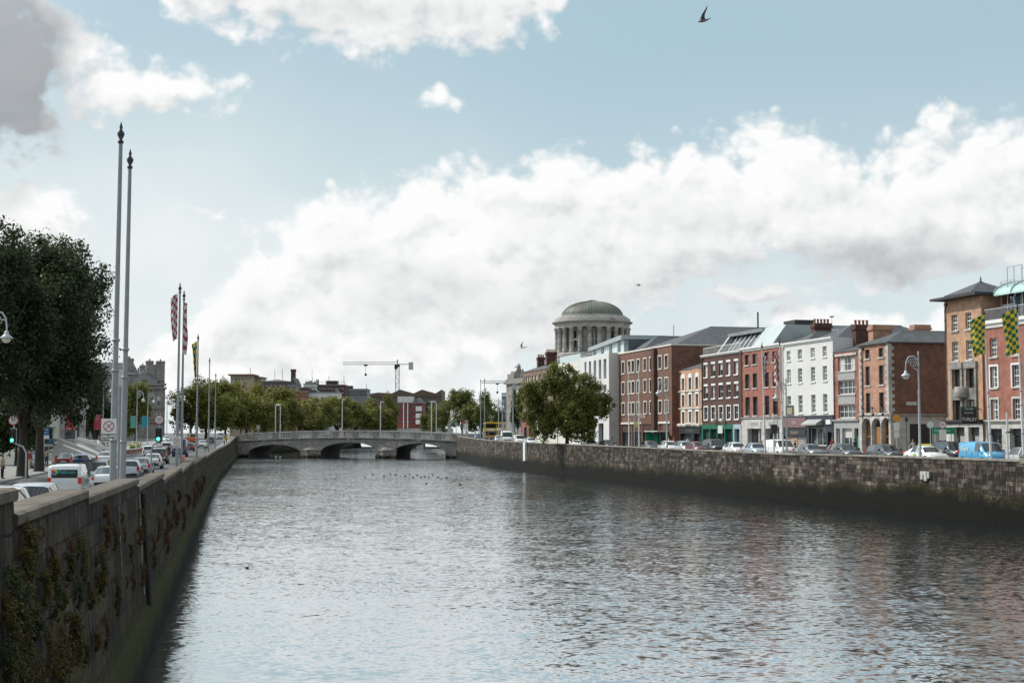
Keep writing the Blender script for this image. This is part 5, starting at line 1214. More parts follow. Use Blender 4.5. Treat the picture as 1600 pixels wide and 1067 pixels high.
# ------------------------------------------------------------------ left bank buildings and the far skyline
class Blk(Bld):
    def __init__(s, name, label, A, B, H, wall, depth, z0, cat='building'):
        s.A, s.B = Vector((A[0], A[1], 0)), Vector((B[0], B[1], 0)); s.d = (s.B - s.A).normalized(); s.L = (s.B - s.A).length
        s.depth, s.wall, s.z0, s.H, s.ops, s.wall_mb = depth, wall, z0, H, [], MB()
        s.root = thing(name, label, cat, (s.A.x, s.A.y, z0), math.atan2(s.d.y, s.d.x))
    def u(s, px): return plane_u(s.A, s.d, px)
    def ycol(s, px): return (s.A + s.d * s.u(px)).y
def left_bank():
    Y = 388.0; C = (uof(255) * Y, Y); A = (uof(196) * (Y - 3), Y - 3)
    b = Blk('stone_hotel', 'grey stone Victorian hotel with rows of tall chimneys behind the left quay trees', A, C, zof(255, 601, Y) - 4.3, GRANITE, 44, 4.3)
    cols = [(220.5, 229.5), (244, 251)]; r1 = (593.5, 604); r2 = (618, 634); r3 = (643.5, 656)
    rows_cols(b, cols, [r1, r2, r3], 240, style='sash', sill=GRANITE, surround=GRANITE, curtain=.3)
    b.facade(); b.shell(); b.done(GRANITE)
    for py, pr in ((606, .7), (637, .4), (659, .4), (600.4, .6)):
        zc = zof(255, py, Y) - 4.3; mb = MB(); mb.box(-.2, b.L + pr, -pr, -.003, zc - .3, zc + .25); mb.box(b.L + .003, b.L + pr, -.002, b.depth, zc - .3, zc + .25); mb.build('string_course', GRANITE, b.root)
    for k in range(13):       # river front: piers and windows
        y = 1.2 + k * 3.3; mb = MB(); mb.box(b.L + .003, b.L + .4, y - .45, y + .45, .2, zof(255, 607, Y) - 4.3 - .31); mb.build('pilaster', GRANITE, b.root)
        for a, c in (r1, r2, r3, (662, 680)):
            z1, z0 = zof(255, a, Y) - 4.3, zof(255, c, Y) - 4.3
            if k < 12:
                mm = _wmesh.get(('hr', a))
                if mm is None:
                    w = MB(); w.box(-.8, .8, -.06, .05, 0, z1 - z0); w.box(-.85, .85, -.1, -.061, (z1 - z0) * .5, (z1 - z0) * .5 + .12, 1); w.box(-.8, -.68, -.1, -.061, 0, z1 - z0, 1); w.box(.68, .8, -.1, -.061, 0, z1 - z0, 1); mm = _wmesh[('hr', a)] = w.mesh('window', [G_DARK, WHITEP])
                o = link('window', mm, b.root, (b.L + .065, y + 1.65, z0)); o.rotation_euler = (0, 0, R(90))
    b.hip(4.0, .4)
    for px, yy, w in ((233, 4, 2.6), (249, 3, 3.0), (263, 14, 3.4)):
        Yc = Y + yy; zt = zof(px, 564 if px < 255 else 569.5, Yc) - 4.3; x0 = b.u(px - 5) + (0 if px < 255 else -2.5)
        b.chimney(x0, x0 + w * .75, yy, yy + w, b.H + .5, zt, GRANITE, 5)
    b.chimney(b.L - 5, b.L - 3.4, 27, 31, b.H, b.H + 6.5, GRANITE, 5); b.chimney(b.L - 5, b.L - 3.4, 37, 41, b.H, b.H + 6.2, GRANITE, 5)
    # slate-roofed neighbour above the second tree
    Y = 345.0; b = Blk('slate_roofed_house', 'grey house whose slate roof shows between the dark trees and the flagpoles', (uof(120) * Y, Y), (uof(204) * Y, Y + 6), zof(165, 584, Y) - 4, GRANITE, 16, 4.0)
    b.facade(); b.shell(); b.done(GRANITE); b.hip(3.2, .3, gable=True); b.chimney(b.L - 2.4, b.L - .6, 3, 6, b.H, b.H + 4.2, GRANITE, 4)
    for k in range(6):
        for zz in (3.2, 7.2): add_window(b.root, 1.2 + k * 2.1, 2.3 + k * 2.1, zz, zz + 2.0, y=-.06, style='sash')
    # concrete civic offices with drum column and ramp
    Y = 168.0; conc = brick('concrete_panels', (.40, .385, .36), (.46, .44, .41), (.24, .23, .22), 1.9, 1.15, .02, .3)
    b = Blk('concrete_office', 'pale concrete office building with a round column and tall dark slots behind the left trees', (uof(40) * Y, Y), (uof(126) * Y, Y + 2), 12, conc, 18, 2.95)
    zt = zof(110, 625, Y) - 2.95; zm = zof(110, 649, Y) - 2.95; zlow = zof(110, 661, Y) - 2.95
    u0, u1 = b.u(101), b.u(119); b.op(u0, u1, zm, zt + 1.5); b.op(b.u(101), b.u(124), 2.6, zlow); b.op(b.u(52), b.u(70), 2.6, zlow)
    b.facade(rev=.8); b.shell(); b.done(conc); b.flat_top()
    for i, o in enumerate(b.ops):
        mb = MB(); mb.quad((o[0], .7, o[2]), (o[1], .7, o[2]), (o[1], .7, o[3]), (o[0], .7, o[3])); mb.build('glazing', G_DARK, b.root)
    for i in range(4):
        mb = MB(); x = u0 + (i + .5) * (u1 - u0) / 4; mb.box(x - .1, x + .1, -.1, .69, zm, zt + 1.5); mb.build('concrete_fin', conc, b.root)
    mb = MB(); mb.lathe([(.85, 0), (.85, 12)], 20, (b.u(82), -1.3, 0)); mb.build('round_column', plain('pale_concrete', (.50, .48, .45), .8, var=.08), b.root)
    pv = plain('pale_paving', (.40, .385, .37), .85, var=.12, scale=1.5)
    t = thing('ramp', 'pale stepped ramp with white handrail walls below the concrete offices', 'ramp', (uof(76) * 150, 152, 2.95), -.02)
    mb = MB(); mb.prism([(0, -.1), (0, 2.0), (.6, 1.95), (4.9, .1), (4.9, -.1)], 0, 8, 'y'); mb.build('slope', pv, t)
    for y in (-.25, 8.05):
        mb = MB(); mb.prism([(-.2, 2.5), (-.2, 2.8), (.6, 2.7), (5.0, .95), (5.0, .65)], y, y + .2, 'y', 0); mb.prism([(-.2, 0), (-.2, 2.25), (.6, 2.15), (5.0, .35), (5.0, 0)], y + .02, y + .18, 'y', 0); mb.build('side_wall', plain('white_rail_wall', (.62, .61, .59), .7, var=.06), t)
    # ---- skyline beyond the row of trees
    def blk(name, label, p0, p1, py, Y, mat, depth=18, wins=None, dy=0, roof='flat', z0=4.4, wm=None):
        b = Blk(name, label, (uof(p0) * Y, Y), (uof(p1) * (Y + dy), Y + dy), zof((p0 + p1) / 2, py, Y) - z0, mat, depth, z0)
        if wins:
            nx, rows = wins; k = ('far', nx, round(b.L / nx, 1), rows)
            wmesh = None
            for (ya, yb) in rows:
                z1, zb = zof(p0, ya, Y) - z0, zof(p0, yb, Y) - z0
                for i in range(nx):
                    x = (i + .5) * b.L / nx; w = b.L / nx * .27; kk = ('fw', round(w, 2), round(z1 - zb, 2), wm)
                    if kk not in _wmesh:
                        m_ = MB(); m_.box(-w, w, -.08, .2, 0, z1 - zb); m_.box(-w, w, -.12, -.081, (z1 - zb) * .46, (z1 - zb) * .54, 1); _wmesh[kk] = m_.mesh('window', [G_DARK, WHITEP])
                    link('window', _wmesh[kk], b.root, (x, -.01, zb))
        b.facade(); b.shell(); b.done(mat)
        if roof == 'flat': mb = MB(); mb.box(-.15, b.L + .15, -.15, depth + .15, b.H + .002, b.H + .4); mb.build('parapet', LEADM, b.root)
        else: b.hip(*roof)
        return b
    BEIGE = plain('beige_render', (.40, .32, .24), .85, var=.1); TILE = brick('red_roof_tile', (.24, .13, .085), (.30, .17, .11), (.15, .09, .06), .4, .3, .02, .3)
    b = blk('hilltop_house', 'low beige house with a reddish roof on the hill left of the dark chimney', 359, 392, 588, 690, BEIGE, 14, (6, ((589.5, 593),)), roof='flat'); mb = MB(); mb.box(-1, b.L + 1, -1, 15, b.H + .41, b.H + 1.1); mb.build('roof', TILE, b.root)
    mb = MB(); mb.path([(b.L - 1.2, 3, b.H), (b.L - 1.2, 3, b.H + 4.5)], .12, 5); mb.build('mast', DARKM, b.root)
    b = blk('hilltop_house', 'small beige and brown annexe just right of the low hilltop house', 393, 407, 591.5, 700, BEIGE, 14, (3, ((593, 596),))); mb = MB(); mb.box(-.5, b.L + .5, -.5, 14.5, b.H + .41, b.H + .9); mb.build('roof', TILE, b.root)
    b = blk('brown_hall', 'long dark brown hall with an orange-edged roof on the skyline left of the chimney', 406, 453, 596, 660, plain('brown_render', (.13, .10, .085), .85, var=.15), 20, (7, ((600, 605),)), roof=(1.2, .4))
    mb = MB()
    for x in (6, 9.5): mb.path([(x, 4, b.H), (x, 4, b.H + 6)], .1, 5)
    mb.build('aerial', DARKM, b.root)
    t = thing('chimney_stack', 'tall dark square brick chimney stack on the skyline', 'chimney', (uof(457.5) * 650, 650, 4.4)); zt = zof(457, 577, 650) - 4.4
    mb = MB(); mb.prism([(-1.25, 0), (1.25, 0), (.95, zt - 1), (-.95, zt - 1)], -1.0, 1.0, 'y'); mb.build('shaft', DKBROWN, t); mb = MB(); mb.box(-1.15, 1.15, -1.15, 1.15, zt - .999, zt); mb.build('cap', DKBROWN, t)
    b = blk('grey_chapel', 'narrow grey gabled chapel front just below the dark chimney', 452, 461, 602, 610, plain('chapel_stone', (.26, .27, .28), .85, var=.12), 16, (2, ((604, 612),))); 
    mb = MB(); mb.prism([(-.3, b.H + .41), (b.L / 2, b.H + 3.4), (b.L + .3, b.H + .41)], -.2, 16, 'y'); mb.build('gable_roof', SLATE, b.root)
    b = blk('red_brick_warehouse', 'red brick warehouse wall rising above the olive trees right of the chimney', 453, 479, 612, 580, REDB, 14, (4, ((615, 620),)))
    b = blk('brown_annexe', 'dark brown block between the chimney and the white tower', 466, 480, 606, 600, DKBROWN, 12)
    b = blk('white_tower', 'white concrete tower with a jagged rooftop of masts and tanks', 473.5, 495, 601, 640, WHITEWALL, 14, (7, ((604, 606.5), (609, 611.5), (614, 616.5))))
    mb = MB(); rd = random.Random(3)
    for i in range(6): x = .4 + i * (b.L - 1.2) / 5; mb.box(x, x + .8, 2, 6, b.H + .4, b.H + .4 + rd.uniform(.8, 2.0)); mb.path([(x + .4, 1.5, b.H + .4), (x + .4, 1.5, b.H + rd.uniform(2, 3.6))], .07, 4)
    mb.path([(b.L * .55, 3, b.H), (b.L * .55, 3, b.H + 7)], .08, 5); mb.build('rooftop_mast', GREYS, b.root)
    b = blk('white_warehouse', 'long low white building with dark openings above the olive trees', 480, 527, 614, 585, WHITEWALL, 14, (5, ((621, 627),)))
    mb = MB(); mb.prism([(-.3, b.H), (b.L * .2, b.H + 1.6), (b.L * .4, b.H)], .2, 13, 'y'); mb.prism([(b.L * .75, b.H), (b.L * .88, b.H + 1.9), (b.L, b.H)], .2, 13, 'y'); mb.build('gable_roof', SLATE, b.root)
    b = blk('brown_flats', 'brown brick flats with pale windows and rooftop railings on the skyline', 497, 538, 602, 640, DKBROWN, 16, (9, ((605, 609), (612, 616), (619, 623))), wm=1)
    mb = MB(); mb.box(3, 8, 3, 9, b.H + .4, b.H + 2.2); mb.build('rooftop_plant', DARKM, b.root); mb = MB()
    for k in range(9): x = b.L * k / 8.1; mb.box(x, x + .1, .4, .5, b.H + .4, b.H + 1.6)
    mb.box(0, b.L, .42, .48, b.H + 1.6, b.H + 1.7); mb.build('roof_railing', DARKM, b.root)
    for x in (b.L * .35, b.L * .93): mb = MB(); mb.path([(x, 4, b.H), (x, 4, b.H + 4.5)], .1, 5); mb.build('mast', DARKM, b.root)
    b = blk('grey_slab_block', 'grey slab office block with a row of pale slits right of the brown flats', 541, 573, 608.5, 690, plain('grey_cladding', (.20, .22, .225), .7, var=.08), 16, (11, ((611, 618),)), wm=2)
    mb = MB(); mb.box(.5, 2.6, 2, 6, b.H + .4, b.H + 1.9); mb.build('rooftop_plant', DARKM, b.root); mb = MB(); mb.path([(b.L - .6, 3, b.H), (b.L - .6, 3, b.H + 2.6)], .12, 5); mb.build('mast', DARKM, b.root)
    Y = 760; t = thing('gabled_hall', 'wide brown zigzag-roofed hall on the skyline below the tower crane', 'building', (uof(577) * Y, Y, 4.4)); L = uof(690) * Y - uof(577) * Y; h = zof(640, 618, Y) - 4.4; q = L / 3.3; g = zof(640, 608.5, Y) - 4.4
    BR = plain('brown_roof_metal', (.13, .085, .062), .7, var=.12, scale=.2)
    mb = MB(); mb.box(0, L, 0, 40, 0, h - .5); mb.build('wall', plain('brown_render', (.13, .10, .085), .85, var=.15), t)
    mb = MB(); pts = [(0, h - .49), (0, h + 1.0)]; k0 = 0
    for i in range(3): pts += [(L * .12 + i * q - .0, g if i else g - 1.6), (L * .12 + i * q + q * .62, h + 1.2)]
    pts += [(L, g), (L, h - .49)]; mb.prism(pts, -.5, 40, 'y'); mb.build('roof', BR, t)
    b = blk('red_flats', 'red brick flats with white balconies and a pale top storey beyond the bridge', 621, 661, 630, 610, plain('crimson_brick', (.22, .055, .05), .85, var=.15), 22, (7, ((633, 637), (641, 645), (649, 653), (657, 661))))
    mb = MB(); mb.box(0, b.L * .6, -.3, 10, b.H + .41, b.H + 2.9); mb.build('top_storey', WHITEWALL, b.root)
    for u_ in (.22, .38): mb = MB(); mb.box(b.L * u_, b.L * u_ + .4, -.35, -.02, 2, b.H); mb.build('white_pier', WHITEP, b.root)
    for py in (638.5, 649.5, 659): mb = MB(); z = zof(650, py, 610) - 4.4; x = b.L * .72; mb.box(x, x + 2.6, -1.5, -.02, z - 1, z); mb.box(x, x + 2.6, -1.5, -1.42, z, z + 1.0); mb.build('balcony', WHITEP, b.root)
    b.hip(2.5, .2, x0=b.L * .58); 
    b = blk('dark_block', 'dark slate-clad block joined to the right end of the red flats', 658, 672, 628, 630, plain('slate_cladding', (.06, .065, .075), .7, var=.1), 16, (2, ((634, 638), (646, 650))))
    b = blk('glass_block', 'teal glass office block behind the yellow bus', 784, 801, 620, 520, G_BLUE, 14); mb = MB()
    for zz in range(1, 6): mb.box(-.1, b.L + .1, -.12, -.02, zz * 3.1, zz * 3.1 + .9, zz % 2)
    for k in range(6): x = k * b.L / 5.05; mb.box(x, x + .14, -.16, -.121, 0, b.H)
    mb.build('facade_panel', [plain('teal_panel', (.05, .16, .19), .4, var=.1), plain('pale_panel', (.34, .42, .45), .4, var=.1)], b.root)
    # ---- tower cranes
    def crane(label, pxm, pym, pxa, pxb, Y, yaw=0):
        x = uof(pxm) * Y; zt = zof(pxm, pym, Y) - 4.4; t = thing('tower_crane', label, 'crane', (x, Y, 4.4), yaw, 'tower cranes on the skyline'); S = plain('crane_steel', (.48, .47, .44), .5, .1, var=.05)
        k = uof(1) * 0 + Y / F; w = 1.0
        mb = MB()
        for a in (-w, w):
            for c in (-w, w): mb.box(a - .16, a + .16, c - .16, c + .16, 0, zt)
        n = int(zt / 2.2)
        for i in range(n):
            z0, z1 = zt * i / n, zt * (i + 1) / n; s_ = 1 if i % 2 else -1
            for c in (-w, w): mb.path([(-w * s_, c, z0), (w * s_, c, z1)], .11, 4); mb.path([(c, -w * s_, z0), (c, w * s_, z1)], .11, 4)
        mb.build('mast', S, t)
        xa, xb = (pxa - pxm) * k, (pxb - pxm) * k; mb = MB()
        for y in (-.7, .7): mb.path([(xa, y, zt + .6), (0, y, zt + .6)], .14, 4)
        mb.path([(xa, 0, zt + 2.0), (0, 0, zt + 2.2)], .14, 4); m = 26
        for i in range(m):
            q0, q1 = xa * i / m, xa * (i + 1) / m; mb.path([(q0, -.7, zt + .6), ((q0 + q1) / 2, 0, zt + 2.1), (q1, .7, zt + .6)], .08, 4)
        mb.build('jib', S, t)
        mb = MB(); mb.box(0, xb, -.8, .8, zt + .5, zt + .9); mb.box(xb * .72, xb, -1.0, 1.0, zt - 2.4, zt + 1.9); mb.build('counter_jib', S, t)
        mb = MB(); mb.box(-1.3, 1.3, -1.3, 1.3, zt - .8, zt + .45); mb.box(-1.6, .2, -1.9, -.9, zt - 2.2, zt + .2); mb.path([(0, 0, zt + .4), (0, 0, zt + 3.4)], .3, 5); mb.build('cab', DARKM, t)
        mb = MB(); xt = xa * .58; mb.box(xt - 1, xt + 1, -.8, .8, zt - .3, zt + .5); mb.path([(xt, 0, zt - .3), (xt, 0, zt - 5)], .1, 4); mb.lathe([(0, 0), (.7, .2), (.7, 1.2), (0, 1.6)], 8, (xt, 0, zt - 6)); mb.build('hook_block', DARKM, t)
    crane('grey tower crane with its long jib pointing left above the zigzag-roofed hall', 620.5, 571, 535, 645, 820)
    crane('distant tower crane, only its pale jib showing left of the courthouse wing', 812, 600, 752, 826, 900)
left_bank()
# ------------------------------------------------------------------ plants growing out of the left quay wall
def wall_plants():
    W_OL = leafmat('wall_weed_olive', (.045, .041, .010), (.090, .072, .015), (.16, .11, .022)); W_GR = leafmat('wall_weed_green', (.022, .040, .013), (.045, .068, .022), (.09, .105, .03)); W_RU = leafmat('wall_weed_rust', (.075, .042, .014), (.13, .07, .02), (.17, .095, .03))
    protos = []
    for s in range(5):
        rg = np.random.default_rng(90 + s); C = []; rd = []
        n = 26; 
        for i in range(n):
            tt = i / (n - 1); C.append((rg.normal() * .16 * (1 - .4 * tt), -.10 - .16 * math.sin(tt * 3) - rg.random() * .06, .15 - tt * (.75 + .25 * s) + rg.normal() * .05)); rd.append(.17 * (1.15 - .6 * tt))
        protos.append(leaf_mesh('wall_plant', C, rd, 44, .062, W_OL, 70 + s))
    spots = [(35, 840, 0, 1.0), (28, 870, 0, 1.1), (12, 905, 1, 1.2), (24, 935, 0, 1.2), (5, 950, 0, 1.1), (44, 962, 1, 1.0), (60, 905, 0, .9), (18, 1035, 0, 1.2), (50, 1040, 0, .9), (80, 895, 1, .9), (78, 880, 0, .8), (100, 872, 0, .9), (116, 908, 1, .8), (123, 848, 0, .8), (152, 862, 0, 1.1), (153, 900, 0, .9), (104, 968, 0, 1.2), (112, 985, 0, 1.0), (86, 1010, 0, 1.2), (84, 1040, 0, 1.0), (136, 930, 0, .8), (160, 828, 2, .9), (174, 824, 0, .9), (177, 905, 1, .9), (180, 925, 0, .7), (200, 855, 0, .8), (214, 830, 2, .9), (218, 800, 2, .8), (219, 885, 2, .8), (160, 965, 2, .8), (145, 995, 2, .8), (128, 1010, 0, .7), (40, 825, 2, .9), (117, 835, 1, .6), (58, 812, 1, .6), (160, 792, 2, .7), (205, 905, 2, .6), (236, 838, 2, .9), (243, 812, 2, 1.0), (256, 800, 2, 1.2), (262, 815, 2, 1.1), (272, 800, 2, 1.3), (258, 840, 2, 1.0), (268, 783, 2, 1.1), (283, 795, 2, 1.3), (276, 770, 2, 1.2), (290, 775, 2, 1.4), (259, 770, 2, .9), (300, 765, 2, 1.5), (305, 752, 2, 1.6), (311, 758, 2, 1.6), (315, 745, 2, 1.6), (237, 865, 2, .8), (3, 1010, 1, .9), (66, 985, 0, .8), (92, 930, 0, .7)]
    names = {0: 'olive', 1: 'green', 2: 'rust-brown'}
    rj = random.Random(12); spots = spots + [(px + rj.uniform(-16, 16) * (.5 if px > 220 else 1), py + rj.uniform(-30, 30) * (.5 if px > 220 else 1), 2 if rj.random() < .35 else k, sc * rj.uniform(.35, .75)) for px, py, k, sc in spots if rj.random() < .55]
    for i, (px, py, k, sc) in enumerate(spots):
        # where the sight line meets the sloping river face
        u, v = ray(px, py); Y = 20.0
        for it in range(14):
            z = ZC + v * Y; off = .12 * max(0, min(1, (4.6 - z) / 2.0)) + (.13 * max(0, min(1, (2.6 - z) / 1.4)))
            lo, hi = 8.0, 300.0
            for _ in range(40):
                m = (lo + hi) / 2; X = lerp([(-30, 1.5)] and [(q[1], q[0]) for q in LW], m) + off + .05
                if u * m - X > 0: lo = m
                else: hi = m
            Y = lo
        z = ZC + v * Y; X = u * Y
        if not 1.1 < z < 5: continue
        o = link('wall_plant', protos[i % 5], None, (X, Y, z), math.atan2(.98, .18) + random.uniform(-.2, .2)); o.scale = (sc * .52,) * 3
        tag(o, '%s weed clump growing out of the left quay wall%s' % (names[k], ' below the parapet steps' if k == 2 and px > 230 else ' near the bottom left corner' if k == 0 and px < 120 else ' beside the lime-streaked drain' if px > 120 else ' near the bottom left corner'), 'plant', '%s weeds on the left quay wall' % names[k])
        if k: repaint(o, {W_OL: (W_GR if k == 1 else W_RU)})
wall_plants()
# ------------------------------------------------------------------ vehicles (local x = forward, origin on the ground at the middle)
TYRE = plain('tyre_rubber', (.018, .018, .019), .9, var=0); RIM = plain('wheel_alloy', (.40, .41, .42), .35, .7, var=0)
CARGLASS = plain('car_glass', (.015, .02, .022), .03, var=0, spec=.9); PAINT = plain('car_paint_silver', (.45, .46, .47), .28, .35, var=0, coat=.6)
TRIM = plain('car_trim', (.02, .02, .021), .6, var=0); HLAMP = plain('headlamp_glass', (.75, .76, .76), .08, .2, var=0, coat=1); TLAMP = plain('tail_lamp_red', (.42, .012, .012), .15, var=0, coat=1, emit=((.8, .02, .01), .12)); PLATE = plain('number_plate_white', (.75, .75, .73), .5, var=0)
def car_paint(nm, col, metal=.2): return plain('car_paint_' + nm, col, .28, metal, var=0, coat=.7)
SPEC = {  # length, width, height, wheel radius, wheelbase ends; stations (x, z_bottom, z_belt, z_top, half top) from rear to front, fractions
    'hatchback': dict(L=4.05, W=1.76, H=1.48, r=.31, ax=(.17, .81), st=[(0, .38, .62, .68, .62), (.01, .24, .86, .92, .70), (.04, .2, .93, 1.02, .72), (.12, .2, .93, 1.38, .58), (.2, .2, .93, 1.46, .58), (.42, .2, .92, 1.48, .6), (.45, .2, .92, 1.48, .6), (.56, .2, .92, 1.45, .59), (.61, .2, .92, 1.36, .6), (.75, .2, .90, .95, .70), (.9, .2, .80, .84, .66), (.985, .22, .66, .70, .6), (1, .36, .56, .6, .5)], glass=((3, 4), (4, 5), (6, 7), (7, 8)), front=8, rear=2, tail=.8),
    'saloon': dict(L=4.55, W=1.78, H=1.45, r=.32, ax=(.19, .81), st=[(0, .4, .66, .72, .62), (.01, .26, .88, .94, .68), (.14, .2, .95, 1.0, .70), (.29, .2, .93, 1.38, .57), (.33, .2, .93, 1.42, .57), (.47, .2, .92, 1.45, .59), (.49, .2, .92, 1.45, .59), (.58, .2, .92, 1.42, .58), (.62, .2, .92, 1.34, .59), (.74, .2, .90, .95, .70), (.9, .2, .79, .83, .66), (.985, .22, .66, .70, .6), (1, .36, .56, .6, .5)], glass=((3, 4), (4, 5), (6, 7), (7, 8)), front=8, rear=2, tail=.8),
    'estate': dict(L=4.7, W=1.8, H=1.52, r=.33, ax=(.18, .81), st=[(0, .4, .66, .72, .64), (.008, .26, .92, 1.0, .70), (.02, .22, .95, 1.06, .70), (.08, .2, .95, 1.42, .60), (.2, .2, .94, 1.50, .60), (.42, .2, .93, 1.52, .6), (.44, .2, .93, 1.52, .6), (.57, .2, .93, 1.48, .59), (.61, .2, .93, 1.38, .6), (.74, .2, .92, .97, .70), (.9, .2, .82, .86, .66), (.985, .22, .68, .72, .6), (1, .38, .58, .62, .5)], glass=((3, 4), (4, 5), (6, 7), (7, 8)), front=8, rear=2, tail=.85),
    'off_roader': dict(L=4.5, W=1.88, H=1.78, r=.37, ax=(.17, .81), st=[(0, .45, .8, .86, .68), (.008, .34, 1.06, 1.14, .75), (.02, .3, 1.1, 1.2, .76), (.07, .28, 1.1, 1.64, .68), (.2, .28, 1.09, 1.76, .68), (.42, .28, 1.08, 1.78, .68), (.44, .28, 1.08, 1.78, .68), (.6, .28, 1.08, 1.74, .67), (.64, .28, 1.08, 1.64, .67), (.74, .28, 1.07, 1.12, .76), (.9, .28, 1.0, 1.05, .74), (.985, .32, .86, .92, .7), (1, .46, .7, .76, .6)], glass=((3, 4), (4, 5), (6, 7), (7, 8)), front=8, rear=2, tail=.95),
    'small_van': dict(L=4.4, W=1.82, H=1.84, r=.32, ax=(.17, .80), st=[(0, .42, .7, 1.0, .74), (.005, .26, 1.1, 1.72, .74), (.03, .22, 1.12, 1.80, .74), (.3, .22, 1.1, 1.84, .74), (.52, .22, 1.08, 1.84, .73), (.53, .22, 1.08, 1.84, .73), (.535, .22, 1.08, 1.84, .73), (.68, .22, 1.06, 1.78, .7), (.70, .22, 1.06, 1.72, .7), (.83, .22, 1.04, 1.10, .74), (.93, .22, .92, .97, .7), (.99, .25, .74, .8, .64), (1, .4, .62, .68, .56)], glass=((6, 7), (7, 8)), front=8, rear=None, tail=1.0),
    'tall_van': dict(L=5.6, W=2.0, H=2.5, r=.35, ax=(.2, .82), st=[(0, .5, .8, 1.2, .86), (.004, .3, 1.25, 2.36, .84), (.02, .28, 1.3, 2.46, .82), (.3, .28, 1.3, 2.5, .82), (.6, .28, 1.28, 2.5, .82), (.62, .28, 1.28, 2.49, .82), (.625, .28, 1.28, 2.48, .82), (.76, .28, 1.24, 2.30, .78), (.78, .28, 1.24, 2.2, .77), (.9, .28, 1.2, 1.28, .84), (.96, .28, 1.02, 1.08, .8), (.992, .3, .8, .86, .74), (1, .5, .66, .72, .66)], glass=((6, 7), (7, 8)), front=8, rear=None, tail=1.2)}
def make_vehicle(kind, name, label, cat, paint, loc, rz, group):
    S = SPEC[kind]; L, W = S['L'], S['W'] / 2; t = thing(name, label, cat, loc, rz, group); st = S['st']
    rings = []
    for (fx, zb, zs, zt, tw) in st:
        x = (fx - .5) * L; e = 1 if .03 < fx < .97 else .9 if .004 < fx < .996 else .8
        w = W * e; wt = tw * S['W'] * .5 / .88 if tw > .5 else tw * S['W'] / 2; wt = min(tw / .88 * W, w * .94)
        rings.append([(x, -w * .88, zb), (x, -w * .99, zb + .14), (x, -w, (zb + zs) * .55), (x, -w * .965, zs), (x, -wt, zt - .06), (x, -wt * .78, zt - .008), (x, 0, zt + .008), (x, wt * .78, zt - .008), (x, wt, zt - .06), (x, w * .965, zs), (x, w, (zb + zs) * .55), (x, w * .99, zb + .14), (x, w * .88, zb)])
    bm_, gl = MB(), {}
    n = 13; V = [p for r in rings for p in r]; gset = set(S['glass'])
    body = []
    def gface(key, q):
        gl.setdefault(key, []).append(q)
    for i in range(len(rings) - 1):
        for j in range(n):
            q = (i * n + j, i * n + (j + 1) % n, (i + 1) * n + (j + 1) % n, (i + 1) * n + j)
            pair = (i, i + 1)
            if j in (3, 8) and pair in gset: gface(('side_window', j), q)
            elif S['front'] and i == S['front'] and j in (4, 5, 6, 7): gface(('windscreen', 0), q)
            elif S['rear'] is not None and i == S['rear'] and j in (4, 5, 6, 7): gface(('rear_window', 0), q)
            else: body.append(q)
    bm_.add(V, body + [tuple(range(n - 1, -1, -1)), tuple((len(rings) - 1) * n + j for j in range(n))], 0, True)
    for s in (-1, 1):        # wheel arches, sills, bumper strip, door seams
        for a in S['ax']: bm_.lathe([(0, 0), (S['r'] * 1.16, 0)], 16, (0, 0, 0), 1) if False else None
    for a in S['ax']:
        for s in (-1, 1):
            x = (a - .5) * L; vs = [(x + S['r'] * 1.17 * math.cos(2 * math.pi * k / 18), s * (W + .006), S['r'] + S['r'] * 1.17 * math.sin(2 * math.pi * k / 18)) for k in range(18)]
            vs = [(px_, y, max(z, st[4][1] - .02)) for px_, y, z in vs]; bm_.add(vs, (tuple(range(18)) if s < 0 else tuple(range(17, -1, -1)),), 1)
    bm_.box(L * .49, L * .503, -W * .62, W * .62, st[-1][1] + .0, st[-1][1] + .2, 1); bm_.box(-L * .503, -L * .49, -W * .7, W * .7, st[0][1] - .04, st[0][1] + .14, 1)
    for s in (-1, 1):
        for fx in (S['ax'][0] + .13, .47, .66 if kind.endswith('van') else .64):
            x = (fx - .5) * L; bm_.box(x - .008, x + .008, s * (W * .985) - .012, s * (W * .985) + .012, .36, st[5][2] - .03, 1)
        bm_.box(-L * .36, L * .3, s * W * .99 - .02, s * W * .99 + .02, st[4][1], st[4][1] + .1, 1)
    body_o = bm_.build('body', [paint, TRIM], t)
    for (nm, j), fs in gl.items():
        g = MB(); idx = sorted({i for f in fs for i in f}); mp = {k: i for i, k in enumerate(idx)}
        g.add([V[k] for k in idx], [tuple(mp[k] for k in f) for f in fs], 0, True); g.build(nm, CARGLASS, t)
    if S['rear'] is None:
        g = MB(); z0, z1 = st[2][2] + .06, st[2][3] - .22; x = -L * .5 - .01; g.box(x - .004, x + .02, -W * .68, W * .68, z0, z1); g.build('rear_window', CARGLASS, t)
    wm = MB(); r = S['r']; wm.lathe([(r * .62, -.1), (r * .94, -.1), (r, -.06), (r, .06), (r * .94, .1), (r * .62, .1)], 18)
    wm.v = [(x, z, y) for x, y, z in wm.v]; wm.f = [f[::-1] for f in wm.f]; wme = wm.mesh('wheel', TYRE)
    rm = MB(); rm.lathe([(r * .63, .07), (r * .55, .085), (r * .2, .06), (0, .075)], 14); rm.lathe([(r * .63, -.07), (r * .55, -.085), (r * .2, -.06), (0, -.075)], 14)
    for k in range(5):
        a = 2 * math.pi * k / 5; rm.add([(r * .2 * math.cos(a - .5), r * .2 * math.sin(a - .5), .095), (r * .56 * math.cos(a - .14), r * .56 * math.sin(a - .14), .1), (r * .56 * math.cos(a + .14), r * .56 * math.sin(a + .14), .1), (r * .2 * math.cos(a + .5), r * .2 * math.sin(a + .5), .095)], ((0, 1, 2, 3),))
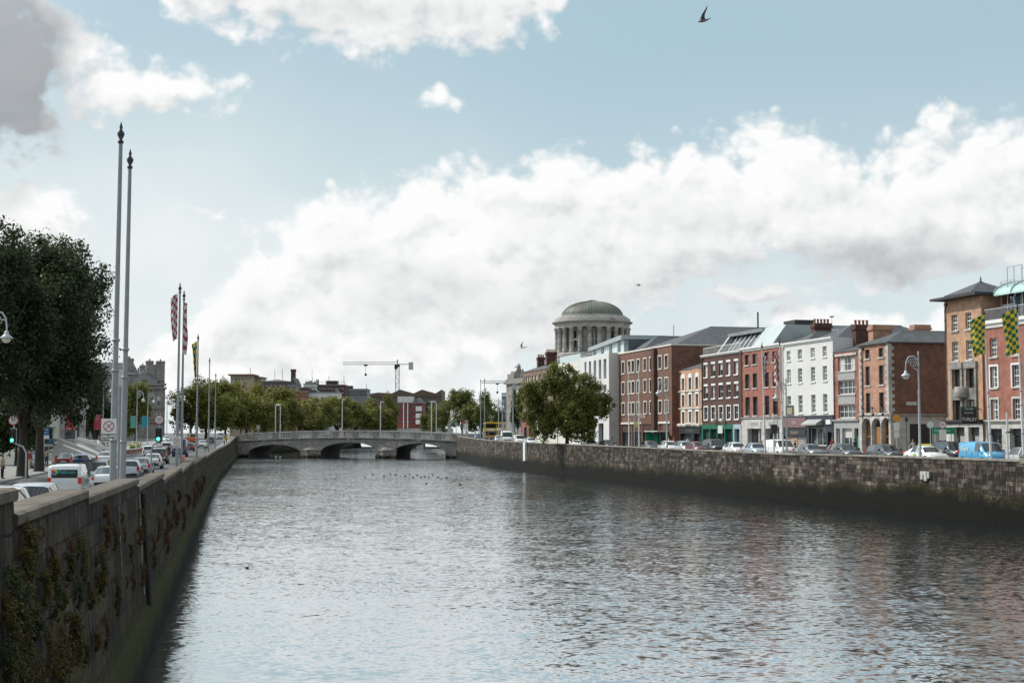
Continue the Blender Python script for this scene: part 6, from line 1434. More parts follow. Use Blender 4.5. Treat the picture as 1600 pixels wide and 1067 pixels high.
    rm.v = [(x, z, y) for x, y, z in rm.v]; rm.f = [f[::-1] for f in rm.f]; rme = rm.mesh('rim', RIM)
    for a in S['ax']:
        for s in (-1, 1):
            o = link('wheel', wme, t, ((a - .5) * L, s * (W - .09), r)); q = link('rim', rme, o)
            if s < 0: o.rotation_euler = (0, 0, math.pi)
    for s in (-1, 1):
        f_ = st[-3]; z = f_[2] - .08; mb = MB(); x = (st[-3][0] - .5) * L
        mb.lathe([(0, .0), (.13, .02), (.16, .1), (.1, .26), (0, .3)], 10); mb.v = [(x - .03 + vz * .9, s * W * .74 + vx * .9, z + vy * .62) for vx, vy, vz in mb.v]; mb.build('headlight', HLAMP, t)
        mb = MB(); zt = S['tail']; mb.box(-L * .5 - .008, -L * .5 + .12, s * W * .80 - .09, s * W * .80 + .09, zt - .12, zt + .2); mb.build('tail_light', TLAMP, t)
        mb = MB(); xm = (st[8][0] + .035 - .5) * L; zm = st[8][2] + .1; mb.box(xm - .08, xm + .06, s * (W + .12) - .1, s * (W + .12) + .1, zm - .07, zm + .09); mb.box(xm - .03, xm + .02, min(s * W * .93, s * (W + .03)), max(s * W * .93, s * (W + .03)), zm - .04, zm + .0); mb.build('wing_mirror', paint, t)
    mb = MB(); z0 = st[0][1] + .16; mb.box(-L * .508, -L * .5, -.26, .26, z0, z0 + .11); mb.build('number_plate', PLATE, t)
    mb = MB(); mb.box(L * .503, L * .508, -.26, .26, st[-1][1] + .03, st[-1][1] + .13); mb.build('number_plate', PLATE, t)
    return t
PROTO = {}
def vehicle(kind, side, px, lat, colour, label, cat, group, flip=False, name=None, extra=None, Y=None):
    p, d = on_px(side, px, lat); nm = name or ('parked_car' if side == 'R' else 'queuing_car')
    if Y is not None: p = Vector((uof(px) * Y, Y, p.z))
    dirv = d if (side == 'L') != flip else -d; rz = math.atan2(dirv.y, dirv.x); loc = (p.x, p.y, p.z + .006)
    if kind not in PROTO:
        o = make_vehicle(kind, nm, label, cat, PAINT, (0, 0, 0), 0, group); PROTO[kind] = o
        for q in [o] + list(o.children_recursive): COL.objects.unlink(q)
    o = dup(PROTO[kind], label, loc, rz, group); o['category'] = cat
    o.name = nm; repaint(o, {PAINT: colour})
    return o
def vehicles():
    cp = car_paint; WH, SI, GR, DG, BK, RD = cp('white', (.72, .72, .70), 0), cp('silver', (.48, .49, .50), .5), cp('grey', (.16, .17, .18), .4), cp('charcoal', (.045, .05, .054), .3), cp('black', (.012, .013, .015), .1), cp('maroon', (.16, .012, .022), .2)
    BL, LB, VB = cp('deep_blue', (.015, .06, .16), .3), cp('sky_blue', (.05, .30, .52), .1), cp('pale_blue_silver', (.40, .46, .50), .4)
    GP = 'cars parked along the right quay'
    R_ = lambda kind, px, col, lab, cat='car', lat=4.3, **k: vehicle(kind, 'R', px, lat, col, lab, cat, GP, **k)
    R_('hatchback', 1610, SI, 'silver hatchback cut off by the right edge of the view, on the right quay', lat=4.1)
    v = R_('small_van', 1536, LB, 'sky-blue delivery van with pale yellow lettering parked before the orange corner house', 'van', name='delivery_van')
    mb = MB(); mb.text('Oasis', (-1.15, -.915, 1.3), (1, 0, 0), (0, .0, 1), .5); mb.build('side_lettering', plain('pale_yellow_vinyl', (.70, .68, .30), .5, var=0), v)
    R_('off_roader', 1487, BK, 'black four-wheel drive parked on the far side behind the blue van', lat=8.6)
    tx = R_('saloon', 1446, WH, 'white taxi with a yellow roof sign parked by the tall scrolled lamp', 'taxi', name='taxi')
    mb = MB(); mb.box(-.25, -.02, -.55, .55, 1.43, 1.6); mb.build('roof_sign', plain('yellow_taxi_sign', (.65, .58, .12), .4, var=0, emit=((.8, .7, .2), .15)), tx)
    mb = MB(); mb.box(-.45, -.05, -.91, -.87, .5, .78); mb.build('door_badge', plain('lime_green_vinyl', (.25, .42, .03), .5, var=0), tx)
    R_('estate', 1384, BK, 'black estate car parked in front of the arched doorways')
    R_('estate', 1320, DG, 'dark grey estate car parked before the green door of the bay-fronted house')
    R_('saloon', 1266, GR, 'grey saloon parked in front of the dark navy shopfront')
    R_('small_van', 1219, WH, 'white panel van parked between two flagpoles before the white house', 'van', name='parked_van')
    R_('saloon', 1180, VB, 'pale silver saloon parked left of the white panel van')
    R_('hatchback', 1150, WH, 'white small hatchback parked before the pale blue shop pier')
    R_('off_roader', 1117, BK, 'black four-wheel drive parked before the green shopfront', lat=5.2)
    R_('hatchback', 1090, RD, 'maroon hatchback parked below the arched window house')
    R_('estate', 1070, SI, 'silver estate parked just left of the maroon hatchback', lat=5.2)
    R_('estate', 1046, WH, 'white estate parked at the foot of the lamp with twin lanterns')
    R_('hatchback', 1016, DG, 'dark hatchback parked beside the bus shelter')
    R_('hatchback', 950, BK, 'black hatchback parked right of the big quay tree')
    R_('saloon', 922, WH, 'white saloon parked at the right side of the big quay tree')
    R_('saloon', 829, WH, 'white car parked at the left side of the big quay tree', lat=4.5)
    R_('small_van', 811, WH, 'white low van queuing behind the tall white van', 'van', name='parked_van', lat=4.5)
    R_('tall_van', 791, WH, 'tall white van with a dark bonnet front near the bridge end', 'van', name='parked_van', lat=4.7)
    R_('hatchback', 779, VB, 'pale blue hatchback left of the tall white van', lat=4.6)
    R_('saloon', 768, DG, 'grey car behind the right bare flagpole', lat=5.2)
    R_('hatchback', 746, BL, 'blue car left of the two bare flagpoles at the bridge end', lat=5.0)
    # left quay, traffic heading away
    GQ = 'cars queuing along the left quay'
    L_ = lambda kind, px, lat, col, lab, cat='car', **k: vehicle(kind, 'L', px, lat, col, lab, cat, GQ, **k)
    L_('hatchback', 6, 3.6, WH, 'white car cut off by the left edge just behind the parapet')
    L_('hatchback', 58, 3.6, SI, 'silver car behind the parapet, its mirror near the wall step')
    v = L_('small_van', 110, 5.5, WH, 'white van with a colour-wheel logo and lettering on its rear window', 'van', name='panel_van')
    mb = MB(); X = -2.24; mb.text('Platinum', (X, -.1, 1.46), (0, -1, 0), (0, 0, 1), .24, 0)
    mb.build('rear_lettering', plain('turquoise_vinyl', (.05, .48, .50), .5, var=0), v)
    mb = MB(); cols = [(.75, .1, .08), (.8, .35, .05), (.75, .65, .06), (.2, .5, .1), (.05, .3, .5), (.35, .1, .4)]
    for k in range(6):
        a0, a1 = 2 * math.pi * k / 6, 2 * math.pi * (k + 1) / 6; P = []
        for r_, rev in ((.14, 0), (.045, 1)):
            for i in range(5): a = (a1 + (a0 - a1) * i / 4) if rev else (a0 + (a1 - a0) * i / 4); P.append((X, .47 + r_ * math.cos(a), 1.46 + r_ * math.sin(a)))
        mb.add(P, (tuple(range(10)),), k)
    mb.build('colour_wheel_logo', [plain('logo_colour_%d' % k, c, .5, var=0) for k, c in enumerate(cols)], v)
    mb = MB()
    for y in (-.62, .62): mb.box(-1.9, .5, y - .02, y + .02, 1.86, 1.9)
    mb.box(-1.7, -1.66, -.66, .66, 1.9, 1.93); mb.box(-.2, -.16, -.66, .66, 1.9, 1.93); mb.build('roof_rack', DARKM, v)
    L_('off_roader', 152, 5.6, BK, 'black off-roader with lit tail lamps ahead of the lettered white van')
    L_('saloon', 171, 4.6, WH, 'white car hidden between the two tallest flagpoles')
    L_('hatchback', 204, 4.7, VB, 'pale silver hatchback beside the right one of the two tallest flagpoles')
    L_('saloon', 222, 4.6, SI, 'silver saloon behind the small traffic pole on the left quay')
    L_('saloon', 240, 5.0, WH, 'white saloon with black rear window left of the small no-stopping sign')
    L_('off_roader', 236, 8.4, WH, 'white off-roader in the outer lane behind the white saloon')
    L_('off_roader', 250, 5.6, DG, 'dark off-roader directly ahead of the white saloon')
    L_('small_van', 262, 8.6, WH, 'white van in the outer lane beside the motorcyclist', 'van', name='panel_van')
    L_('small_van', 252, 11.6, WH, 'white box-like van left of the small no-stopping sign, further out', 'van', name='panel_van')
    L_('tall_van', 282, 5.4, BL, 'dark blue van behind the pole with the checked flag', 'van', name='panel_van')
    L_('hatchback', 289, 8.2, SI, 'small silver car in the outer lane by the orange barrel')
    L_('hatchback', 296, 6.0, RD, 'red car below the orange flatbed lorry')
    L_('saloon', 317, 5.0, WH, 'white car ahead between the second pair of flagpoles')
    L_('off_roader', 330, 4.6, DG, 'charcoal car just before the bridge on the left quay')
    L_('small_van', 346, 5.0, WH, 'white van by the workmen at the left bridge end', 'van', name='panel_van')
    L_('hatchback', 130, 11.0, BL, 'blue hatchback across the road in front of the ramp')
    L_('saloon', 104, 13.6, RD, 'maroon car partly hidden by the blue hatchback')
    v = L_('tall_van', 143, 16.0, WH, 'white and yellow van with a sign panel behind the blue hatchback', 'van', name='panel_van')
    mb = MB(); mb.box(-2.83, -2.805, -.95, .95, 1.9, 2.3); mb.box(-2.83, -2.805, -.98, -.8, .6, 1.89); mb.box(-2.83, -2.805, .8, .98, .6, 1.89); mb.build('yellow_panel', plain('safety_yellow', (.75, .52, .03), .5, var=0), v)
    L_('saloon', 166, 10.8, WH, 'white car on the far lane seen left of the tallest flagpole')
    L_('hatchback', 260, 15.8, WH, 'white hatchback far across the road below the round speed sign', flip=True)
    L_('saloon', 212, 16.5, cp('lime', (.30, .42, .03), .1), 'lime-green car under the teal banners')
    # flatbed lorry, bus, motorbikes
    p, d = on_px('L', 300, 8.2); t = thing('flatbed_lorry', 'orange-sided flatbed lorry with a beige cab on the left quay', 'lorry', (p.x, p.y, p.z), math.atan2(d.y, d.x))
    OR = plain('orange_paint', (.55, .12, .03), .5, var=.05); BG = plain('beige_paint', (.50, .46, .36), .5, var=.05)
    mb = MB(); mb.box(-3.4, 1.4, -1.15, 1.15, .95, 1.15); mb.box(-3.4, -3.3, -1.15, 1.15, 1.151, 1.7); mb.box(-3.3, 1.4, -1.15, -1.08, 1.151, 1.7); mb.box(-3.3, 1.4, 1.08, 1.15, 1.151, 1.7); mb.build('load_bed', OR, t)
    mb = MB(); mb.prism([(1.5, .6), (3.4, .6), (3.4, 1.5), (3.15, 2.5), (1.5, 2.6)], -1.1, 1.1, 'y'); mb.build('cab', BG, t)
    mb = MB(); mb.box(1.49, 1.5, -.8, .8, 1.8, 2.4); mb.build('rear_window', CARGLASS, t)
    mb = MB(); mb.path([(-2.6, .3, 1.2), (-2.0, .5, 4.2)], .12, 6); mb.build('pole_load', BG, t)
    for x in (-2.3, 2.4):
        for s in (-1, 1): mb = MB(); mb.lathe([(0, -.14), (.45, -.14), (.45, .14), (0, .14)], 16); mb.v = [(vx + x, vz + s * .95, vy + .45) for vx, vy, vz in mb.v]; mb.build('wheel', TYRE, t)
    for s in (-1, 1): mb = MB(); mb.box(-3.44, -3.401, s * .9 - .12, s * .9 + .12, .98, 1.12); mb.build('tail_light', TLAMP, t)
    YB = plain('bus_yellow', (.72, .42, .03), .4, var=.03, coat=.4); DB = plain('bus_blue', (.03, .08, .2), .4, var=.03, coat=.4)
    def bus(px, Y, label, rz):
        x = uof(px) * Y; t = thing('double_decker_bus', label, 'bus', (x, Y, zr(Y) + .02), rz, 'double-decker buses at the far end of the right quay')
        mb = MB(); mb.prism([(-1.27, .35), (1.27, .35), (1.27, 4.1), (1.1, 4.32), (-1.1, 4.32), (-1.27, 4.1)], 0, 10.5, 'y', 0); mb.box(-1.275, 1.275, -.01, 10.52, .35, 1.0, 1); mb.build('body', [YB, DB], t)
        mb = MB(); mb.box(-1.12, 1.12, -.03, .02, 1.35, 2.25); mb.build('windscreen', CARGLASS, t); mb = MB(); mb.box(-1.15, 1.15, -.03, .02, 3.0, 3.95); mb.build('upper_windscreen', CARGLASS, t)
        mb = MB(); mb.box(-.8, .8, -.05, -.012, 2.4, 2.8); mb.build('destination_board', PLATE, t)
        for s in (-1, 1):
            for z0, z1 in ((1.35, 2.25), (3.0, 3.9)): mb = MB(); mb.box(s * 1.275 - .02, s * 1.275 + .02, .4, 10, z0, z1); mb.build('side_window', CARGLASS, t)
            for y in (1.9, 7.9): mb = MB(); mb.lathe([(0, -.15), (.48, -.15), (.48, .15), (0, .15)], 14); mb.v = [(vz + s * 1.14, vx + y, vy + .48) for vx, vy, vz in mb.v]; mb.build('wheel', TYRE, t)
            mb = MB(); mb.box(s * .95 - .14, s * .95 + .14, -.04, .0, .75, .95); mb.build('headlight', HLAMP, t)
    bus(767, 318, 'yellow double-decker bus facing us at the far end of the right quay', .06); bus(779, 345, 'second yellow bus, half hidden behind the first', -.5)
    def motorbike(side, px, lat, label, top, rider_label=None):
        p, d = on_px(side, px, lat); t = thing('motorbike', label, 'motorbike', p, math.atan2(d.y, d.x))
        for x in (-.68, .68): mb = MB(); mb.lathe([(.2, -.06), (.3, -.06), (.31, 0), (.3, .06), (.2, .06)], 14); mb.v = [(vx + x, vz, vy + .31) for vx, vy, vz in mb.v]; mb.build('wheel', TYRE, t)
        mb = MB(); mb.path([(.68, 0, .31), (.45, 0, .95)], .05, 6); mb.path([(-.68, 0, .31), (-.1, 0, .45), (.35, 0, .8)], .09, 6); mb.box(-.3, .3, -.14, .14, .35, .75); mb.build('frame', DARKM, t)
        mb = MB(); mb.path([(-.75, 0, .85), (-.3, 0, .78), (.05, 0, .82)], [.1, .15, .12], 8); mb.build('seat', TRIM, t)
        mb = MB(); mb.path([(.0, 0, .82), (.2, 0, .95), (.42, 0, .9)], [.1, .18, .1], 8); mb.build('fuel_tank', RD, t)
        mb = MB(); mb.path([(.38, -.36, 1.05), (.46, 0, .98), (.38, .36, 1.05)], .025, 6); mb.build('handlebar', DARKM, t)
        mb = MB(); mb.box(-.86, -.8, -.09, .09, .72, .84); mb.build('tail_light', TLAMP, t); return p, d
    p, d = motorbike('L', 264, 6.9, 'red and black motorbike ridden between the queuing cars', None); MOTO.append((p, d))
    motorbike('R', 1240, 12.6, 'dark motorbike parked by the shuttered shop under the white house', None)
MOTO = []
vehicles()
for _o in PROTO.values():      # the patterns the vehicles were copied from are not part of the scene
    for _q in list(_o.children_recursive) + [_o]: bpy.data.objects.remove(_q)
# ------------------------------------------------------------------ people
def person_mesh(pose):
    J = {}; V = []; E = []; Rr = []
    def add(n, co, r, par=None):
        J[n] = len(V); V.append(co); Rr.append(r)
        if par is not None: E.append((J[par], J[n]))
    st = {'stand': 0, 'walk': .22, 'ride': .0}[pose]
    lean = .06 if pose == 'walk' else (.22 if pose == 'ride' else 0)
    hz = .93 if pose != 'ride' else .93
    add('pelvis', (0, 0, hz), (.155, .115)); add('waist', (lean * .4, 0, hz + .17), (.14, .105), 'pelvis'); add('chest', (lean, 0, hz + .38), (.185, .125), 'waist'); add('neck', (lean * 1.2, 0, hz + .56), (.06, .06), 'chest')
    add('chin', (lean * 1.3 + .02, 0, hz + .62), (.07, .075), 'neck'); add('head', (lean * 1.3 + .01, 0, hz + .73), (.095, .08), 'chin'); add('crown', (lean * 1.3, 0, hz + .82), (.06, .055), 'head')
    for s, nm in ((1, 'l'), (-1, 'r')):
        f = st * s
        if pose == 'ride':
            add('hip' + nm, (.02, .1 * s, hz - .06), (.1, .1), 'pelvis'); add('knee' + nm, (.42, .2 * s, hz - .18), (.075, .075), 'hip' + nm); add('ankle' + nm, (.18, .2 * s, hz - .55), (.05, .05), 'knee' + nm); add('toe' + nm, (.36, .2 * s, hz - .6), (.04, .035), 'ankle' + nm)
            add('sh' + nm, (lean, .19 * s, hz + .46), (.075, .075), 'chest'); add('el' + nm, (lean + .22, .3 * s, hz + .28), (.05, .05), 'sh' + nm); add('wr' + nm, (lean + .42, .3 * s, hz + .16), (.035, .035), 'el' + nm); add('hand' + nm, (lean + .49, .28 * s, hz + .14), (.04, .03), 'wr' + nm)
        else:
            add('hip' + nm, (f * .15, .095 * s, hz - .08), (.1, .1), 'pelvis'); add('knee' + nm, (f * .75 + (.05 if st else 0), .1 * s, .5), (.068, .07), 'hip' + nm); add('ankle' + nm, (f * 1.15 - (.08 if f < 0 else 0), .1 * s, .1 + (.06 if f < 0 else 0)), (.045, .05), 'knee' + nm); add('toe' + nm, (f * 1.15 + .15 - (.08 if f < 0 else 0), .11 * s, .045), (.045, .035), 'ankle' + nm)
            add('sh' + nm, (lean, .19 * s, hz + .46), (.07, .07), 'chest'); add('el' + nm, (lean - f * .55, .235 * s, hz + .2), (.048, .048), 'sh' + nm); add('wr' + nm, (lean - f * .85 + .06, .23 * s, hz - .04), (.033, .033), 'el' + nm); add('hand' + nm, (lean - f * .9 + .08, .22 * s, hz - .12), (.042, .026), 'wr' + nm)
            for k in range(4): add('f%d%s' % (k, nm), (lean - f * .9 + .12 - .03 * k, .215 * s, hz - .2 - .008 * (1 - abs(k - 1.5))), (.011, .011), 'hand' + nm)
            add('th' + nm, (lean - f * .9 + .14, .2 * s, hz - .14), (.012, .012), 'hand' + nm)
    me = bpy.data.meshes.new('p'); me.from_pydata(V, E, []); ob = bpy.data.objects.new('p', me); COL.objects.link(ob)
    m = ob.modifiers.new('s', 'SKIN'); m.use_smooth_shade = True
    for i, r in enumerate(Rr): me.skin_vertices[0].data[i].radius = r
    me.skin_vertices[0].data[0].use_root = True
    sb = ob.modifiers.new('d', 'SUBSURF'); sb.levels = 1
    dg = bpy.context.evaluated_depsgraph_get(); dg.update(); out = bpy.data.meshes.new_from_object(ob.evaluated_get(dg)); out.name = 'body'
    bpy.data.objects.remove(ob)
    out.materials.clear()
    for q in (SKIN, TOPC, LEGC, SHOE): out.materials.append(q)
    for p in out.polygons:
        c = p.center; i = 1
        if c.z > hz + .575: i = 0
        elif pose == 'ride': i = 2 if c.z < hz + .02 and abs(c.y) < .3 and c.x < .5 and c.z < hz - .03 else 1
        elif c.z < .12: i = 3
        elif c.z < hz + .02 and abs(c.y) < .19: i = 2
        elif abs(c.y) > .19 and c.z < hz + .16: i = 0
        p.material_index = i; p.use_smooth = True
    hb = MB(); hx = lean * 1.3 - .01; hb.lathe([(.0, .165), (.055, .15), (.09, .105), (.103, .04), (.098, -.02), (.085, -.07)], 14, (hx - .012, 0, hz + .72), 0, math.pi * .33, math.pi * 1.67); hb.lathe([(.0, .166), (.055, .151), (.092, .11), (.1, .075)], 14, (hx - .008, 0, hz + .72))
    fb = MB(); fx = lean * 1.3 + .1
    fb.prism([(fx - .005, hz + .66), (fx + .028, hz + .665), (fx, hz + .72)], -.014, .014, 'y', 0)
    for s in (-1, 1): fb.box(fx - .012, fx + .001, s * .034 - .013, s * .034 + .013, hz + .715, hz + .728, 1); fb.box(lean * 1.3 - .015, lean * 1.3 + .02, s * .082 - .01, s * .082 + .01, hz + .67, hz + .73, 0)
    fb.box(fx - .02, fx + .002, -.025, .025, hz + .622, hz + .632, 1)
    return out, hb.mesh('hair', HAIR), fb.mesh('face', [SKIN, HAIR])
SKIN = plain('skin', (.46, .27, .19), .6, var=0); TOPC = plain('shirt_cloth', (.3, .3, .3), .9, var=.05); LEGC = plain('trouser_cloth', (.04, .045, .06), .9, var=.05); SHOE = plain('shoe_leather', (.02, .02, .02), .6, var=0); HAIR = plain('hair', (.03, .022, .015), .7, var=0)
def people():
    PM = {k: person_mesh(k) for k in ('stand', 'walk', 'ride')}
    C = lambda nm, c: plain('cloth_' + nm, c, .9, var=.05)
    def person(loc, rz, label, pose, top, legs, hair=(.03, .022, .015), h=1.0, bag=None, group=None, seat=0):
        t = thing('person', label, 'person', loc, rz, group); b, hr, fc = PM[pose]
        o = link('body', b, t); link('hair', hr, t); link('face', fc, o)
        if h != 1: t.scale = (h, h, h)
        hm = plain('hair_%d' % int(hair[0] * 1000), hair, .7, var=0)
        repaint(t, {TOPC: top, LEGC: legs, HAIR: hm})
        if bag: mb = MB(); mb.path([(-.2, 0, 1.0), (-.24, 0, 1.2), (-.2, 0, 1.42)], [.12, .16, .1], 8); mb.build('backpack', bag, t)
        return t
    W, GY, BK, RD, BG, NV, HV, OG, KH = C('white', (.7, .69, .66)), C('grey', (.28, .28, .28)), C('black', (.02, .02, .022)), C('red', (.35, .05, .04)), C('beige', (.5, .40, .3)), C('navy', (.03, .045, .09)), C('lime_vest', (.45, .62, .05)), C('orange_vest', (.75, .16, .03)), C('khaki', (.33, .28, .18))
    GL = 'people on the left pavement'
    def L(px, lat, label, rz, pose, top, legs, **k):
        p, d = on_px('L', px, lat); return person((p.x, p.y, p.z + (.12 if lat > 13 or lat < 2.2 else 0)), math.atan2(d.y, d.x) + rz, label, pose, top, legs, group=GL, **k)
    L(5, 13.5, 'woman in a beige jacket and black dress at the left edge, facing the road', -1.9, 'stand', BG, BK, hair=(.16, .07, .03))
    L(42, 16.2, 'man in a white shirt walking past the dark tree trunk', 2.9, 'walk', W, BK)
    L(50.5, 16.5, 'bald-looking man in a pale shirt and dark shorts near the advertising board', 3.2, 'walk', C('pale_blue', (.5, .55, .62)), BK, hair=(.3, .2, .14))
    L(46, 15.2, 'person in a red top walking in front of the man in white', 3.0, 'walk', RD, BG)
    L(73.5, 15.6, 'person in a khaki top under the lower blue parking sign', -.6, 'stand', KH, NV)
    L(84, 18.4, 'person in a grey top walking up to the ramp', .3, 'walk', GY, KH)
    L(91, 18.2, 'person in white with a dark backpack at the foot of the ramp', .2, 'walk', W, KH, bag=BK)
    L(168, 16.5, 'man in a white shirt standing left of the no-stopping sign', -.4, 'stand', W, NV)
    L(163, 16.9, 'person in dark red beside the man in the white shirt', -.8, 'stand', RD, BK)
    L(354, 1.4, 'workman in an orange vest at the left bridge end', -1.2, 'stand', OG, NV); L(350.5, 1.4, 'workman in a lime vest at the left bridge end', -1.0, 'stand', HV, NV)
    L(252, 13.6, 'road worker in a lime vest under the round speed sign', -1.0, 'stand', HV, NV)
    GR = 'people on the right quay'
    def Rr(px, lat, label, rz, pose, top, legs, **k):
        p, d = on_px('R', px, lat); return person((p.x, p.y, p.z + (.12 if lat > 10.6 or lat < 2.4 else 0)), math.atan2(d.y, d.x) + rz, label, pose, top, legs, group=GR, **k)
    Rr(1561, 12.2, 'man in a pale green shirt at the doorway of the red brick building', .2, 'walk', C('pale_green', (.45, .55, .35)), NV, hair=(.12, .1, .08))
    Rr(1045, 11.8, 'person in a beige coat waiting by the bus shelter', 1.5, 'stand', BG, BK); Rr(1053, 12.2, 'person in dark red waiting right of the bus shelter', 2.4, 'stand', RD, BK)
    Rr(1121, 11.6, 'person in grey walking before the green shopfront', 0, 'walk', GY, NV); Rr(1242, 12.0, 'person in black crouched over the motorbike by the shuttered shop', .6, 'stand', BK, BK, h=.86)
    Rr(1300, 12.4, 'woman in a red coat walking past the dark navy shopfront', 3.1, 'walk', RD, BK, hair=(.2, .1, .04)); Rr(1336, 12.8, 'man in a navy jacket by the bright green door', .2, 'walk', NV, GY)
    Rr(1188, 12.6, 'person in a beige top passing the pale stone shopfront', 3.0, 'walk', BG, NV); Rr(1075, 12.3, 'person in white walking below the arched window house', .1, 'walk', W, BK)
    Rr(938, 11.5, 'person in an orange top right of the big quay tree', 2.8, 'walk', OG, NV); Rr(1427, 12.5, 'person in grey walking along the brown gable wall', 2.0, 'walk', GY, BK)
    Rr(956, 9.6, 'dark-clothed person behind the black hatchback', 1.0, 'stand', BK, BK)
    p, d = MOTO[0]; person((p.x - d.x * .3, p.y - d.y * .3, p.z - .08), math.atan2(d.y, d.x), 'rider in black sitting on the red motorbike', 'ride', BK, BK)
    p, d = on_px('L', 321, 3.0); rz = math.atan2(d.y, d.x); t = thing('bicycle', 'dark bicycle ridden along the wall by a person in white', 'bicycle', p, rz)
    for x in (-.52, .52): mb = MB(); mb.lathe([(.31, -.018), (.345, 0), (.31, .018)], 18); mb.v = [(vx + x, vz, vy + .345) for vx, vy, vz in mb.v]; mb.build('wheel', TYRE, t)
    mb = MB(); mb.path([(-.52, 0, .345), (-.15, 0, .8), (.42, 0, .85), (.52, 0, .345)], .018, 6); mb.path([(-.52, 0, .345), (-.02, 0, .3), (.42, 0, .85)], .018, 6); mb.path([(-.02, 0, .3), (-.18, 0, .9)], .018, 6); mb.build('frame', DARKM, t)
    mb = MB(); mb.box(-.3, -.04, -.07, .07, .9, .96); mb.build('saddle', TRIM, t); mb = MB(); mb.path([(.36, -.28, 1.02), (.42, 0, 1.0), (.36, .28, 1.02)], .016, 6); mb.build('handlebar', DARKM, t)
    person((p.x - d.x * .18, p.y - d.y * .18, p.z + .07), rz, 'cyclist in a white top riding along the left wall', 'ride', W, BK)
    A, B = Vector((-70.8, 366, 0)), Vector((-13.2, 352, 0)); D = (B - A).normalized()
    for px, lab, top, off in ((580, 'workman in orange crossing the stone bridge', OG, 2.0), (577, 'second workman in orange on the stone bridge, just left of the first', OG, 3.0), (536, 'person with a red top leaning at the bridge balustrade', RD, 1.2)):
        u = plane_u(A, D, px); q = A + D * u; person((q.x + .2 * off, q.y + off, 5.0), 1.0, lab, 'stand', top, NV, group='people on the stone bridge')
people()
# ------------------------------------------------------------------ flagpoles, flags, lamps, signs
POLE = plain('pole_grey', (.27, .275, .28), .55, .2, var=.18, scale=1.5); POLEW = plain('pole_white', (.60, .60, .59), .5, .1, var=.08); LAMPG = plain('lamp_grey', (.42, .44, .45), .5, .2, var=.08)
def flagpole(side, px, py, lat, label, r=.095, mat=None, lean=0.0, group='flagpoles along the quays', plain_top=False, Y=None):
    p, d = on_px(side, px, lat)
    if Y is not None: p = Vector((uof(px) * Y, Y, p.z))
    z = p.z + .12; H = zof(px, py, p.y) - z; t = thing('flagpole', label, 'flagpole', (p.x, p.y, z), 0, group); t.rotation_euler = (0, lean, 0)
    mat = mat or POLE; mb = MB(); a = H * .38
    mb.path([(0, 0, 0), (0, 0, .4), (0, 0, a), (0, 0, a + .05), (0, 0, H - .75)], [r * 1.25, r * 1.12, r, r * .86, r * .62], 12); mb.build('shaft', mat, t)
    mb = MB()
    for zz in (a - .1, a + .9, .5, H * .2): mb.lathe([(r * .9, 0), (r * 1.2, .01), (r * 1.2, .09), (r * .9, .1)], 12, (0, 0, zz))
    mb.build('collar', plain('collar_steel', (.28, .285, .29), .5, .5, var=.1), t)
    mb = MB(); q = r * .62; mb.lathe([(q, H - .751), (q * 1.5, H - .72), (q * 1.5, H - .66), (q * .7, H - .62), (q * 1.8, H - .46), (q * 1.9, H - .40), (q * .6, H - .28), (q * .9, H - .2), (0, H)], 10); mb.build('finial', DARKM, t)
    return t, p, z, H
def checker(name, a, b, n):
    m, t, bs = new_mat(name); uv = t.n('ShaderNodeUVMap').outputs[0]; ck = t.n('ShaderNodeTexChecker'); t.put(ck.inputs['Vector'], t.v('ADD', t.v('MULTIPLY', uv, (n, n, 0)), (.01, .01, .3)))
    ck.inputs['Color1'].default_value = (*a, 1); ck.inputs['Color2'].default_value = (*b, 1); ck.inputs['Scale'].default_value = 1
    t.put(bs.inputs['Base Color'], ck.outputs[0]); bs.inputs['Roughness'].default_value = .85
    tr = t.n('ShaderNodeBsdfTranslucent'); t.put(tr.inputs[0], ck.outputs[0]); mx = t.n('ShaderNodeMixShader'); mx.inputs[0].default_value = .3
    t.nt.links.new(bs.outputs[0], mx.inputs[1]); t.nt.links.new(tr.outputs[0], mx.inputs[2]); t.nt.links.new(mx.outputs[0], t.nt.nodes['Material Output'].inputs[0]); return m
YG = checker('green_yellow_checks', (.025, .20, .10), (.86, .64, .09), 1.0); RW = checker('red_white_checks', (.40, .10, .13), (.76, .73, .71), 1.0)
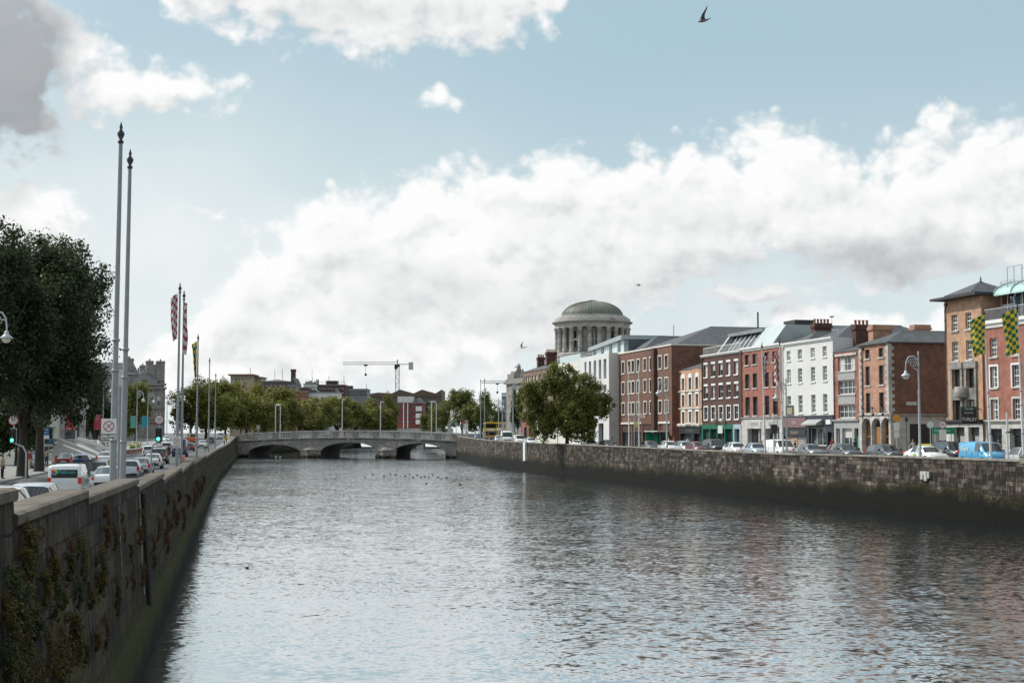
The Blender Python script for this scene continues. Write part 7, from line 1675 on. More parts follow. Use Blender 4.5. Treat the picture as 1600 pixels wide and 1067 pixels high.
def flag(p, ztop, w, h, az, mat, label, fold=.16, seed=0, slack=.35, cols=5, rows=9):
    """hanging cloth; upper corner held at the pole top, lower part falling towards the pole"""
    nx, nz = 26, 30; mb = MB(); vs = []; ca, sa = math.cos(az), math.sin(az)
    for j in range(nz + 1):
        v = j / nz
        for i in range(nx + 1):
            u = i / nx; s = u * w * (1 - slack * .5 * v); drop = slack * u * u * w * .9
            n = fold * (.15 + u) * math.sin(u * 9 + v * 3.2 + seed) + fold * .5 * u * math.sin(v * 7 + seed * 2)
            x = .1 + s * (1 - .06 * math.sin(v * 6 + seed)); z = -v * h - drop * (1 - .3 * v)
            vs.append((x * ca - n * sa, x * sa + n * ca, z))
    me_f = [(j * (nx + 1) + i, j * (nx + 1) + i + 1, (j + 1) * (nx + 1) + i + 1, (j + 1) * (nx + 1) + i) for j in range(nz) for i in range(nx)]
    o = 0.012; k = len(vs); vs2 = [(x + o * sa, y - o * ca, z) for x, y, z in vs]
    mb.add(vs + vs2, me_f + [tuple(q + k for q in f[::-1]) for f in me_f], 0, True)
    me = mb.mesh('flag', mat); uvl = me.uv_layers[0].data
    for pl in me.polygons:
        for li in pl.loop_indices:
            vi = me.loops[li].vertex_index % k; i, j = vi % (nx + 1), vi // (nx + 1); uvl[li].uv = (i / nx * cols, j / nz * rows)
    ob = link('flag', me, None, (p.x, p.y, ztop)); return tag(ob, label, 'flag', 'chequered flags on the quays')
def scroll_lamp(loc, H, az, label, group, twin=False, arm=1.0, sc=1.0, banner=None):
    t = thing('street_lamp', label, 'lamp', loc, az, group); mb = MB()
    mb.lathe([(.17, 0), (.17, .5), (.12, .6), (.14, .75), (.10, .9), (.085, H * .62), (.11, H * .63), (.075, H * .66), (.06, H - 1.2), (.1, H - 1.15), (.06, H - 1.0), (.05, H - .35), (.1, H - .3), (.04, H - .2), (.06, H - .1), (0, H)], 12, smooth=True); mb.build('post', LAMPG, t)
    for s in ((1, -1) if twin else (1,)):
        mb = MB(); zt = H - .85
        P = [(s * .05, 0, zt - .9), (s * .35, 0, zt - .75), (s * .5, 0, zt - .35), (s * .55, 0, zt)]
        top = [(s * .04, 0, zt + .1), (s * .35 * arm, 0, zt + .42), (s * .75 * arm, 0, zt + .38), (s * .95 * arm, 0, zt + .02), (s * arm, 0, zt - .45), (s * arm, 0, zt - .7)]
        mb.path(top, .05, 7)
        cx, cz = s * .42 * arm, zt - .12
        mb.path([(cx + .38 * math.cos(a) * (1 - .055 * k), 0, cz + .40 * math.sin(a) * (1 - .055 * k)) for k, a in enumerate(np.linspace(0, 4 * math.pi * .9, 17))], .033, 6)
        mb.path([(s * .05, 0, zt - .75), (cx * .7, 0, zt - .55), (cx, 0, cz - .4)], .035, 6); mb.path([(cx + s * .36, 0, cz), (s * .8 * arm, 0, cz + .1), (s * .93 * arm, 0, zt - .1)], .03, 6)
        mb.build('scroll_arm', LAMPG, t)
        lb = MB(); x = s * arm; z0 = zt - 1.25
        lb.lathe([(.05, .56), (.12, .5), (.13, .36), (.17, .32), (.36, .16), (.38, .1), (.26, .12), (0, .14)], 16, (x, 0, z0)); ln = lb.build('lantern', LAMPG, t)
        gb = MB(); gb.lathe([(.24, .13), (.25, .02), (.18, -.12), (0, -.18)], 14, (x, 0, z0)); gb.build('globe', plain('lamp_globe', (.75, .72, .62), .2, var=0), ln)
    return t
def lamps():
    GLp = 'scrolled lamps along the quays'
    def lamp(side, px, py, lat, label, toward, twin=False, arm=.98, Y=None):
        p, d = on_px(side, px, lat)
        if Y is not None: p = Vector((uof(px) * Y, Y, p.z))
        z = p.z + .12; return scroll_lamp((p.x, p.y, z), zof(px, py, p.y) - z, toward, label, GLp, twin, arm), p, z
    lamp('R', 1437, 548, 2.0, 'tall grey scrolled lamp in front of the brown gable wall', math.pi - .3)
    lamp('R', 1042, 589, 2.0, 'grey scrolled lamp with its lantern to the left, before the brown offices', math.pi - .1)
    lamp('R', 1229, 590, 1.6, 'scrolled lamp half hidden behind the flagpole before the white house', math.pi + .15)
    lamp('R', 779, 621, 2.0, 'twin-armed scrolled lamp right of the bare flagpoles', math.pi, True); lamp('R', 785, 624, 1.2, 'scrolled lamp in front of the yellow bus', math.pi); lamp('R', 791, 622, 8.0, 'scrolled lamp before the teal glass building', math.pi)
    lamp('R', 801.5, 596, 1.5, 'plain tall lamp post before the stone courthouse wing', 0, arm=.9)
    # left side: one right at the edge, its post outside the picture
    p, d = on_px('L', -24, 11.6); z = p.z + .12; H = zof(0, 476, p.y) - z; scroll_lamp((p.x, p.y, z), H, -.1, 'grey scrolled lamp whose lantern hangs in at the left edge of the view', GLp, arm=(uof(8) - uof(-24)) * p.y)
    lamp('L', 160.5, 588, 14.2, 'grey scrolled lamp left of the tallest flagpole, beside the second red banner', 0, arm=1.0)
    lamp('L', 119, 607, 14.4, 'grey lamp post carrying the first red banner', 0, arm=1.05)
    lamp('L', 213.5, 607, 14.4, 'scrolled lamp carrying the pale teal banner', 0, arm=1.05); lamp('L', 230.5, 611, 14.6, 'scrolled lamp carrying the bright teal banner', 0, arm=1.1); lamp('L', 260.5, 616, 14.6, 'scrolled lamp in front of the stone hotel corner', 0, arm=1.0)
    lamp('L', 133, 598, 20.5, 'dim scrolled lamp under the dark tree, only its lantern bright', 0, arm=.6)
    # banners
    def banner(px, lat, x0, x1, y0, y1, mat, label, words=None, cat='banner'):
        p, d = on_px('L', px, lat); Y = p.y - .02; a, b = at(x0, y0, Y), at(x1, y1, Y); t = thing('street_banner', label, cat, (a.x, Y, b.z), 0, 'street banners on the left lamps'); w, h = b.x - a.x, a.z - b.z
        mb = MB(); n = 8
        for i in range(n):
            u0, u1 = i / n, (i + 1) / n; f = lambda u: .05 * math.sin(u * 5 + px)
            mb.quad((w * u0, f(u0), 0), (w * u1, f(u1), 0), (w * u1, f(u1), h), (w * u0, f(u0), h)); mb.quad((w * u1, f(u1) + .015, 0), (w * u0, f(u0) + .015, 0), (w * u0, f(u0) + .015, h), (w * u1, f(u1) + .015, h))
        if words:
            for k, wd in enumerate(words): mb.text(wd, (w * .16, -.09, h * (.9 - .085 * k)), (1, 0, 0), (0, 0, 1), h * .095, 1, 'LEFT')
            mb.text('dublin.ie', (w * .5, -.09, h * .07), (1, 0, 0), (0, 0, 1), h * .06, 1)
        mb.build('cloth', [mat, WHITEP], t)
        mb = MB(); e0, e1 = (-.05, w + .12) if x1 < px else (-.12, w + .05)
        for z in (0, h): mb.path([(e0, 0, z), (e1, 0, z)], .025, 6)
        mb.build('bracket_rod', METALG, t)
    PK = plain('coral_cloth', (.62, .085, .11), .8, var=.05); T1 = plain('pale_teal_cloth', (.10, .34, .32), .8, var=.05); T2 = plain('teal_cloth', (.02, .27, .35), .8, var=.05)
    banner(119, 14.4, 104, 117, 644, 671, PK, 'coral red banner with white text on the lamp post before the offices', ('WOOD', 'QUAY', 'OPEN', 'SPACE'))
    banner(160.5, 14.2, 147, 158, 648, 671, PK, 'coral red banner with white text just left of the no-stopping sign', ('WOOD', 'QUAY', 'OPEN', 'SPACE'))
    banner(213.5, 14.4, 204, 212, 650, 668, T1, 'pale teal banner on the lamp right of the tallest poles'); banner(230.5, 14.6, 221.5, 229.5, 650.5, 667, T2, 'bright teal banner on the lamp left of the speed sign')
def poles_flags():
    r = .11
    A = [(177, 190, 'tallest flagpole, grey and bare, carrying the no-stopping sign near the big tree'), (192.5, 232, 'second tallest bare grey flagpole, just right of the tallest')]
    for px, py, lab in A: flagpole('L', px, py, 1.15, lab, .105, lean=.006)
    t, p, z, H = flagpole('L', 277, 441, 1.15, 'flagpole with a red and white checked flag, left of its pair', .105, lean=.003); flag(p, z + H - .8, .5, 3.1, R(200), RW, 'red and white checked flag swelling out on the left pole of its pair', .14, 1, .8, 3, 11)
    t, p, z, H = flagpole('L', 283.6, 453, 1.15, 'flagpole with a limp red and white flag, right of its pair', .105, lean=.003); flag(p, z + H - .9, .42, 3.7, R(-40), RW, 'red and white checked flag hanging limp on the right pole of its pair', .16, 2, .9, 3, 11)
    t, p, z, H = flagpole('L', 307.5, 521, 1.15, 'flagpole with a yellow and green flag on the left quay', .105); flag(p, z + H - .8, .5, 3.6, R(215), YG, 'yellow and green checked flag hanging on the left quay pole', .22, 3, .9, 4, 9)
    p, d = on_px('L', 187.5, 1.5); z = p.z + .12; t = thing('floodlight_post', 'grey post with a tapering pale lamp head standing between the two tallest flagpoles', 'lamp', (p.x, p.y, z)); h0, h1 = zof(188, 604, p.y) - z, zof(188, 578, p.y) - z
    mb = MB(); mb.path([(0, 0, 0), (0, 0, h0)], .09, 10); mb.build('post', POLE, t); mb = MB(); mb.lathe([(0, h0), (.10, h0), (.14, h0 + .1), (.24, h1 - .06), (.27, h1 - .05), (.27, h1), (0, h1)], 4, (0, 0, 0), 0, math.pi / 4, math.pi * 2.25, False); mb.build('lamp_head', POLEW, t)
    flagpole('L', 326, 558, 1.15, 'slim bare flagpole third from the bridge on the left quay', .105); flagpole('L', 336, 582, 1.15, 'slimmest bare flagpole nearest the bridge on the left quay', .105)
    t, p, z, H = flagpole('R', 1548, 480.6, 1.3, 'white flagpole with a green and yellow checked flag before the red brick building', .085, POLEW, lean=-.028); q = Vector((p.x - .028 * H + .16, p.y - .06, 0)); flag(q, z + H - .55, 1.05, 2.75, R(172), YG, 'green and yellow checked flag on the pole before the orange corner house', .16, 1, .45, 4, 11)
    t, p, z, H = flagpole('R', 1599, 472, 1.3, 'white flagpole with a green and yellow flag at the right edge of the view', .085, POLEW, lean=-.02); q = Vector((p.x - .02 * H + .16, p.y - .06, 0)); flag(q, z + H - .5, 1.1, 3.0, R(174), YG, 'green and yellow checked flag at the right edge before the terrace', .14, 4, .4, 4, 11)
    t, p, z, H = flagpole('R', 1195.5, 534, 1.3, 'white flagpole with a limp red flag before the red brick house', .085, POLEW, lean=-.02); q = Vector((p.x - .02 * H, p.y, 0)); flag(q, z + H - 1.3, .42, 2.3, R(-20), RW, 'red and white flag hanging limp before the red brick house', .25, 5, .95, 4, 9)
    t, p, z, H = flagpole('R', 1223.5, 528, 1.3, 'white flagpole with a red and white flag before the white house', .085, POLEW, lean=-.02); q = Vector((p.x - .02 * H, p.y, 0)); flag(q, z + H - 1.3, .55, 3.0, R(185), RW, 'red and white flag hanging limp before the white house', .28, 6, .9, 4, 9)
    flagpole('R', 982.8, 563, 1.3, 'white bare flagpole left of its pair before the brown offices', .085, POLEW); flagpole('R', 998.5, 561, 1.3, 'white bare flagpole right of its pair before the brown offices', .085, POLEW)
    flagpole('R', 751, 591.6, 1.3, 'grey bare flagpole left of its pair near the bridge end', .1); flagpole('R', 757, 590.6, 1.3, 'grey bare flagpole right of its pair near the bridge end', .1)
    for px, py, lab in ((1574, 644, 'plain short grey post before the doorway of the red brick building'), (1209, 646, 'slim grey signal post before the pale stone shopfront')):
        p, d = on_px('R', px, 1.5); z = p.z + .12; t = thing('metal_post', lab, 'post', (p.x, p.y, z)); h = zof(px, py, p.y) - z
        mb = MB(); mb.path([(0, 0, 0), (0, 0, h)], .07, 10); mb.build('post', POLEW, t)
        mb = MB(); mb.box(-.1, .5, -.06, .06, h * .62, h * .62 + .12) if px > 1500 else mb.box(-.3, .3, -.2, .2, h * .55, h * .75); mb.build('bracket', DARKM, t)
RED = plain('sign_red', (.45, .02, .025), .5, var=0); SWH = plain('sign_white', (.72, .72, .70), .5, var=.03); BLK = plain('sign_black', (.015, .015, .017), .6, var=0); SBL = plain('sign_blue', (.025, .14, .32), .5, var=0); SGN = plain('sign_green', (.01, .26, .15), .5, var=0)
def ring(mb, c, r0, r1, y, m, n=28):
    for k in range(n):
        a, b = 2 * math.pi * k / n, 2 * math.pi * (k + 1) / n
        mb.quad((c[0] + r0 * math.cos(a), y, c[1] + r0 * math.sin(a)), (c[0] + r1 * math.cos(a), y, c[1] + r1 * math.sin(a)), (c[0] + r1 * math.cos(b), y, c[1] + r1 * math.sin(b)), (c[0] + r0 * math.cos(b), y, c[1] + r0 * math.sin(b)), m)
def plate_disc(mb, c, r, y0, y1, m, n=28):
    P = [(c[0] + r * math.cos(2 * math.pi * k / n), c[1] + r * math.sin(2 * math.pi * k / n)) for k in range(n)]; mb.prism(P, y0, y1, 'y', m)
def clearway(p, label, z0, w, h, words, y=-.14, sc=1.0):
    t = thing('no_stopping_sign', label, 'sign', (p.x, p.y, z0)); mb = MB(); mb.box(-w / 2, w / 2, y, y + .03, 0, h, 0); r = w * .36; c = (0, h - w * .5)
    ring(mb, c, r * .84, r, y - .006, 1)
    for s in (1, -1):
        a = math.pi / 4 * s; dx, dz = math.cos(a), math.sin(a); n_ = (-dz, dx); k = r * .86; q = r * .07
        mb.add([(c[0] - dx * k - n_[0] * q, y - .005 - .002 * s, c[1] - dz * k - n_[1] * q), (c[0] + dx * k - n_[0] * q, y - .005 - .002 * s, c[1] + dz * k - n_[1] * q), (c[0] + dx * k + n_[0] * q, y - .005 - .002 * s, c[1] + dz * k + n_[1] * q), (c[0] - dx * k + n_[0] * q, y - .005 - .002 * s, c[1] - dz * k + n_[1] * q)], ((0, 1, 2, 3),), 1)
    if words:
        zt = h - w * 1.0
        for e in ((-w * .44, w * .44, zt - .015, zt), (-w * .44, w * .44, .03, .045), (-w * .44, -w * .42, .045, zt - .015), (w * .42, w * .44, .045, zt - .015)): mb.box(e[0], e[1], y - .004, y - .001, e[2], e[3], 2)
        for k, wd in enumerate(words): mb.text(wd, (0, y - .006, zt - (k + .62) * (zt - .03) / len(words)), (1, 0, 0), (0, 0, 1), w * .19, 2)
    mb.build('sign_plate', [SWH, RED, BLK], t)
    mb = MB(); mb.lathe([(.11, 0), (.135, .01), (.135, .07), (.11, .08)], 12, (0, 0, h * .25)); mb.lathe([(.11, 0), (.135, .01), (.135, .07), (.11, .08)], 12, (0, 0, h * .75)); mb.box(-.04, .04, y + .031, -.1, h * .25, h * .25 + .06); mb.box(-.04, .04, y + .031, -.1, h * .75, h * .75 + .06); mb.build('clamp', METALG, t)
def speed_signal(side, px, lat, label, ytop, ybot, bent, sign_r, sy, aim=0.0, Y=None):
    p, d = on_px(side, px, lat)
    if Y is not None: p = Vector((uof(px) * Y, Y, p.z))
    z = p.z + .02; t = thing('traffic_light', label, 'traffic light', (p.x, p.y, z), aim, 'traffic lights with speed signs on the left quay')
    zt, zb, zs = zof(px, ytop, p.y) - z, zof(px, ybot, p.y) - z, zof(px, sy, p.y) - z; h = zt - zb; w = h * .42
    mb = MB()
    if bent: mb.path([(bent, .1, 0), (bent, .1, zb - .55 - abs(bent) * .2), (bent * .75, .1, zb - .3), (0, .1, zb - .02), (0, .12, zs + sign_r)], .06, 10)
    else: mb.path([(0, .1, 0), (0, .12, zs + sign_r)], .06, 10)
    mb.build('post', LAMPG, t)
    mb = MB(); mb.box(-w / 2, w / 2, -.18, .06, zb, zt, 0); mb.box(-w / 2 - .05, w / 2 + .05, .061, .085, zb - .05, zt + .05, 1)
    for k in range(3):
        zc = zb + h * (k + .5) / 3; mb.lathe([(w * .36, 0), (w * .38, .12)], 14, (0, 0, 0), 0); q = len(mb.v) - 28
        mb.v[q:] = [(vx, -.18 - vz, zc + vy) for vx, vy, vz in mb.v[q:]]
    mb.build('signal_housing', [BLK, LAMPG], t)
    for k in range(3):
        zc = zb + h * (k + .5) / 3; lb = MB(); lb.disc((0, -.187, zc), w * .33, 'y', 18); lb.build('signal_lens', plain('green_signal', (.05, .6, .4), .3, var=0, emit=((.10, .95, .62), 2.2)) if k == 0 else plain('dark_lens', (.02, .012, .01), .2, var=0), t)
    mb = MB(); c = (0, zs); plate_disc(mb, c, sign_r, -.03, .0, 0); ring(mb, c, sign_r * .82, sign_r * 1.0, -.034, 1); mb.text('50', (0, -.038, zs + sign_r * .03), (1, 0, 0), (0, 0, 1), sign_r * 1.05, 2); mb.text('km/h', (0, -.038, zs - sign_r * .52), (1, 0, 0), (0, 0, 1), sign_r * .26, 2)
    mb.build('speed_sign', [SWH, RED, BLK], t)
    return t, p, z
def signs():
    p, d = on_px('L', 176, 1.15); z0, z1 = zof(171, 686, p.y), zof(171, 654, p.y); q = Vector((uof(172) * p.y, p.y - .02, 0))
    clearway(q, 'white no-stopping sign with red cross circle on the tallest flagpole', z0, .46 * (z1 - z0) / .62, z1 - z0, ('CLEARWAY', 'AT', 'ALL TIMES'))
    p, d = on_px('L', 277, 1.15); z0, z1 = zof(277, 700, p.y), zof(277, 682, p.y); clearway(p, 'small no-stopping sign on the pole with the red and white flag', z0, .5 * (z1 - z0) / .68, z1 - z0, ('AT ALL', 'TIMES'))
    speed_signal('L', 20.5, 12.4, 'green traffic light with a round 50 sign under the big dark tree', 670, 691, .9, .34, 656.5)
    speed_signal('L', 248.5, 2.6, 'green traffic light with a round 50 sign beside the queuing cars', 668.5, 689, -.55, .34, 655.5)
    def parking(px, lat, ytop, w, label):
        p, d = on_px('L', px, lat); z = p.z + .12; t = thing('parking_sign', label, 'sign', (p.x, p.y, z), 0, 'blue parking signs on the left pavement'); zt = zof(px, ytop, p.y) - z; h = w * .72
        mb = MB(); mb.path([(0, .06, 0), (0, .06, zt)], .05, 8); mb.build('post', LAMPG, t)
        mb = MB(); mb.box(-w / 2, w / 2, -.02, .0, zt - h, zt, 0); mb.text('P', (-w * .26, -.026, zt - h * .5), (1, 0, 0), (0, 0, 1), h * .8, 1); mb.text('PARK', (w * .16, -.026, zt - h * .3), (1, 0, 0), (0, 0, 1), h * .26, 1); mb.text('120', (w * .16, -.026, zt - h * .65), (1, 0, 0), (0, 0, 1), h * .26, 1)
        mb.box(-w / 2, w / 2, -.02, 0, zt - h * 1.5, zt - h - .02, 1); mb.build('sign_plate', [SBL, SWH], t)
    parking(69, 14.6, 668, .95, 'blue and white parking sign on the nearer post beside the thick trunk'); parking(76, 16.5, 684, .85, 'lower blue parking sign behind the nearer one'); parking(108, 18.0, 673, .7, 'small blue parking sign under the first red banner')
    p, d = on_px('L', 59.5, 15.2); t = thing('advertising_board', 'dark framed pavement advertising board beside the walking men', 'sign', (p.x, p.y, p.z + .12), .15); mb = MB()
    mb.box(-.62, .62, -.1, .1, .1, 1.75, 0); mb.box(-.66, .66, -.12, .12, 0, .1, 0); mb.build('frame', DARKM, t); mb = MB(); mb.box(-.52, .52, -.115, -.101, .25, 1.65, 0); mb.box(-.4, .4, -.12, -.1155, .9, 1.3, 1); mb.box(-.4, .1, -.12, -.1155, .5, .8, 1); mb.build('poster', [plain('poster_blue', (.22, .27, .33), .5, var=.15), SWH], t)
    # round signs, street plates and small posts on the right quay
    def round_sign(px, ytop, lat, label, mat, r=.32, words=None):
        p, d = on_px('R', px, lat); z = p.z + .12; t = thing('round_sign', label, 'sign', (p.x, p.y, z), RZ * 0 - .1); zt = zof(px, ytop, p.y) - z
        mb = MB(); mb.path([(0, .06, 0), (0, .06, zt)], .045, 8); mb.build('post', LAMPG, t); mb = MB(); plate_disc(mb, (0, zt - r), r, -.02, .01, 0); ring(mb, (0, zt - r), r * .82, r, -.024, 1); 
        if words: mb.text(words, (0, -.028, zt - r), (1, 0, 0), (0, 0, 1), r * .8, 2)
        mb.build('sign_plate', [SWH, mat, BLK], t); return t, zt
    round_sign(1454, 657, 11.0, 'round white sign on a slim post left of the green direction board', GREYS, .36); t, zt = round_sign(1473, 657, 11.2, 'round red-ringed sign above a white plate and green board', RED, .36, '50')
    mb = MB(); mb.box(-.3, .3, -.02, .01, zt - 1.75, zt - .8); mb.build('plate', SWH, t)
    p, d = on_px('R', 1474, 11.6); z = zof(1474, 671, p.y); t = thing('direction_sign', 'green direction board with white writing beside the orange corner house', 'sign', (p.x, p.y, p.z + .1)); h = z - p.z
    mb = MB(); mb.box(-1.0, 1.0, -.03, .0, h - .5, h + .1, 0); mb.text('City Centre', (-.1, -.036, h - .2), (1, 0, 0), (0, 0, 1), .3, 1); mb.build('sign_plate', [SGN, SWH], t); mb = MB(); mb.path([(-.7, .05, 0), (-.7, .05, h)], .05, 8); mb.path([(.7, .05, 0), (.7, .05, h)], .05, 8); mb.build('post', LAMPG, t)
    p, d = on_px('R', 1401.5, 10.8); t = thing('parking_meter_sign', 'orange round disc above white plates on a post at the quoined corner', 'sign', (p.x, p.y, p.z + .1)); h = zof(1401, 650, p.y) - p.z
    mb = MB(); mb.path([(0, .06, 0), (0, .06, h)], .05, 8); mb.build('post', LAMPG, t); mb = MB(); plate_disc(mb, (0, h - .3), .32, -.02, .02, 0); mb.build('orange_disc', plain('orange_sign', (.70, .30, .03), .5, var=0), t); mb = MB(); mb.box(-.25, .25, -.02, .02, h - 1.5, h - .7); mb.box(-.22, .22, -.02, .02, h - 2.1, h - 1.55); mb.build('plate', SWH, t)
    p, d = on_px('R', 1416.5, 10.9); t = thing('green_post', 'slim dark green post standing before the side doorway of the quoined house', 'post', (p.x, p.y, p.z + .1)); h = zof(1416, 654, p.y) - p.z; mb = MB(); mb.path([(0, 0, 0), (0, 0, h)], .05, 8); mb.build('post', plain('green_post_paint', (.03, .14, .11), .5, var=.05), t); mb = MB(); mb.box(-.12, .12, -.1, .1, h * .9, h); mb.build('cap', DARKM, t)
    # bus shelter and stop
    p, d = on_px('R', 1010, 10.9); q, _ = on_px('R', 1028, 10.9); t = thing('bus_shelter', 'pale-roofed bus shelter with a green poster before the brown offices', 'bus shelter', (p.x, p.y, p.z + .12), RZ); Ls = (q - p).length
    mb = MB(); mb.box(-.2, Ls + .2, -.3, 1.4, 2.5, 2.64); mb.build('roof', POLEW, t); mb = MB(); mb.box(0, Ls, 1.2, 1.24, .2, 2.45); mb.build('back_glass', CARGLASS, t); mb = MB()
    for x in (.03, Ls - .03, Ls * .5): mb.box(x - .04, x + .04, 1.1, 1.19, 0, 2.5)
    mb.build('upright', METALG, t); mb = MB(); mb.box(-.1, -.02, -.1, 1.19, .3, 2.3); mb.build('poster_panel', SGN, t); mb = MB(); mb.box(.6, Ls - .6, .7, 1.05, .44, .5); mb.build('bench', METALG, t)
    mb = MB(); mb.box(.3, 1.7, 1.14, 1.19, .4, 2.2); mb.build('poster', SGN, t)
    p, d = on_px('R', 991, 2.0); t = thing('bus_stop_pole', 'slim grey bus stop pole between the two white bare flagpoles', 'post', (p.x, p.y, p.z + .12)); h = zof(991, 650, p.y) - p.z; mb = MB(); mb.path([(0, 0, 0), (0, 0, h)], .055, 8); mb.build('post', LAMPG, t); mb = MB(); mb.box(.08, .5, -.03, .03, h - 1.6, h - .9); mb.build('flag_plate', plain('bus_stop_yellow', (.65, .5, .05), .5, var=0), t)
    # signs and lamps on and behind the bridge
    A, B = Vector((-70.8, 366, 0)), Vector((-13.2, 352, 0)); D = (B - A).normalized()
    def on_bridge(px, off): u = plane_u(A, D, px); q = A + D * u; return Vector((q.x + .23 * off, q.y + off, 5.2))
    for px, py, arm, lab in ((411, 632, 1, 'left one of the slim bent lamp posts on the left half of the bridge'), (418.5, 633, -1, 'right one of the slim bent lamp posts on the left half of the bridge'), (667, 628, .6, 'bent lamp post on the bridge, left of the taller hooked one'), (674.5, 627, -1.2, 'hooked lamp post at the right part of the bridge'), (526, 624, .5, 'thin lamp post at the middle of the bridge'), (586.5, 628, .5, 'thin lamp post right of the workmen on the bridge')):
        q = on_bridge(px, 8 if px < 500 else 4); t = thing('bridge_lamp', lab, 'lamp', q, 0, 'bent lamps on the bridge'); h = zof(px, py, q.y) - q.z; mb = MB(); mb.path([(0, 0, 0), (0, 0, h - .4), (arm * .25, 0, h), (arm, 0, h)], .11, 8); mb.build('post', POLEW, t); mb = MB(); mb.box(min(arm, arm * 1.5), max(arm, arm * 1.5), -.15, .15, h - .12, h + .05); mb.build('lamp_head', SWH, t)
    for px, py, mat, w, hh, lab in ((381, 664, GREYS, .9, 1.2, 'grey square sign back at the left end of the bridge'), (687, 661, GREYS, 1.0, 1.3, 'grey-green sign back on the right part of the bridge'), (697.5, 660, GREYS, .8, .8, 'small round-topped sign back on the bridge'), (708.6, 658, RED, .95, .5, 'red and white sign on the bridge end'), (714.5, 656, GREYS, .9, 1.6, 'tall green-grey sign at the right bridge end'), (728, 662, SWH, 1.0, 1.4, 'white square sign just past the right bridge end')):
        q = on_bridge(min(px, 714), 9) if px < 720 else Vector((uof(px) * 335, 335, 4.4)); t = thing('road_sign', lab, 'sign', q, 0, 'road signs around the bridge end'); h = zof(px, py, q.y) - q.z; mb = MB(); mb.path([(0, 0.08, 0), (0, .08, h)], .08, 8); mb.build('post', LAMPG, t); mb = MB(); mb.box(-w / 2, w / 2, -.03, .02, h - hh, h); mb.build('sign_plate', mat, t)
    # low red brick wall along the far left pavement, barrels, shrub boxes
    p, _ = on_px('L', 199, 13.3); q, _ = on_px('L', 232, 13.3); t = thing('brick_wall', 'low red brick wall edging the far left pavement by the queue', 'wall', (p.x, p.y, p.z), math.atan2(q.y - p.y, q.x - p.x)); Lw = (q - p).length
    mb = MB(); mb.box(0, Lw, 0, .3, -.1, .8); mb.build('brickwork', REDB, t); mb = MB(); mb.box(-.05, Lw + .05, -.04, .34, .801, .9); mb.build('coping', STONE, t)
    p, _ = on_px('L', 286, 2.8); t = thing('traffic_barrel', 'orange traffic barrel standing beside the poles with red flags', 'barrel', p); mb = MB(); mb.lathe([(.3, 0), (.32, .05), (.27, .4), (.22, .95), (0, 1.0)], 14); mb.build('drum', plain('safety_orange', (.75, .13, .03), .6, var=.05), t); mb = MB(); mb.lathe([(.252, .55), (.248, .57), (.233, .75), (.235, .76)], 14); mb.build('reflective_band', SWH, t)
    for px, lat, c, lab in ((64.3, 8.0, 0, 'white and orange traffic bollard left of its pair on the left road'), (67.2, 8.6, 0, 'white and orange traffic bollard right of its pair on the left road'), (82, 9.4, 1, 'red and white traffic bollard near the blue hatchback')):
        p, _ = on_px('L', px + 44, lat); t = thing('traffic_bollard', lab, 'bollard', p, 0, 'traffic bollards on the left road'); mb = MB(); mb.lathe([(.2, 0), (.2, .08), (.07, .1), (.065, 1.0), (0, 1.03)], 12); mb.build('tube', plain('safety_orange', (.75, .13, .03), .6, var=.05) if not c else RED, t); mb = MB(); mb.lathe([(.072, .6), (.07, .95)], 12); mb.build('reflective_band', SWH, t)
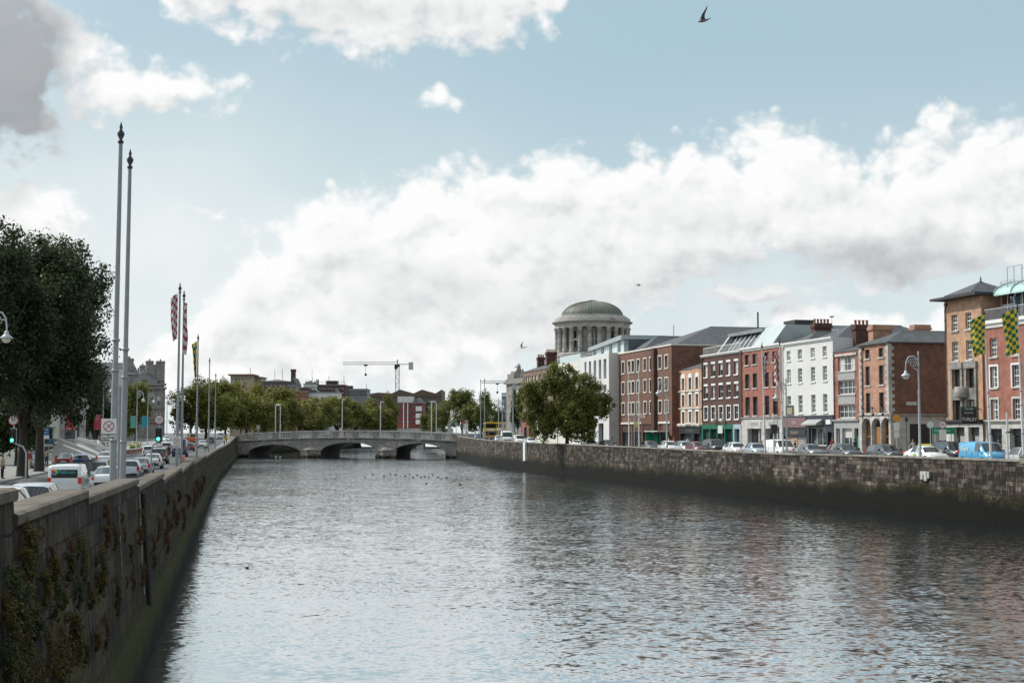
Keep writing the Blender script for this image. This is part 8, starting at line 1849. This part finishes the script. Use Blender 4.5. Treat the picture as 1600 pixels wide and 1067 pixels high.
def birds():
    GU = plain('gull_white', (.62, .62, .60), .7, var=.05); GD = plain('gull_dark', (.10, .085, .08), .7, var=.1)
    def gull(loc, rz, label, span, up, roll=0.0, pitch=0.0, mat=(GU, GD)):
        mb = MB(); mb.path([(-.30, 0, .02), (-.22, 0, .01), (-.05, 0, 0), (.12, 0, 0), (.2, 0, .02), (.27, 0, .01), (.33, 0, -.01)], [.05, .055, .085, .08, .055, .05, .012], 8)
        mb.add([(-.22, -.04, .02), (-.46, -.09, .03), (-.46, .09, .03), (-.22, .04, .02), (-.22, 0, .04), (-.46, 0, .045)], ((0, 3, 2, 1), (0, 1, 5, 4), (4, 5, 2, 3)), 0)
        for s in (-1, 1):
            P = [(0, .06, .02), (.02, span * .25, .02 + up * .18), (-.02, span * .5, .02 + up * .42), (-.2, span * .8, .02 + up * .72), (-.32, span, .02 + up)]; ch = [.22, .22, .19, .12, .01]
            vs = [(x + c * .5, s * y, z) for (x, y, z), c in zip(P, ch)] + [(x - c * .5, s * y, z - .004) for (x, y, z), c in zip(P, ch)] + [(x, s * y, z + .022) for (x, y, z), c in zip(P, ch)]
            n = 5; fs = []
            for i in range(n - 1): fs += [(i, i + 1, n * 2 + i + 1, n * 2 + i), (n * 2 + i, n * 2 + i + 1, n + i + 1, n + i), (n + i, n + i + 1, i + 1, i)]
            mb.add(vs, [f if s > 0 else f[::-1] for f in fs], 1, True)
        o = mb.build('seagull', list(mat), None, loc); o.rotation_euler = (roll, pitch, rz); return tag(o, label, 'bird', 'gulls in flight')
    gull(at(1099, 33, 80), R(190), 'dark bird with raised wing high in the open blue sky', .52, .62, .15, .28, (plain('bird_grey', (.16, .14, .13), .7, var=.1), GD))
    gull(at(815.5, 543, 150), R(150), 'small dark gull flying left of the domed rotunda', .55, .4, .5); gull(at(899, 531, 190), R(200), 'pale gull passing in front of the rotunda columns', .6, .3, .3, 0, (GU, GU)); gull(at(998, 446, 170), R(5), 'tiny gull gliding above the brown office roof', .62, .15)
    # birds on the water
    def floater(loc, rz, label, k, proto=[None]):
        if proto[0] is None:
            mb = MB(); mb.path([(-.26, 0, .10), (-.14, 0, .07), (.05, 0, .06), (.16, 0, .08), (.2, 0, .2), (.25, 0, .22), (.33, 0, .2)], [.02, .1, .13, .09, .055, .05, .012], 8); proto[0] = mb.mesh('waterbird', GD)
        o = link('waterbird', proto[0], None, loc, rz); o.scale = (k,) * 3; return tag(o, label, 'bird', 'birds resting on the river')
    rd = random.Random(8)
    flock = [(570, 746), (582, 742), (600, 744), (610, 741), (618, 742), (626, 745), (633, 744), (640, 742), (646, 746), (652, 743), (658, 746), (664, 745), (670, 746), (676, 742), (684, 746), (690, 748), (698, 747), (713, 748), (731, 749), (737, 750)]
    for px, py in flock:
        u, v = ray(px, py); Y = -ZC / v; floater((u * Y, Y, .0), rd.uniform(0, 6), 'small dark bird in the loose flock on the water before the bridge', .75)
    for px, py, lab, k in ((719, 757, 'larger dark bird alone on the water, right of the flock', 1.05), (666, 756, 'single dark bird just below the flock on the water', .7), (524, 749, 'lone bird on the water left of the flock', .7), (386, 887, 'small dark floating bit on the open water in the middle left', .34), (818, 756, 'lone dark bird on the water near the right wall', .55)):  # the smallest one is a floating bit, drawn with the bird mesh
        u, v = ray(px, py); Y = -ZC / v; floater((u * Y, Y, 0), rd.uniform(0, 6), lab, k)
    for px, py, lab in ((431, 714, 'left one of the two white gulls resting under the left arch'), (437.5, 713.6, 'right one of the two white gulls resting under the left arch')):
        u, v = ray(px, py); Y = min(-ZC / v, 362); o = floater((u * Y, Y, 0), 1.0, lab, 1.6); repaint(o, {GD: GU})
poles_flags(); lamps(); signs(); birds()
